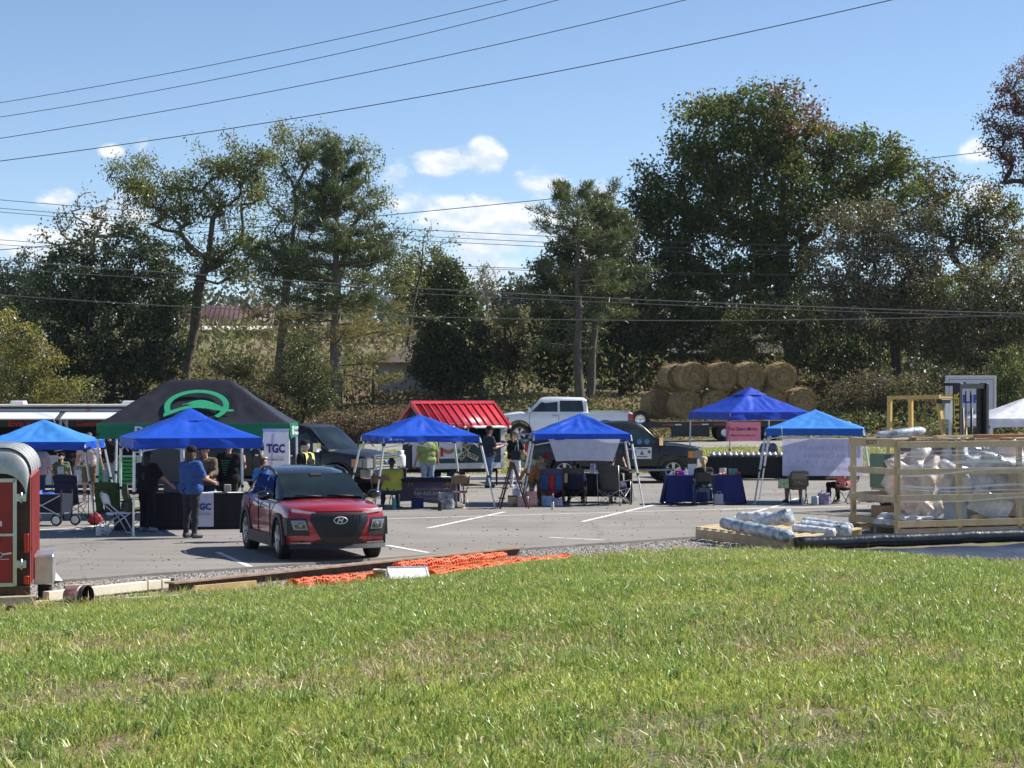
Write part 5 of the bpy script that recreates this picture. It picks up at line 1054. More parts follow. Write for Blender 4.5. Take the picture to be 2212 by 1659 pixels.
# banner under the pale blue canopy
cb_ = thing('meeting_banner', 'large white banner seen from behind with faint mirrored lettering', 'banner', P(1777, 988, 55.95), R(-3)); bwid, bht = 2.05, .945
b = MB(); b.grid(lambda u, v: ((u-.5)*bwid, .012*math.sin(u*5+v*2), (.5-v)*bht), 12, 6); b.build('cloth', cloth('banner_lilac_white', (.64, .65, .84), .4, .6), cb_)
fi = mat('ghost_ink', (.46, .46, .66), .7)
for s, p_, sz, w_ in (('CELEBRATE', (.10-.14, .23), .15, 1.16), ('RECOVERY', (.15-.14, .03), .15, 1.08), ('Community Meal', (-.52, -.25), .07, .62), ('@5:30 pm', (-.50, -.37), .07, .40), ('Mondays @ 6:30 pm', (.42, -.29), .12, .95)): text(s, fi, cb_, (p_[0], -.02, p_[1]), sz, mirror=True, width=w_)
def star(b, x): 
    q = [((.04 if k % 2 == 0 else .016)*math.cos(PI/2+k*PI/5)+x, (.04 if k % 2 == 0 else .016)*math.sin(PI/2+k*PI/5)-.115) for k in range(10)]; b.prism(q, -.021, -.018)
each('star', fi, cb_, [-.86+.235*i for i in range(8)], star); part('logo_block', fi, cb_, lambda b: b.box((.80, -.019, .16), (.32, .003, .34))); each('cord', white_plastic, cb_, (-1, 1), lambda b, s: b.cyl((s*bwid/2, 0, bht/2), (s*(bwid/2+.02), 0, bht/2+.3), .006, n=5))
tan_c = mat('chair_tan', (.20, .17, .12), .5)
folding_chair('tan folding chair under the sitter in grey shorts', 7.36, 56.25, 180, tan_c, mat('chair_frame_grey', (.10, .10, .10), .4, .4), G1); folding_chair('tan folding chair turned aside under the sitter in pink', 8.62, 56.4, 215, tan_c, MATS['chair_frame_grey'], G1)
bottle('water_bottle', 'clear water bottle between the feet of the tan chair', 'water bottle', (7.40, 55.55, 0), .04, .22, jar_m, white_plastic, .4)
bag('tote_bag', 'flowery bag on the ground between the two tan chairs', 'bag', (7.98, 55.9, 0), (.36, .2, .30), mat('bag_flowery', (.10, .06, .16), .7, scale=12, col2=(.42, .40, .52)), 0, seed=8); bag('tote_bag', 'clear bag slumped beside the flowery bag', 'bag', (7.74, 55.8, 0), (.2, .18, .22), mat('bag_clear', (.45, .5, .55), .3), 0, handle=False, seed=9)
bag('plastic_bag', 'green and white plastic bag hanging off the tan chair', 'plastic bag', (6.95, 55.9, .42), (.30, .16, .24), mat('bag_lime', (.30, .45, .12), .4, scale=10, col2=(.65, .7, .55), transl=.2), 20, handle=False, seed=10)
# ------------------------------------------------------------------ people
SKIN = mat('skin_light', (.48, .27, .19), .55, var=.08, scale=20); SKIN_T = mat('skin_tan', (.36, .19, .125), .55, var=.08, scale=20); SKIN_D = mat('skin_deep', (.09, .05, .035), .5, var=.08, scale=20)
HAIRS = {k: mat('hair_'+k, c, .5, var=.35, scale=40, stretch=(1, 1, .15), bump=.4) for k, c in dict(black=(.010, .009, .008), brown=(.055, .03, .018), blond=(.42, .29, .15), mixed=(.13, .085, .05), grey=(.35, .34, .33), white=(.62, .61, .6)).items()}
def fabric(n, c, **k): return mat('wear_'+n, c, .85, var=k.pop('var', .12), scale=k.pop('scale', 7), bump=.35, bscale=16, spec=.2, **k)
denim = fabric('denim', (.10, .16, .27), var=.3); denim_l = fabric('denim_light', (.22, .29, .38), var=.3, scale=14); denim_d = fabric('denim_dark', (.03, .05, .10)); black_w = fabric('black', (.011, .011, .013)); char_w = fabric('charcoal', (.035, .035, .04)); shoe_b = mat('shoe_black', (.012, .012, .014), .6); shoe_w = mat('shoe_white', (.6, .6, .6), .6)
def stripe_mat(n, a, c, freq):
    m = mat(n, a, .85); nt = m.node_tree; N = nt.nodes; L = nt.links; w = N.new('ShaderNodeTexWave'); w.inputs['Scale'].default_value = freq; w.bands_direction = 'X'; tc = N.new('ShaderNodeTexCoord'); L.new(tc.outputs['Object'], w.inputs['Vector']); w.inputs['Distortion'].default_value = 1.2
    r = N.new('ShaderNodeValToRGB'); r.color_ramp.interpolation = 'CONSTANT'; r.color_ramp.elements[0].color = (*a, 1); r.color_ramp.elements[1].color = (*c, 1); r.color_ramp.elements[1].position = .5; L.new(w.outputs[0], r.inputs[0]); L.new(r.outputs[0], N['Principled BSDF'].inputs['Base Color']); return m
def caps_mesh(caps, voxel, smooth=3):
    b = MB()
    for c in caps:
        a, e, ra, rb = Vector(c[0]), Vector(c[1]), c[2], c[3]; d = e-a
        if d.length < 1e-5: b.ell(a, ra, 12, 8); continue
        u = d.normalized(); P_ = []; r_ = []
        for k in range(5): t = PI/2*(1-k/4.); P_.append(a-u*ra*math.sin(t)); r_.append(max(.0015, ra*math.cos(t)))
        for k in range(5): t = PI/2*k/4.; P_.append(e+u*rb*math.sin(t)); r_.append(max(.0015, rb*math.cos(t)))
        b.tube(P_, r_, 12)
    return baked(b.mesh('caps', SKIN), [('REMESH', dict(mode='VOXEL', voxel_size=voxel, use_smooth_shade=True)), ('SMOOTH', dict(factor=.5, iterations=smooth))])
def nearest(pts, caps):
    best = np.full(len(pts), 1e9); idx = np.zeros(len(pts), int); par = np.zeros(len(pts))
    for i, c in enumerate(caps):
        a, e = np.array(c[0]), np.array(c[1]); d = e-a; L2 = max(1e-9, d@d); t = np.clip((pts-a)@d/L2, 0, 1); q = a+t[:, None]*d; ds = np.linalg.norm(pts-q, axis=1)-(c[2]+(c[3]-c[2])*t)
        k = ds < best; best[k] = ds[k]; idx[k] = i; par[k] = t[k]
    return idx, par
def shell(name, me, sel, off, m, parent, fold=.006, seed=0):
    n = len(me.vertices); co = np.empty(n*3); me.vertices.foreach_get('co', co); co = co.reshape(-1, 3); nr_ = np.empty(n*3); me.vertices.foreach_get('normal', nr_); nr_ = nr_.reshape(-1, 3)
    used = {}; V = []; Fc = []
    for f in np.nonzero(sel)[0]:
        q = []
        for v in me.polygons[f].vertices:
            if v not in used:
                used[v] = len(V); p = co[v]; k = off+fold*mnoise.noise(Vector(p)*9+Vector((seed, 0, 0)))+fold*.7*mnoise.noise(Vector((p[0]*14, p[1]*14, p[2]*26+seed))); V.append(tuple(p+nr_[v]*k))
            q.append(used[v])
        Fc.append(q)
    r = bpy.data.meshes.new(name); r.from_pydata(V, [], Fc); r.materials.append(m); r.polygons.foreach_set('use_smooth', [True]*len(Fc)); r.update()
    return link(name, r, parent)
def person(label, loc, face, H=1.74, fat=1.0, sit=None, arms=((0, 0, 0), (0, 0, 0)), top=(black_w, .75), bottom=(denim, 1.0), shoes=shoe_b, skin=SKIN, hair=('short', 'brown'), cap=None, stride=0.0, hem=.90, child=False, head_turn=0.0, lean=0.0, rise=0.0):
    """faces local +y turned by `face` degrees (0 = away from the photographer); arms: per side (upper swing fwd, upper out, elbow bend) in degrees"""
    k = H/1.75; f2 = fat; C = []; ln = lean
    def add(tag_, a, e, ra, rb): C.append((Vector(a), Vector(e), ra, rb, tag_))
    dz = 0 if sit is None else sit-.93+rise
    def up(x, y, z): return Vector((x, y+ln*(z-.95), z+dz))
    add('hip', up(-.08*f2, 0, .96), up(.08*f2, 0, .96), .122*f2, .122*f2); add('torso', up(-.07*f2, .015, 1.12), up(.07*f2, .015, 1.12), .118*f2, .118*f2); add('torso', up(-.095*f2**.5, .0, 1.30), up(.095*f2**.5, 0, 1.30), .118*f2**.7, .118*f2**.7)
    add('torso', up(0, .02*f2, 1.02), up(0, 0, 1.34), .125*f2, .12*f2**.6); add('torso', up(-.155, -.005, 1.405), up(.155, -.005, 1.405), .062, .062)
    add('neck', up(0, -.005, 1.42), up(0, .012, 1.54), .054, .052)
    hd = up(0, .02, 1.63); hr = Euler((0, 0, R(head_turn))).to_matrix()
    def hp(x, y, z): return hd+hr @ Vector((x, y, z))
    add('head', hp(0, -.012, .012), hp(0, .012, .03), .088, .086); add('head', hp(0, .02, -.03), hp(0, .045, -.062), .066, .05); add('head', hp(0, .095, -.005), hp(0, .108, -.02), .012, .016)
    for s in (-1, 1): add('head', hp(s*.083, -.005, -.01), hp(s*.088, -.012, .012), .018, .02)
    hands = []
    for i, s in enumerate((-1, 1)):
        sw, outw, bend = arms[i]; sh = up(s*.185*f2**.4, -.005, 1.405); ua, fa_ = .275, .245
        d = Vector((s*math.sin(R(7+outw)), math.sin(R(sw))*math.cos(R(outw)), -math.cos(R(sw))*math.cos(R(7+outw)))).normalized(); el = sh+d*ua
        fwd = Vector((0, math.cos(R(sw)), math.sin(R(sw)))); fwd = (fwd-d*fwd.dot(d)).normalized(); inn = Vector((-s*.35, 0, 0))*(1 if bend > 30 else 0)
        d2 = (d*math.cos(R(bend))+(fwd+inn).normalized()*math.sin(R(bend))).normalized(); wr = el+d2*fa_; he = wr+d2*.085
        add('uarm%d' % i, sh, el, .056*f2**.5, .044*f2**.5); add('farm%d' % i, el, wr, .044*f2**.5, .029); add('hand', wr, he, .030, .034); hands.append((wr, he, d2, s))
    for i, s in enumerate((-1, 1)):
        if sit is None:
            st_ = stride*s; hip = up(s*.092*f2**.5, 0, .92); kn = Vector((s*.10*f2**.4, .02+st_*.20, .50)); an = Vector((s*.105*f2**.4, -.02+st_*.45, .085))
        else:
            hip = up(s*.095*f2**.5, .02, .93); kn = hip+Vector((s*.07, .40, .03)); an = Vector((kn.x+s*.02, kn.y-.03+.08*s*stride, .085-rise*0))
        toe = an+Vector((s*.03, .155, -.045)); add('thigh%d' % i, hip, kn, .088*f2**.6, .060*f2**.4); add('calf%d' % i, kn, an, .060*f2**.4, .041); add('foot', an+Vector((0, -.03, -.03)), toe, .043, .036)
    C = [(a*k, e*k, ra*k, rb*k, t_) for a, e, ra, rb, t_ in C]
    me = caps_mesh(C, .021*k)
    # fingers and thumb rooted in the palm of the same surface
    fm = MB()
    for wr, he, d2, s in hands:
        wr, he = wr*k, he*k; sd_ = d2.cross(Vector((s, 0, 0)) if abs(d2.x) < .8 else Vector((0, 0, 1))).normalized(); nn_ = d2.cross(sd_).normalized()
        for j, (o, L_) in enumerate(((-.027, .070), (-.009, .082), (.009, .077), (.026, .060))):
            p0 = he+sd_*o*k+d2*.005; p1 = p0+(d2+sd_*o*2)*L_*.5*k; p2 = p1+(d2*.8-nn_*s*.5)*L_*.5*k; fm.tube([p0-d2*.02, p0, p1, p2], [.010*k, .010*k, .009*k, .006*k], 6)
        p0 = wr.lerp(he, .35)-sd_*.026*k; p1 = p0+(d2*.5-sd_*.8)*.04*k; fm.tube([p0, p1, p1+(d2*.9-sd_*.2)*.036*k], [.012*k, .011*k, .007*k], 6)
    bm = bmesh.new(); bm.from_mesh(me); bm.from_mesh(fm.mesh('f', skin)); bm.to_mesh(me); bm.free(); me.materials.clear(); me.materials.append(skin); me.polygons.foreach_set('use_smooth', [True]*len(me.polygons)); me.polygons.foreach_set('material_index', [0]*len(me.polygons)); me.update()
    o = tag(link('person', me, None, loc, (0, 0, R(face))), label, 'person')
    nf = len(me.polygons); cen = np.empty(nf*3); me.polygons.foreach_get('center', cen); cen = cen.reshape(-1, 3); idx, par = nearest(cen, C); tags = np.array([c[4] for c in C])[idx]; zz = cen[:, 2]/k-dz
    def has(p_): return np.char.startswith(tags, p_)
    tm, sl_ = top; bmat_, bl = bottom
    shirt = ((tags == 'torso') & (zz > hem)) | ((tags == 'hip') & (zz > hem)) | (has('uarm') & (par < min(1.01, sl_*1.0)) ) | (has('farm') & (par < sl_-1.0)) | (has('thigh') & (zz > hem) & (sit is None)) | ((tags == 'neck') & (par < .12))
    pants = ((tags == 'hip') & (zz < 1.06)) | (has('thigh') & (par < bl*2)) | (has('calf') & (par < bl*2-1.0-.02))
    if sit is not None: pants |= (tags == 'hip')
    s1 = shell('shirt', me, shirt, .022*k, tm, o, .016, len(label)); shell('trousers' if bl > .8 else 'shorts', me, pants, .013*k, bmat_, o, .013, len(label)+3); ft = shell('shoes', me, tags == 'foot', .010, shoes, o, 0)
    ks = k
    if hair:
        hc = HAIRS[hair[1]]; hcaps = [(hp(0, -.02, .028)*k, hp(0, .0, .045)*k, .094*k, .090*k), (hp(0, -.045, -.02)*k, hp(0, -.05, .01)*k, .072*k, .075*k)]
        if hair[0] == 'bob': hcaps += [(hp(s*.055, -.03, -.02)*k, hp(s*.065, -.02, -.12)*k, .055*k, .045*k) for s in (-1, 1)]+[(hp(0, -.06, 0)*k, hp(0, -.075, -.13)*k, .07*k, .055*k)]
        if hair[0] == 'long': hcaps += [(hp(s*.05, -.05, -.02)*k, hp(s*.07, -.12, -.42)*k, .058*k, .03*k) for s in (-1, 1)]+[(hp(0, -.06, 0)*k, hp(0, -.14, -.48)*k, .07*k, .045*k)]
        if hair[0] == 'pony': hcaps += [(hp(0, -.10, .02)*k, hp(.0, -.135, -.06)*k, .032*k, .036*k), (hp(0, -.135, -.06)*k, hp(.02, -.125, -.30)*k, .038*k, .018*k)]
        if hair[0] == 'bun': hcaps += [(hp(0, -.07, .10)*k, hp(0, -.06, .12)*k, .045*k, .045*k)]
        hm = caps_mesh(hcaps, .014*k, 2); hm.materials.clear(); hm.materials.append(hc); hm.polygons.foreach_set('use_smooth', [True]*len(hm.polygons)); hm.polygons.foreach_set('material_index', [0]*len(hm.polygons)); link('hair', hm, o)
    if cap:
        cm, back = cap; b = MB(); M = Matrix.Translation(hp(0, .0, .035)*k) @ hr.to_4x4() @ Matrix.Diagonal((k, k, k, 1))
        b.lathe([(.108, -.005), (.108, .03), (.098, .075), (.065, .105), (.001, .115)], 18, M); q = [M @ Vector(p_) for p_ in [(.085*math.cos(a), (.085+.0)*math.sin(a)+.02, .0) for a in np.linspace(0, PI, 9)]+[(.075*math.cos(a), .08+.085*math.sin(a), -.022) for a in np.linspace(PI, 0, 9)]]
        n_ = 9
        for j in range(8): b.add([q[j], q[j+1], q[17-j-1], q[17-j]], [(0, 1, 2, 3)], 0)
        c_ = b.build('cap', cm, o); c_.modifiers.new('s', 'SOLIDIFY').thickness = .006
    if True:
        each('eye', mat('eye_dark', (.02, .016, .014), .2), o, (-1, 1), lambda b, s: b.ell(hp(s*.032, .088, .012)*k, .010*k, 8, 5))
    return o, k, hands
def at(x, Y, z=0.0): return ((x-CX)/F*Y, Y, z)
shirt_ink = fabric('print_white', (.6, .6, .6)); cap_black = fabric('cap_black', (.012, .012, .013))
# behind and beside the concession trailer
person('person with blond streaked hair in a red and white striped shirt', at(82, 53.6), -8, 1.68, 1.22, arms=((15, 6, 40), (15, 6, 40)), top=(stripe_mat('wear_stripes', (.40, .06, .07), (.72, .68, .68), 24), 1.9), bottom=(denim_d, 1.0), hair=('bob', 'mixed'))
pc, k_, _ = person('child in a green tee shirt and black cap with a white bow', at(133, 54.0), 4, 1.36, 1.08, arms=((10, 8, 30), (10, 8, 30)), top=(fabric('sage', (.12, .155, .085), scale=12), .8), bottom=(denim_d, 1), hair=('pony', 'blond'), cap=(cap_black, 1))
part('bow', shirt_ink, pc, lambda b: (b.ell((-.035, -.12, 1.245), (.03, .015, .018), 8, 5).ell((.035, -.12, 1.245), (.03, .015, .018), 8, 5))); part('print', shirt_ink, pc, lambda b: b.grid(lambda u, v: ((u-.5)*.16, -.165-.01*math.sin(v*9), .86+.18*v), 3, 3))
person('person in a black tee shirt and dark jeans at the concession window', at(146, 59.4), 10, 1.80, 1.12, arms=((20, 4, 55), (-5, 8, 20)), top=(black_w, .8), bottom=(denim_d, 1), hair=('short', 'brown'))
person('person in a pale pink tee shirt and khaki shorts holding a drink', at(192, 58.0), 6, 1.80, 1.10, arms=((0, 10, 18), (5, 8, 15)), top=(fabric('pale_pink', (.55, .44, .44)), .85), bottom=(fabric('khaki', (.15, .10, .06)), .56), hair=('short', 'brown'), shoes=shoe_w)
person('person in a black jacket and light washed jeans at the menu', at(236, 59.2), -6, 1.84, 1.12, arms=((15, 6, 40), (25, 6, 75)), top=(black_w, 1.95), bottom=(denim_l, 1), hair=('short', 'black'), stride=.12, hem=.92, shoes=mat('shoe_red', (.2, .04, .05), .6))
# clinic stall
person('person in black with very long dark hair at the end of the clinic table', at(318, 45.1), -24, 1.68, 1.20, arms=((5, 14, 15), (18, 20, 25)), top=(black_w, .95), bottom=(black_w, 1), hair=('long', 'black'), skin=SKIN_T, shoes=mat('shoe_grey', (.22, .22, .23), .6))
pb_, k_, _ = person('heavy set person in a royal blue tee shirt and black cap', at(412, 43.1), -38, 1.80, 1.26, arms=((10, 6, 30), (22, 8, 50)), top=(fabric('royal', (.045, .10, .30)), .92), bottom=(char_w, 1), hair=('bob', 'brown'), cap=(cap_black, 0), hem=.86, head_turn=-20, shoes=mat('shoe_navy', (.03, .04, .07), .6))
person('person in a camouflage jacket and black cap behind the clinic table', at(446, 47.2), 165, 1.74, 1.1, arms=((15, 5, 60), (15, 5, 60)), top=(fabric('camo', (.07, .055, .035), scale=16, col2=(.20, .165, .11)), 1.95), bottom=(denim_d, 1), hair=('short', 'brown'), cap=(cap_black, 0), lean=.10)
pg, k_, _ = person('bald person in a black tee shirt with green back print', at(494, 47.4), -18, 1.84, 1.16, arms=((5, 12, 35), (30, 14, 95)), top=(black_w, .85), bottom=(fabric('dark_olive', (.03, .032, .025)), 1), hair=None, skin=SKIN_T, stride=.15)
gi_ = mat('green_ink', (.03, .28, .10), .6); each('print_line', gi_, pg, range(7), lambda b, i: b.box((0, -.205+.008*abs(3-i), 1.40-.052*i), (.22-.028*i, .004, .016)))
pw, k_, hh = person('person in a blue top with sunglasses on the head looking at a phone', at(566, 42.2), -48, 1.66, 1.1, arms=((25, 8, 95), (30, 4, 100)), top=(fabric('sky', (.05, .20, .50)), .8), bottom=(denim, 1), hair=('bun', 'brown'))
wr, he, d2, s_ = hh[0]; part('phone', white_plastic, pw, lambda b: b.box(he*k_+Vector((.0, .04, .04)), (.07, .012, .14), (R(-35), 0, 0)))
part('sunglasses', white_plastic, pw, lambda b: b.tube([(.10*math.cos(a)*k_, (.01+.09*math.sin(a))*k_, 1.70*k_) for a in np.linspace(-.2, PI+.2, 10)], .013, 6))
pv, k_, _ = person('white bearded person in a black cap and a yellow green safety vest', at(660, 49.2), 62, 1.78, 1.15, arms=((5, 6, 20), (5, 6, 20)), top=(black_w, .9), bottom=(denim_d, 1), hair=('short', 'grey'), cap=(cap_black, 0))
bm_m = caps_mesh([(Vector((0, .07, 1.56))*k_, Vector((0, .085, 1.50))*k_, .055, .03), (Vector((-.05, .05, 1.58))*k_, Vector((.05, .05, 1.58))*k_, .035, .035)], .014, 1); bm_m.materials.clear(); bm_m.materials.append(HAIRS['white']); link('beard', bm_m, pv)
vest_m = fabric('vest', (.52, .60, .20))
each('vest_panel', vest_m, pv, (-1, 1), lambda b, s: b.grid(lambda u, v: (s*(.07+.10*u)*k_, (.175 if v < .5 else -.175)*k_*(1-.35*abs(math.cos(v*PI*1.0))**6)*(1 if v < .5 else 1)*(abs(2*v-1)**.3), (1.50-.52*abs(2*v-1)**1.6)*k_), 3, 12))
# hope line table and the hot dog trailer
py_, k_, _ = person('person with short black hair in a yellow jacket seated at the banner table', at(846, 53.85), 8, 1.66, 1.28, sit=.49, arms=((25, 10, 60), (35, 8, 65)), top=(fabric('yellow', (.40, .38, .07)), 1.95), bottom=(denim_d, 1), hair=('short', 'black'), skin=SKIN_D, hem=.93)
pl_, k_, _ = person('person in a lime tee shirt and faded jeans under the deep blue canopy', at(924, 59.6), 20, 1.84, 1.05, arms=((5, 6, 12), (5, 8, 20)), top=(fabric('lime', (.25, .31, .11)), .85), bottom=(denim_l, 1), hair=('short', 'brown'), skin=SKIN_T, stride=.1)
part('round_print', shirt_ink, pl_, lambda b: b.tube([(-.03+.085*math.cos(a), -.165, 1.42+.085*math.sin(a)) for a in np.linspace(0, 2*PI, 17)], .006, 5, caps=False))
pn, k_, hh = person('person in a navy tee shirt and black cap carrying food from the trailer', at(1056, 65.6), -62, 1.84, 1.2, arms=((15, 4, 85), (15, 4, 85)), top=(fabric('slate', (.025, .032, .05)), .9), bottom=(denim, 1), hair=('short', 'brown'), cap=(cap_black, 0), stride=-.22)
wr, he, d2, s_ = hh[1]; tag(part('food_tray', white_plastic, None, lambda b: b.box((0, 0, 0), (.24, .18, .06), taper=1.15), loc=pn.matrix_basis @ (he*k_+Vector((-.1, .08, .03))), bevel=.01), 'white foam food tray held in front of the trailer', 'food tray')
tag(part('food_tray', mat('food_brown', (.25, .10, .05), .6), None, lambda b: b.ell((0, 0, 0), (.10, .08, .05), 10, 6), loc=pn.matrix_basis @ (he*k_+Vector((-.1, .08, .12)))), 'brown hot dog piled on the white foam tray', 'hot dog')
pq, k_, _ = person('person in a black top, white trousers and a patterned cap', at(1112, 65.9), -30, 1.68, 1.15, arms=((10, 8, 40), (10, 8, 60)), top=(black_w, .85), bottom=(fabric('white', (.58, .60, .66)), 1), hair=('pony', 'blond'), cap=(fabric('camo_cap', (.10, .08, .06), scale=20, col2=(.3, .25, .2)), 0), shoes=shoe_w)
part('shoulder_bag', mat('bag_black', (.012, .014, .022), .7), pq, lambda b: b.box((.16, -.20, .98), (.34, .10, .30)), bevel=.03); part('bag_strap', white_plastic, pq, lambda b: b.tube([(.10, -.20, 1.1), (.14, -.06, 1.42), (.24, -.20, 1.1)], .012, 5))
# middle canopy
person('person with dark tied hair seated in the navy camp chair', (1.60, 55.98, 0), -8, 1.64, 1.1, sit=.44, arms=((35, 5, 60), (30, 5, 60)), top=(fabric('lilac', (.34, .28, .46)), .9), bottom=(black_w, 1), hair=('bun', 'black'), skin=SKIN_T)
person('person in black leaning an arm along the grey camp chair', (2.55, 55.85, 0), -25, 1.72, 1.15, sit=.46, arms=((40, 6, 50), (70, 25, 95)), top=(black_w, 1.4), bottom=(denim_d, 1), hair=('short', 'black'), cap=(cap_black, 0))
# blue cloth table
pp, k_, _ = person('person with a blond ponytail and cream cap seated at the blue cloth', (4.86, 55.38, 0), 4, 1.66, 1.0, sit=.47, arms=((25, 4, 60), (25, 4, 60)), top=(fabric('ink', (.018, .02, .032)), .85), bottom=(denim, 1), hair=('pony', 'blond'), cap=(fabric('cream', (.45, .40, .30)), 1), shoes=mat('shoe_grey', (.3, .3, .3), .6))
each('print_line', mat('mint_ink', (.06, .35, .30), .6), pp, (0, 1), lambda b, i: b.tube([((u-.5)*.22, -.155, .80-.07*i+.03*math.sin(PI*u)) for u in np.linspace(0, 1, 8)], .009, 5))
# bake sale
pm, k_, _ = person('person in a grey shirt and pale cap with a white beard behind the bake sale', at(1660, 73.4), 172, 1.72, 1.15, sit=.50, arms=((35, 8, 50), (35, 8, 50)), top=(fabric('grey', (.19, .19, .24)), 1.2), bottom=(denim_d, 1), hair=('short', 'grey'), cap=(fabric('pale_cap', (.30, .29, .26)), 0), rise=.12)
bm_m = caps_mesh([(Vector((0, .08, 1.28))*k_, Vector((0, .11, 1.08))*k_, .06, .045)], .016, 1); bm_m.materials.clear(); bm_m.materials.append(HAIRS['white']); link('beard', bm_m, pm)
# under the white banner
person('person in grey shorts and black trainers seated behind the white banner', (7.36, 56.35, 0), 6, 1.80, 1.32, sit=.48, arms=((30, 8, 60), (30, 8, 60)), top=(fabric('sand', (.22, .17, .10)), .9), bottom=(fabric('grey_shorts', (.25, .27, .31)), .55), hair=('short', 'brown'), skin=SKIN_T, stride=1)
person('person in a coral shirt and black trousers seated behind the white banner', (8.60, 56.45, 0), 42, 1.66, 1.28, sit=.48, arms=((25, 8, 60), (25, 8, 60)), top=(fabric('coral', (.60, .20, .19)), 1.0), bottom=(black_w, 1), hair=('bob', 'brown'), shoes=mat('shoe_grey', (.3, .3, .3), .6))
# ------------------------------------------------------------------ trailers, hay, forklift
def SP(x, y, Y): return P(x/1.8228, y/1.8228, Y)          # same helpers with full-size pixel readings
def SG(x, y, z=0.0): return G(x/1.8228, y/1.8228, z)
def roty(v, a): c, s = math.cos(a), math.sin(a); return Vector((v.x*c-v.y*s, v.x*s+v.y*c, v.z))
white_al = mat('white_aluminium', (.68, .70, .74), .35, var=.05, scale=3); dark_trim = mat('dark_trim', (.02, .02, .024), .5); grey_al = mat('grey_panel', (.055, .06, .068), .5, var=.12, scale=2)
red_ink = mat('red_ink', (.50, .03, .03), .6); dark_in = mat('dark_interior', (.02, .02, .022), .8)
# concession trailer with raised serving flaps
ct = thing('concession_trailer', 'long white concession trailer with raised serving flaps', 'food trailer', (-12.5, 62.0, 0))
def cx_(px): return (px-2016)/8600*62+12.5
x0, x1, xg = -5.4, cx_(569), cx_(712)
part('wall', white_al, ct, lambda b: (b.box(((x0+x1)/2, .05, .65), (x1-x0, .1, .82)), b.box(((x0+x1)/2, .05, 2.28), (x1-x0, .1, .40)), b.box(((x0+x1)/2, 1.22, 1.35), (x1-x0, 2.22, .02)) if 0 else None))
part('back_wall', white_al, ct, lambda b: b.box(((x0+xg)/2, 2.3, 1.35), (xg-x0, .1, 2.2))); part('end_wall', white_al, ct, lambda b: b.box((x0, 1.15, 1.35), (.1, 2.2, 2.2)))
part('ceiling', dark_in, ct, lambda b: b.box(((x0+x1)/2, 1.2, 2.05), (x1-x0-.2, 2.0, .04))); part('floor', dark_in, ct, lambda b: b.box(((x0+xg)/2, 1.15, .30), (xg-x0-.1, 2.2, .10)))
part('inner_wall', dark_in, ct, lambda b: b.box(((x0+x1)/2, 1.7, 1.2), (x1-x0-.2, .05, 1.7)))
part('roof', mat('roof_cream', (.62, .58, .50), .6), ct, lambda b: b.box(((x0+xg)/2, 1.15, 2.495), (xg-x0+.12, 2.5, .05)))
part('roof_trim', dark_trim, ct, lambda b: b.box(((x0+xg)/2, -.075, 2.43), (xg-x0+.12, .03, .07))); part('lower_trim', dark_trim, ct, lambda b: b.box(((x0+xg)/2, -.012, 2.31), (xg-x0, .025, .035)))
each('roof_vent', white_al, ct, (cx_(45), cx_(490)), lambda b, x: b.box((x, .9, 2.575), (.45, .45, .10), taper=.8), bevel=.02)
part('marker_lamp', amber, ct, lambda b: b.ell((cx_(348), -.03, 2.375), (.05, .03, .035), 10, 6))
for (a, c) in ((x0+.3, cx_(238)), (cx_(262), x1-.12)):
    part('serving_flap', white_al, ct, lambda b: b.box(((a+c)/2, -.44, 2.22), (c-a, .92, .035), (R(13), 0, 0)), bevel=.005)
    each('flap_strut', steel, ct, (a+.05, c-.05), lambda b, x: b.bar((x, -.02, 1.75), (x, -.72, 2.12), .03, .03)); part('counter', white_al, ct, lambda b: b.box(((a+c)/2, -.12, 1.06), (c-a, .36, .04)))
    each('window_post', white_al, ct, (a, (a+c)/2, c), lambda b, x: b.box((x, .05, 1.57), (.07, .08, 1.02))); part('sign_board', mat('sign_board_dark', (.035, .035, .03), .7, scale=3, var=.4), ct, lambda b: b.box(((a+c)/2, -.02, 1.985), (c-a-.1, .02, .19)))
text("Eva's", red_ink, ct, (cx_(78), -.045, 1.985), .26, bold=.006, width=.62); text('Concessions', red_ink, ct, (cx_(385), -.045, 1.985), .24, bold=.004, width=1.2)
text("Eva's Concessions", ink, ct, (cx_(235), -.015, .74), .22, width=1.35)
part('grey_panel', grey_al, ct, lambda b: b.box(((x1+xg)/2+.03, .0, 1.28), (xg-x1-.06, .1, 2.0))); part('corner_trim', white_al, ct, lambda b: (b.box((xg+.04, .0, 1.30), (.10, .12, 2.2)))); part('panel_trim', white_al, ct, lambda b: b.box((x1+.0, -.03, 1.3), (.06, .04, 2.1)))
menu_m = mat('menu_green', (.03, .42, .09), .6)
for (a, c) in ((cx_(380), cx_(452)), (cx_(460), cx_(538))):
    mn = part('menu_board', menu_m, ct, lambda b: b.box(((a+c)/2, -.012, .67), (c-a, .016, .78)))
    each('menu_line', ink, mn, range(7), lambda b, i: b.box(((a+c)/2-.02+.03*(i % 3), -.022, .98-.105*i), ((c-a)*(.6-.1*(i % 2)), .004, .035), (0, R(3*(i % 3-1)), 0)))
part('skirt', dark_trim, ct, lambda b: b.box(((x0+xg)/2, .1, .19), (xg-x0, .06, .10))); each('step', white_al, ct, ((-.35, .10), (-.65, .02)), lambda b, q: b.box((cx_(440), q[0], q[1]+.05), (.9, .28, .05)))
each('wheel', rubber, ct, (-2.2, -1.4), lambda b, x: b.lathe([(.15, -.1), (.33, -.1), (.36, -.06), (.36, .06), (.33, .1), (.15, .1)], 20, Matrix.Translation((x, .25, .36)) @ Matrix.Rotation(PI/2, 4, 'X')))

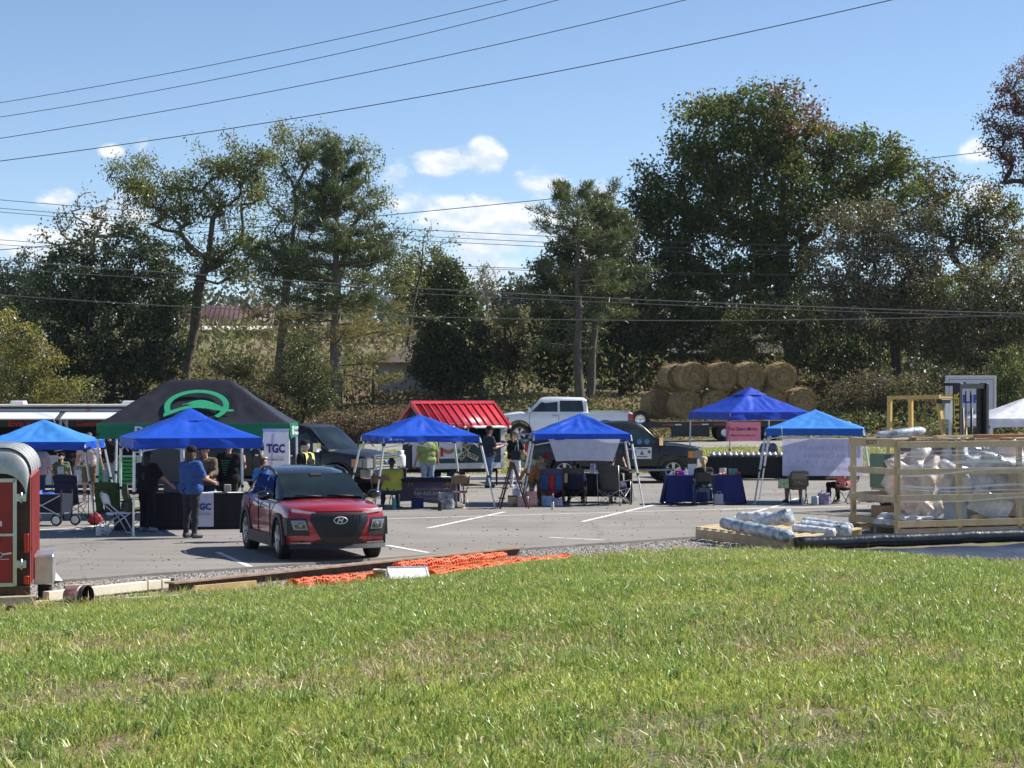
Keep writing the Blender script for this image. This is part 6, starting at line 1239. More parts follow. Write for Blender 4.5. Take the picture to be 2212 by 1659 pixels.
# hot dog trailer
DT = R(27); dt = thing('hot_dog_trailer', 'dark teal food trailer with a red ribbed metal roof', 'food trailer', (-2.5, 66.2, 0), DT)
teal_w = mat('board_teal', (.018, .05, .06), .6, var=.2, scale=3); trim_w = mat('trim_white', (.58, .60, .62), .6, var=.12, scale=4); red_roof = mat('roof_red', (.46, .025, .04), .35, var=.12, scale=3, coat=.2)
L_, D_ = 2.5, 2.0
part('front_wall', teal_w, dt, lambda b: (b.box((.66, .04, 1.21), (1.32, .08, 1.40)), b.box((1.93, .04, .90), (1.14, .08, .78)), b.box((2.44, .04, 1.6), (.12, .08, .62)), b.box((1.86, .04, 1.87), (1.08, .08, .08))))
part('end_wall', teal_w, dt, lambda b: b.prism([(.0, .5), (D_, .5), (D_, 1.9), (D_/2, 2.45), (.0, 1.9)], 0, .07, 'x')); part('back_wall', teal_w, dt, lambda b: b.box((L_/2, D_-.04, 1.2), (L_, .08, 1.4))); part('far_wall', teal_w, dt, lambda b: b.prism([(.0, .5), (D_, .5), (D_, 1.9), (D_/2, 2.45), (.0, 1.9)], L_-.07, L_, 'x'))
part('inner_wall', dark_in, dt, lambda b: b.box((1.8, 1.2, 1.2), (1.3, .03, 1.3)))
ov = .22; rise = .62; hw = D_/2+ov; za = 1.92-.62*ov/(D_/2)+.02
for s in (0, 1):
    def pan(u, v): return (-.15+(L_+.3)*u, (-ov+hw*v) if s == 0 else (D_+ov-hw*v), za+(rise+.137)*v)
    b = MB(); b.grid(pan, 2, 2); o = b.build('roof_panel', red_roof, dt); o.modifiers.new('s', 'SOLIDIFY').thickness = .03
    each('roof_rib', red_roof, dt, np.linspace(-.12, L_+.12, 12), lambda b, x: b.bar((x, -ov if s == 0 else D_+ov, za+.028), (x, D_/2, za+rise+.165), .035, .03))
part('ridge_cap', red_roof, dt, lambda b: b.prism([(D_/2-.14, za+rise+.09), (D_/2, za+rise+.18), (D_/2+.14, za+rise+.09), (D_/2, za+rise+.15)], -.17, L_+.17, 'x'))
each('rake_trim', red_roof, dt, ((0, -.165), (1, -.165), (0, L_+.165), (1, L_+.165)), lambda b, q: b.bar((q[1], -ov if q[0] == 0 else D_+ov, za-.02), (q[1], D_/2, za+rise+.10), .03, .14))
part('skirt_board', trim_w, dt, lambda b: b.box((L_/2, -.02, .62), (L_, .03, .17))); part('eave_board', trim_w, dt, lambda b: b.box((L_/2, -.03, 1.88), (L_, .03, .08))); part('corner_board', trim_w, dt, lambda b: b.box((L_-.03, -.02, 1.2), (.13, .03, 1.36))); part('counter', trim_w, dt, lambda b: b.box((1.86, -.14, 1.29), (1.1, .30, .04)))
part('serving_flap', trim_w, dt, lambda b: b.box((1.86, -.25, 1.82), (1.08, .52, .03), (R(8), 0, 0))); part('window_frame', trim_w, dt, lambda b: (b.box((1.30, -.005, 1.56), (.05, .03, .52))))
each('globe_bulb', mat('bulb_white', (.8, .8, .78), .2), dt, [(x, -.26, 1.80) for x in np.linspace(.3, 2.6, 7)]+[(L_+.03, -.08, z) for z in (1.62, 1.30, .98)], lambda b, q: b.ell(q, .045, 10, 7))
po = part('hot_dog_poster', bookm, dt, lambda b: b.box((.70, -.015, 1.10), (.78, .014, .50))); part('sausage', mat('sausage', (.50, .17, .07), .5), po, lambda b: b.tube([(.63+.16*math.cos(a), -.028, 1.15+.11*math.sin(a)) for a in np.linspace(PI*1.05, PI*1.95, 9)], [.03, .05, .055, .055, .055, .055, .055, .05, .03], 8)); part('red_stripe', red_ink, po, lambda b: b.box((.40, -.026, 1.05), (.10, .005, .28))); part('green_leaf', mint_c, po, lambda b: b.prism([(.93, 1.0), (1.02, 1.0), (1.05, 1.12), (1.0, 1.1), (.98, 1.22), (.95, 1.1), (.90, 1.14)], -.027, -.023))
cream = mat('sign_cream', (.58, .52, .33), .6)
for s, x, z, a, w in (('THE', 1.20, 1.22, 25, .30), ('DOGS', 1.14, .96, -42, .38), ('OUT', 1.45, .90, 25, .36)):
    pl = part('word_board', cream, dt, lambda b: b.box((0, 0, 0), (w, .02, .15)), loc=(x, -.03, z), rot=(0, R(a), 0)); text(s, ink, pl, (0, -.014, 0), .14, width=w*.82, bold=.006)
dp = part('side_poster', trim_w, dt, lambda b: b.box((-.02, .75, 1.05), (.02, .9, .95))); text('HOT\nDOG', mat('yellow_ink', (.70, .48, .03), .6), dp, (-.04, .55, .95), .20, rot=(PI/2, 0, -PI/2), bold=.02)
part('vent_box', grey_al, dt, lambda b: b.box((-.14, .9, 1.82), (.24, .42, .26)), bevel=.01); part('door_opening', dark_in, dt, lambda b: b.box((-.012, 1.6, 1.1), (.02, .55, 1.15)))
each('wheel', rubber, dt, ((.95, .12), (.95, 1.88)), lambda b, q: b.lathe([(.12, -.09), (.27, -.09), (.30, -.05), (.30, .05), (.27, .09), (.12, .09)], 18, Matrix.Translation((q[0], q[1], .30)) @ Matrix.Rotation(PI/2, 4, 'X'))); part('axle_frame', dark_void, dt, lambda b: b.box((L_/2, 1, .46), (L_*1.0, 1.2, .12))); part('drawbar', dark_void, dt, lambda b: b.bar((0, 1, .45), (-1.0, 1, .45), .10, .10)); each('jack', dark_void, dt, ((.15, .15), (2.35, .15), (-.8, 1)), lambda b, q: b.cyl((q[0], q[1], .5), (q[0], q[1], 0), .03, n=6))
tank = tag(part('propane_tank', white_plastic, None, lambda b: b.lathe([(.001, .05), (.10, .05), (.15, .10), (.155, .16), (.155, .38), (.13, .45), (.05, .48), (.001, .48)], 16), loc=SP(1577, 1850, 65.0)), 'white propane tank beside the teal food trailer', 'propane tank')
part('collar', white_plastic, tank, lambda b: b.lathe([(.10, .46), (.105, .58), (.095, .58), (.09, .46)], 14)); part('valve', alloy, tank, lambda b: b.cyl((0, 0, .47), (0, 0, .56), .025, n=8)); part('label_sticker', blue_f, tank, lambda b: b.box((-.04, -.152, .33), (.12, .02, .1))); part('stand', dark_void, tank, lambda b: b.box((0, 0, -.22), (.34, .34, .52)))
tag(part('wheel_stop', trim_w, None, lambda b: b.box((0, 0, .06), (1.9, .15, .12), taper=.92), loc=SG(1945, 1889), rot=(0, 0, R(6)), bevel=.015), 'pale concrete wheel stop by the teal food trailer', 'wheel stop')

# silver roofed red cargo trailer
RT = R(10); rt = thing('cargo_trailer', 'red enclosed cargo trailer with a rounded silver roof', 'cargo trailer', (-6.53, 29.6, -.06), RT)
red_t = mat('trailer_red', (.33, .022, .022), .4, .1, var=.18, scale=2.2, col2=None); red_side = mat('trailer_red_faded', (.42, .10, .10), .5, .1, var=.25, scale=4, stretch=(1, 1, .3)); rust = mat('rusty_frame', (.045, .028, .020), .8, var=.5, scale=12, col2=(.10, .05, .03)); silver_r = mat('roof_silver', (.48, .48, .46), .42, .55, var=.2, scale=5)
W1, L1, H1 = 1.62, 3.1, 2.18
prof = [(0, .32), (0, H1-.34)]+[(-.34+.34*math.cos(a), H1-.34+.34*math.sin(a)) for a in np.linspace(0, PI/2, 7)[1:]]; prof = prof+[(-W1-x, z) for x, z in reversed(prof)]
part('body', rust, rt, lambda b: b.prism(prof, 0, .05)); part('shell', red_side, rt, lambda b: b.prism([(x*.995-.004, z) for x, z in prof], .05, L1))
def rib(b, y): b.grid(lambda u, v: (lambda k: (prof[1:-1][k][0]+(.012 if prof[1:-1][k][0] > -.8 else -.012), y+.03*v, prof[1:-1][k][1]+.008))(int(round(u*(len(prof)-3)))), len(prof)-3, 1)
sk = part('roof', silver_r, rt, lambda b: b.grid(lambda u, v: (lambda a: ((-.34+.36*math.cos(a) if u < .5 else -W1+.34-.36*math.cos(a)), -.03+(L1+.03)*v, H1-.34+.36*math.sin(a)))(PI/2*min(1, (u if u < .5 else 1-u)*2*1.2)), 24, 14))
def capf(u, v): k = 1+u*(len(prof)-3); i = min(len(prof)-3, int(k)); t = k-i; x = prof[i][0]+(prof[i+1][0]-prof[i][0])*t; z = prof[i][1]+(prof[i+1][1]-prof[i][1])*t; return (-W1/2+(x+W1/2)*(1.012-.07*v), .02-.11*math.sin(v*PI/2), z+.012-.34*v*v)
part('roof_cap', silver_r, rt, lambda b: b.grid(capf, 28, 6))
each('side_rib', red_side, rt, [(.25+.24*i) for i in range(12)], lambda b, y: b.box((.004, y, 1.06), (.02, .045, 1.44)))
each('roof_seam', silver_r, rt, (.35, 1.1, 1.9, 2.7), lambda b, y: b.tube([(-.34+.362*math.cos(a), y, H1-.34+.362*math.sin(a)) for a in np.linspace(0, PI/2, 7)]+[(-W1/2, y, H1+.022)], .010, 5))
dr = part('door', red_t, rt, lambda b: b.box((-.20-.55, -.02, 1.05), (1.06, .04, 1.36))); 
each('door_frame', alloy, dr, (((-.20, 1.05), (.05, 1.44)), ((-1.29, 1.05), (.05, 1.44)), ((-.745, 1.755), (1.10, .05)), ((-.745, .345), (1.10, .05))), lambda b, q: b.box((q[0][0], -.04, q[0][1]), (q[1][0], .04, q[1][1])))
each('hinge', alloy, dr, (1.52, .62), lambda b, z: (b.box((-.13, -.055, z), (.16, .025, .10)), b.cyl((-.115, -.07, z-.07), (-.115, -.07, z+.07), .018, n=8))); part('latch', alloy, dr, lambda b: (b.box((-.33, -.07, 1.02), (.30, .02, .035)), b.box((-.44, -.08, .96), (.06, .03, .12)))); part('plate_sticker', white_plastic, dr, lambda b: b.box((-.42, -.045, 1.17), (.10, .012, .07)))
lg = part('emblem', white_ink, dr, lambda b: (b.tube([(-.40+.035*math.cos(a), -.048, .75+.035*math.sin(a)) for a in np.linspace(0, 2*PI, 15)], .005, 4), b.box((-.30, -.048, .765), (.12, .01, .022), (0, R(-8), 0)), b.box((-.48, -.048, .745), (.08, .01, .012)), b.box((-.38, -.048, .69), (.20, .01, .008))))
each('tail_lamp', redlens, rt, ((-.05, .90, .26), (-.05, .40, .12)), lambda b, q: b.box((q[0], -.02, q[1]), (.07, .04, q[2])), bevel=.008); part('side_marker', redlens, rt, lambda b: b.box((.02, .12, .82), (.02, .07, .05)))
fen = part('fender', mat('fender_silver', (.52, .50, .52), .32, .8, var=.2, scale=6), rt, lambda b: (b.box((.15, 1.25, .67), (.26, .95, .03)), b.box((.15, .78, .47), (.26, .03, .40)), b.box((.15, 1.72, .47), (.26, .03, .40)), b.box((.275, 1.25, .47), (.02, .95, .40))), bevel=.01)
part('wheel', rubber, rt, lambda b: b.lathe([(.16, -.09), (.30, -.09), (.335, -.05), (.335, .05), (.30, .09), (.16, .09)], 24, Matrix.Translation((.15, 1.25, .335)) @ Matrix.Rotation(PI/2, 4, 'Y'))); part('bumper', rust, rt, lambda b: b.box((-W1/2, -.02, .26), (W1, .1, .12)))

# hay load: flat trailer and round bales
hz = road_z(8.0, .03); ht = thing('flatbed_trailer', 'black flatbed trailer carrying round hay bales', 'trailer', (9.9, 99.0, hz)); ht.rotation_euler.y = -.012
part('deck', mat('deck_wood', (.06, .05, .04), .9, var=.3), ht, lambda b: b.box((0, 0, .86), (8.6, 2.4, .06))); each('side_rail', dark_trim, ht, (-1.2, 1.2), lambda b, y: b.box((0, y, .76), (8.7, .10, .22))); part('tongue', dark_trim, ht, lambda b: b.bar((-4.2, 0, .62), (-6.4, 0, .55), .16, .16)); part('toolbox', dark_trim, ht, lambda b: b.box((-1.9, -1.1, .45), (1.7, .3, .42)), bevel=.02)
each('tape_mark', mat('tape_red', (.5, .03, .03), .4), ht, (-2.9, -1.7, -.6, .5, 2.7), lambda b, x: b.box((x, -1.256, .78), (.5, .012, .06))); each('tape_mark_white', white_plastic, ht, (-2.45, -1.25, -.15), lambda b, x: b.box((x, -1.256, .78), (.3, .012, .06)))
for i, (x, y) in enumerate(((-.35, -1.08), (.6, -1.08), (1.7, -1.08), (-.35, 1.08), (.6, 1.08), (1.7, 1.08))):
    w_ = part('wheel', rubber, ht, lambda b: b.lathe([(.18, -.12), (.36, -.12), (.40, -.07), (.40, .07), (.36, .12), (.18, .12)], 20, Matrix.Translation((x, y, .40)) @ Matrix.Rotation(PI/2, 4, 'X'))); part('rim', alloy, w_, lambda b: b.lathe([(.001, .10), (.10, .12), (.2, .10), (.22, .13)], 16, Matrix.Translation((x, y, .40)) @ Matrix.Rotation(PI/2, 4, 'X')))
sw = part('spare_wheel', rubber, ht, lambda b: b.lathe([(.18, -.12), (.36, -.12), (.42, -.07), (.42, .07), (.36, .12), (.18, .12)], 22, Matrix.Translation((-4.15, -1.0, 1.02)) @ Matrix.Rotation(PI/2, 4, 'X'))); part('rim', chrome, sw, lambda b: b.lathe([(.001, .06), (.06, .13), (.14, .08), (.2, .12), (.23, .13)], 16, Matrix.Translation((-4.15, -1.0, 1.02)) @ Matrix.Rotation(PI/2, 4, 'X')))
def hay_mat():
    m = mat('hay', (.28, .195, .085), .95, var=.35, scale=7, col2=(.52, .385, .18)); nt = m.node_tree; N = nt.nodes; L = nt.links; tc = N.new('ShaderNodeTexCoord'); sp = N.new('ShaderNodeSeparateXYZ'); L.new(tc.outputs['Object'], sp.inputs[0])
    w = N.new('ShaderNodeTexWave'); w.wave_type = 'RINGS'; w.rings_direction = 'Y'; w.inputs['Scale'].default_value = 4.5; w.inputs['Distortion'].default_value = 6; w.inputs['Detail'].default_value = 4; w.inputs['Detail Scale'].default_value = 3; L.new(tc.outputs['Object'], w.inputs['Vector'])
    bp = N.new('ShaderNodeBump'); bp.inputs['Strength'].default_value = .9; bp.inputs['Distance'].default_value = .10; L.new(w.outputs[1], bp.inputs['Height']); L.new(bp.outputs[0], N['Principled BSDF'].inputs['Normal']); return m
hay = hay_mat(); straw = mat('straw', (.42, .31, .14), .9, island=.4, var=.2)
def bale(label, px, py, Y, r=.66, ln=1.2, rz=15, seed=0, group='round hay bales on the flatbed'):
    b = MB(); rg = []; n = 28
    def q(a, t, rr): k = 1+.05*mnoise.noise(Vector((math.cos(a)*2, math.sin(a)*2, t*2+seed*3))); return (rr*k*math.cos(a), t, rr*k*math.sin(a)*(.96 if math.sin(a) < 0 else 1))
    prof_ = [(.02, -.03), (.12, -.055)]+[(.12+(r-.14)*i/7, -.075*(i % 2)-.02*math.sin(i*2+seed)) for i in range(1, 8)]+[(r, .06), (r*1.01, ln*.35), (r, ln*.7), (r*.98, ln-.04), (r*.8, ln), (.02, ln)]
    base = len(b.v); k = len(prof_)
    for rr, t in prof_:
        for j in range(n): b.v.append(q(2*PI*j/n, t-ln/2, rr))
    for i in range(k-1):
        for j in range(n): j2 = (j+1) % n; b.f.append([base+i*n+j, base+i*n+j2, base+(i+1)*n+j2, base+(i+1)*n+j]); b.m.append(0); b.sm.append(True)
    o = tag(b.build('hay_bale', hay, None, SP(px, py, Y), (0, R(seed*40), R(rz))), label, 'hay bale', group)
    g = np.random.default_rng(seed+70); m_ = 700; a = g.uniform(0, 2*PI, m_); t = np.where(g.random(m_) < .5, -ln/2, g.uniform(-ln/2, ln/2, m_)); rr = np.where(t == -ln/2, r*np.sqrt(g.random(m_)), r); p = np.stack([rr*np.cos(a), t, rr*np.sin(a)], 1)
    tg = np.stack([-np.sin(a), np.zeros(m_), np.cos(a)], 1)*.8+rand_unit(m_, g)*.45; tg[:, 1] -= .1; tg /= np.linalg.norm(tg, axis=1, keepdims=True); w = np.cross(tg, rand_unit(m_, g))*.006; s = g.uniform(.10, .30, m_)[:, None]; nn = np.stack([np.cos(a)*(t != -ln/2), -1.0*(t == -ln/2), np.sin(a)*(t != -ln/2)], 1)*.05
    tag(link('loose_straw', quads_mesh('loose_straw', np.stack([p-w, p+w, p+tg*s+nn+w*.6, p+tg*s+nn-w*.6], 1).reshape(-1, 3), 4, [straw]), o), kind='stuff'); return o
for i, (x, l) in enumerate(((2716, 'first bale from the pickup in the upper row of hay'), (2832, 'second bale from the pickup in the upper row of hay'), (2942, 'third bale from the pickup in the upper row of hay'), (3066, 'bale at the far end of the upper row of hay'))): bale(l, x, 1483-2*(i == 2), 98.4, r=.63-.02*(i == 2), seed=i)
bale('bale end on behind the first of the upper row of hay', 2655, 1487, 99.8, seed=5, r=.62, rz=18)
for i, (x, y, l) in enumerate(((2693, 1594, 'bale nearest the spare wheel in the lower row of hay'), (2806, 1590, 'second bale from the spare wheel in the lower row'), (2918, 1586, 'lower row bale just beside the canopy peak'), (3030, 1584, 'lower row bale behind the canopy slope'), (3142, 1582, 'bale at the far end of the lower row of hay'))): bale(l, x, y, 98.4, r=.63, seed=i+8)
bale('bale lying behind the spare wheel at the trailer nose', 2588, 1594, 99.7, r=.64, seed=15, rz=18)

# forklift behind the crate
FH = R(-43); fl = thing('forklift', 'yellow forklift with a black mast lettered in yellow', 'forklift', (10.16, 52.6, 0), FH)
fy = mat('forklift_yellow', (.62, .42, .12), .45, var=.12, scale=5, coat=.2)
part('body', fy, fl, lambda b: (b.box((-.35, 0, .75), (1.7, 1.05, .6)), b.box((-1.15, 0, .95), (.55, 1.1, .9)))), part('seat', blackp, fl, lambda b: (b.box((-.45, 0, 1.12), (.5, .5, .14)), b.box((-.70, 0, 1.42), (.12, .5, .55), (0, R(-10), 0))))
zt_ = 2.72
each('guard_post', fy, fl, ((.42, -.5, .72, -.46), (.42, .5, .72, .46), (-.95, -.5, -.95, -.46), (-.95, .5, -.95, .46)), lambda b, q: b.bar((q[0] if q[0] < 0 else q[2], q[1], 1.1), (q[0] if q[0] < 0 else q[0]-.02, q[3], zt_), .10, .08)); each('guard_beam', fy, fl, (-.46, .46), lambda b, y: b.bar((-1.0, y, zt_+.02), (.46, y, zt_+.05), .09, .09)); each('guard_bar', fy, fl, (-.93, -.6, -.27, .06, .38), lambda b, x: b.bar((x, -.46, zt_+.03), (x, .46, zt_+.03), .05, .04))
part('windscreen', mat('clear_sheet', (.5, .55, .58), .08, alpha=.28, spec=.8), fl, lambda b: b.grid(lambda u, v: (.72-.30*v+.01, -.44+.88*u, 1.25+1.42*v), 2, 2))
for s in (-1, 1):
    mp = part('mast_rail', mat('mast_black', (.010, .010, .011), .45, var=.3), fl, lambda b: (b.box((1.02, s*.60, 1.62), (.20, .12, 2.95)), b.box((.94, s*.50, 1.55), (.12, .07, 2.85))), bevel=.008)
    if s < 0: text('HYSTER', mat('mast_yellow', (.75, .55, .04), .5), mp, (1.04, s*.665, 2.38), .20, rot=(PI/2, -PI/2, 0), width=1.0, bold=.006); 
each('mast_cross', MATS['mast_black'], fl, (3.02, .5), lambda b, z: b.box((1.0, 0, z), (.16, 1.24, .12))); part('mast_cap', MATS['mast_black'], fl, lambda b: b.box((.86, -.54, 3.06), (.5, .16, .07)), bevel=.03); each('lift_cylinder', dark_trim, fl, (-.2, .2), lambda b, y: b.cyl((.92, y, .5), (.92, y, 2.5), .035, n=8)); each('hose', blackp, fl, (-.12, .1), lambda b, y: b.tube([(.95, y, 2.9), (.9, y+.1, 2.4), (.93, y+.02, 1.9), (.95, y, 1.4)], .016, 5)); part('light_bar', blackp, fl, lambda b: b.box((.50, -.38, zt_-.06), (.16, .40, .10)), bevel=.01)
part('steering_wheel', blackp, fl, lambda b: b.tube([(.2+.06*math.sin(a), .18*math.cos(a), 1.5+.17*math.sin(a)) for a in np.linspace(0, 2*PI, 17)], .018, 6, caps=False)); each('fork', MATS['mast_black'], fl, (-.28, .28), lambda b, y: (b.box((1.7, y, .08), (1.1, .12, .04)), b.box((1.16, y, .35), (.05, .12, .58)))); each('wheel', rubber, fl, ((.75, -.46), (.75, .46), (-.95, -.42), (-.95, .42)), lambda b, q: b.lathe([(.1, -.1), (.3, -.1), (.33, -.05), (.33, .05), (.3, .1), (.1, .1)], 18, Matrix.Translation((q[0], q[1], .33)) @ Matrix.Rotation(PI/2, 4, 'X')))
# white church sign
sg = thing('lot_sign', 'white sign board with blue lettering behind the forklift', 'sign', (*SP(3822, 1560, 75).xy, 0), R(-4)); bl_ink = mat('royal_ink', (.03, .06, .42), .5)
part('board', mat('sign_white', (.60, .61, .62), .6, var=.06), sg, lambda b: b.box((0, 0, 2.70), (1.70, .22, 1.46)), bevel=.01); each('post', steel, sg, (-.7, .7), lambda b, x: b.box((x, 0, 1.0), (.10, .10, 2.0))); part('border', grey_al, sg, lambda b: [b.box(c, d) for c, d in (((0, -.113, 3.30), (1.5, .006, .012)), ((-.75, -.113, 2.7), (.012, .006, 1.2)), ((.75, -.113, 2.7), (.012, .006, 1.2)))])
text('LIFE', bl_ink, sg, (.12, -.116, 2.62), .38, width=.80, bold=.012); text('God and', bl_ink, sg, (-.18, -.116, 2.18), .17, width=.62); part('print_mark', bl_ink, sg, lambda b: b.box((-.22, -.114, 3.17), (.10, .006, .08)))
# ------------------------------------------------------------------ crate, pallet and the things on the gravel
pine_w = mat('raw_timber', (.46, .34, .19), .75, var=.22, scale=5, stretch=(1, 1, .3), bump=.2, col2=(.58, .46, .28)); pine_g = mat('weathered_timber', (.33, .27, .19), .8, var=.25, scale=6, bump=.2, col2=(.45, .38, .28))
film = mat('stretch_film', (.75, .78, .80), .12, var=.1, scale=3, alpha=.11, spec=.9, stretch=(1, 1, 8), bump=.6, bscale=8); film_d = mat('film_wrap', (.10, .125, .15), .18, scale=6, col2=(.66, .72, .78), coat=.6, bump=.9, bscale=18); film_w = mat('film_white', (.40, .40, .42), .25, scale=5, col2=(.78, .78, .80), coat=.5, bump=.9, bscale=16)
CA = R(22); cr = thing('shipping_crate', 'tall open timber crate wrapped in clear stretch film', 'crate', (7.76, 44.0, -.05), CA); CL, CD, CH = 4.38, 1.7, 1.95
each('post', pine_w, cr, [(x, y) for x in (0, 1.46, 2.92, 4.38) for y in (0, CD)], lambda b, q: b.box((q[0], q[1], CH/2), (.10, .09, CH)), bevel=.004)
each('rail', pine_w, cr, [(z, y) for z in (1.87, 1.32, .79, .27) for y in (-.065, CD+.065)], lambda b, q: b.box((CL/2, q[1], q[0]), (CL+.1, .04, .13)), bevel=.003); each('end_rail', pine_w, cr, [(z, x) for z in (1.90, 1.33, .77, .30) for x in (-.07, CL+.07)], lambda b, q: b.box((q[1], CD/2, q[0]), (.04, CD+.1, .13 if q[0] < 1.8 else .17)), bevel=.003)
each('base_plank', pine_g, cr, [.12+.46*i for i in range(10)], lambda b, x: b.box((x, CD/2, .19), (.14, CD, .03))); each('skid', pine_g, cr, (.0, CD/2, CD), lambda b, y: b.box((CL/2, y, .10), (CL, .09, .14))); each('lid_board', pine_w, cr, (.05, 1.46, 2.92, 4.33), lambda b, x: b.box((x, CD/2, CH+.018), (.12, CD+.15, .03)))
fm_ = MB(); 
fm_.grid(lambda u, v: (CL*u, -.095-.012*math.sin(u*40)*(v*(1-v)), .36+1.52*v+.03*math.sin(u*14)), 40, 8); o = fm_.build('film', film, cr); fm_ = MB(); fm_.grid(lambda u, v: (-.10, CD*u, .70+1.15*v+.03*math.sin(u*7)), 10, 6); fm_.build('film', film, cr)
fs = mat('film_fold', (.8, .82, .84), .15, alpha=.55, spec=.9, coat=.4)
each('film_strand', fs, cr, [(1.44, -.11, .03), (1.30, -.112, .02), (1.62, -.108, .012), (1.05, -.11, .02), (.93, -.11, .012), (1.75, -.11, .012), (.70, -.11, .015)], lambda b, q: b.grid(lambda u, v: (CL*u, q[1]-.004*math.sin(u*30), q[0]+.05*math.sin(u*3+q[0]*9)+.03*math.sin(u*8+q[0]*3)+q[2]*(2*v-1)), 30, 1))
text('SCOTT', ink, cr, (-.095, .82, 1.90), .12, rot=(PI/2, 0, -PI/2), width=.42)
def CW(x, y, z): v = roty(Vector((x, y, z)), CA); return (7.76+v.x, 44+v.y, -.05+v.z)
def lump(name, label, cat, c, r, m, rz=0, seed=0, jit=.5, rot=(0, 0, 0)): 
    b = MB(); b.ell((0, 0, 0), r, 40, 26, jit=jit)
    for i, v in enumerate(b.v):
        p = Vector(v); q = p*5+Vector((seed*3.3, 0, 0)); b.v[i] = tuple(p*(1+.13*(.5-abs(mnoise.noise(q)))*2+.07*(.5-abs(mnoise.noise(q*2.6)))*2))
    o = b.build(name, m, None, CW(*c), (rot[0], rot[1], CA+R(rz)+rot[2])); return tag(o, label, cat)
peach = mat('peach_wrap', (.56, .40, .31), .3, scale=4, col2=(.74, .68, .64), coat=.6, bump=.7, bscale=12); card = mat('cardboard', (.36, .23, .12), .85, var=.15, scale=6); greyblue = mat('grey_blue_panel', (.30, .33, .40), .35, scale=3, col2=(.40, .42, .47), coat=.3, bump=.3)
lump('wrapped_bundle', 'peach coloured plastic part wrapped in film inside the crate', 'bundle', (1.05, .75, .95), (.72, .42, .62), peach, 8, 1, .45, (0, R(22), 0)); lump('wrapped_bundle', 'large pale bundle in film at the crate centre', 'bundle', (2.05, .85, 1.1), (.85, .5, .62), film_w, -4, 2, .45); lump('wrapped_bundle', 'pinkish wrapped bundle bulging towards the crate end', 'bundle', (3.35, .8, 1.1), (.85, .5, .66), peach, 0, 3, .45); lump('wrapped_bundle', 'dark wrapped bundle high in the crate', 'bundle', (2.35, 1.1, 1.55), (.95, .35, .28), mat('dark_wrap', (.04, .045, .055), .3, coat=.5, bump=.8), 6, 4, .8)
def cbox(name, label, cat, c, d, m, rz=0, rot=(0, 0)): return tag(part(name, m, None, lambda b: b.box((0, 0, 0), d), loc=CW(*c), rot=(rot[0], rot[1], CA+R(rz)), bevel=.012), label, cat)
cbox('wrapped_slab', 'grey blue panel in film standing low in the crate', 'panel', (1.35, .32, .62), (1.0, .10, .62), greyblue, 4, (R(-12), R(4))); cbox('wrapped_slab', 'white wrapped slab leaning out of the crate floor', 'panel', (2.35, .25, .60), (.9, .22, .50), film_w, -12, (R(8), R(24))); cbox('carton', 'brown carton on the crate floor by the corner post', 'carton', (-.12+.45, .85, .47), (.62, .40, .26), card, 6); cbox('carton', 'flat brown carton beneath the pale bundle', 'carton', (2.95, .45, .47), (.55, .42, .22), card, -5); cbox('carton', 'second flat carton beside the pink bundle', 'carton', (3.7, .5, .45), (.5, .4, .18), card, 9)
cbox('plastic_bin', 'green bin behind the first crate bay', 'bin', (.55, 1.2, 1.30), (.62, .5, .7), mat('bin_green', (.012, .10, .04), .4), 3); cbox('plank_stack', 'red brown boards stacked high in the crate', 'boards', (1.35, 1.1, 1.58), (.95, .5, .5), mat('boards_redbrown', (.20, .09, .06), .7, var=.2), 2); cbox('wrapped_slab', 'dusky pink panel laid along the crate floor', 'panel', (3.3, .85, .75), (1.7, .5, .42), mat('panel_dusky', (.30, .24, .22), .5, coat=.3, bump=.4), 0)
lump('wrapped_bundle', 'white crumpled film sheets over the top of the crate load', 'film heap', (2.9, .7, 1.45), (1.0, .5, .2), film_w, 0, 12, .5); lump('wrapped_bundle', 'tan wrapped bundle low between the crate posts', 'bundle', (.95, .55, .55), (.45, .35, .25), peach, 0, 13, .5)
lump('wrapped_disc', 'flat grey disc on the crate floor behind the corner post', 'disc', (.30, 1.25, .72), (.36, .30, .07), film_d, 0, 8, .3); lump('wrapped_bundle', 'crumpled white film heap at the crate foot', 'film heap', (.25, .25, .36), (.45, .22, .10), film_w, 0, 9, .9)
b = MB(); b.tube([(-.55, 0, 0), (-.5, 0, 0), (.5, .02, .02), (.62, 0, .03)], [.04, .085, .095, .04], 12); tag(b.build('wrapped_roll', film_d, None, CW(.62, .9, CH+.12), (0, R(-4), CA)), 'shiny wrapped roll lying on top of the crate', 'roll')
tag(part('board', pine_w, None, lambda b: b.box((0, 0, 0), (1.3, .14, .05)), loc=CW(2.0, .8, CH+.06), rot=(0, 0, CA+.1)), 'loose pale board on top of the crate', 'board'); tag(part('board', mat('board_orange', (.45, .20, .08), .8, var=.2), None, lambda b: b.box((0, 0, 0), (1.9, .30, .06)), loc=CW(3.3, .7, CH+.065), rot=(0, 0, CA-.05)), 'orange brown board on top of the crate', 'board')
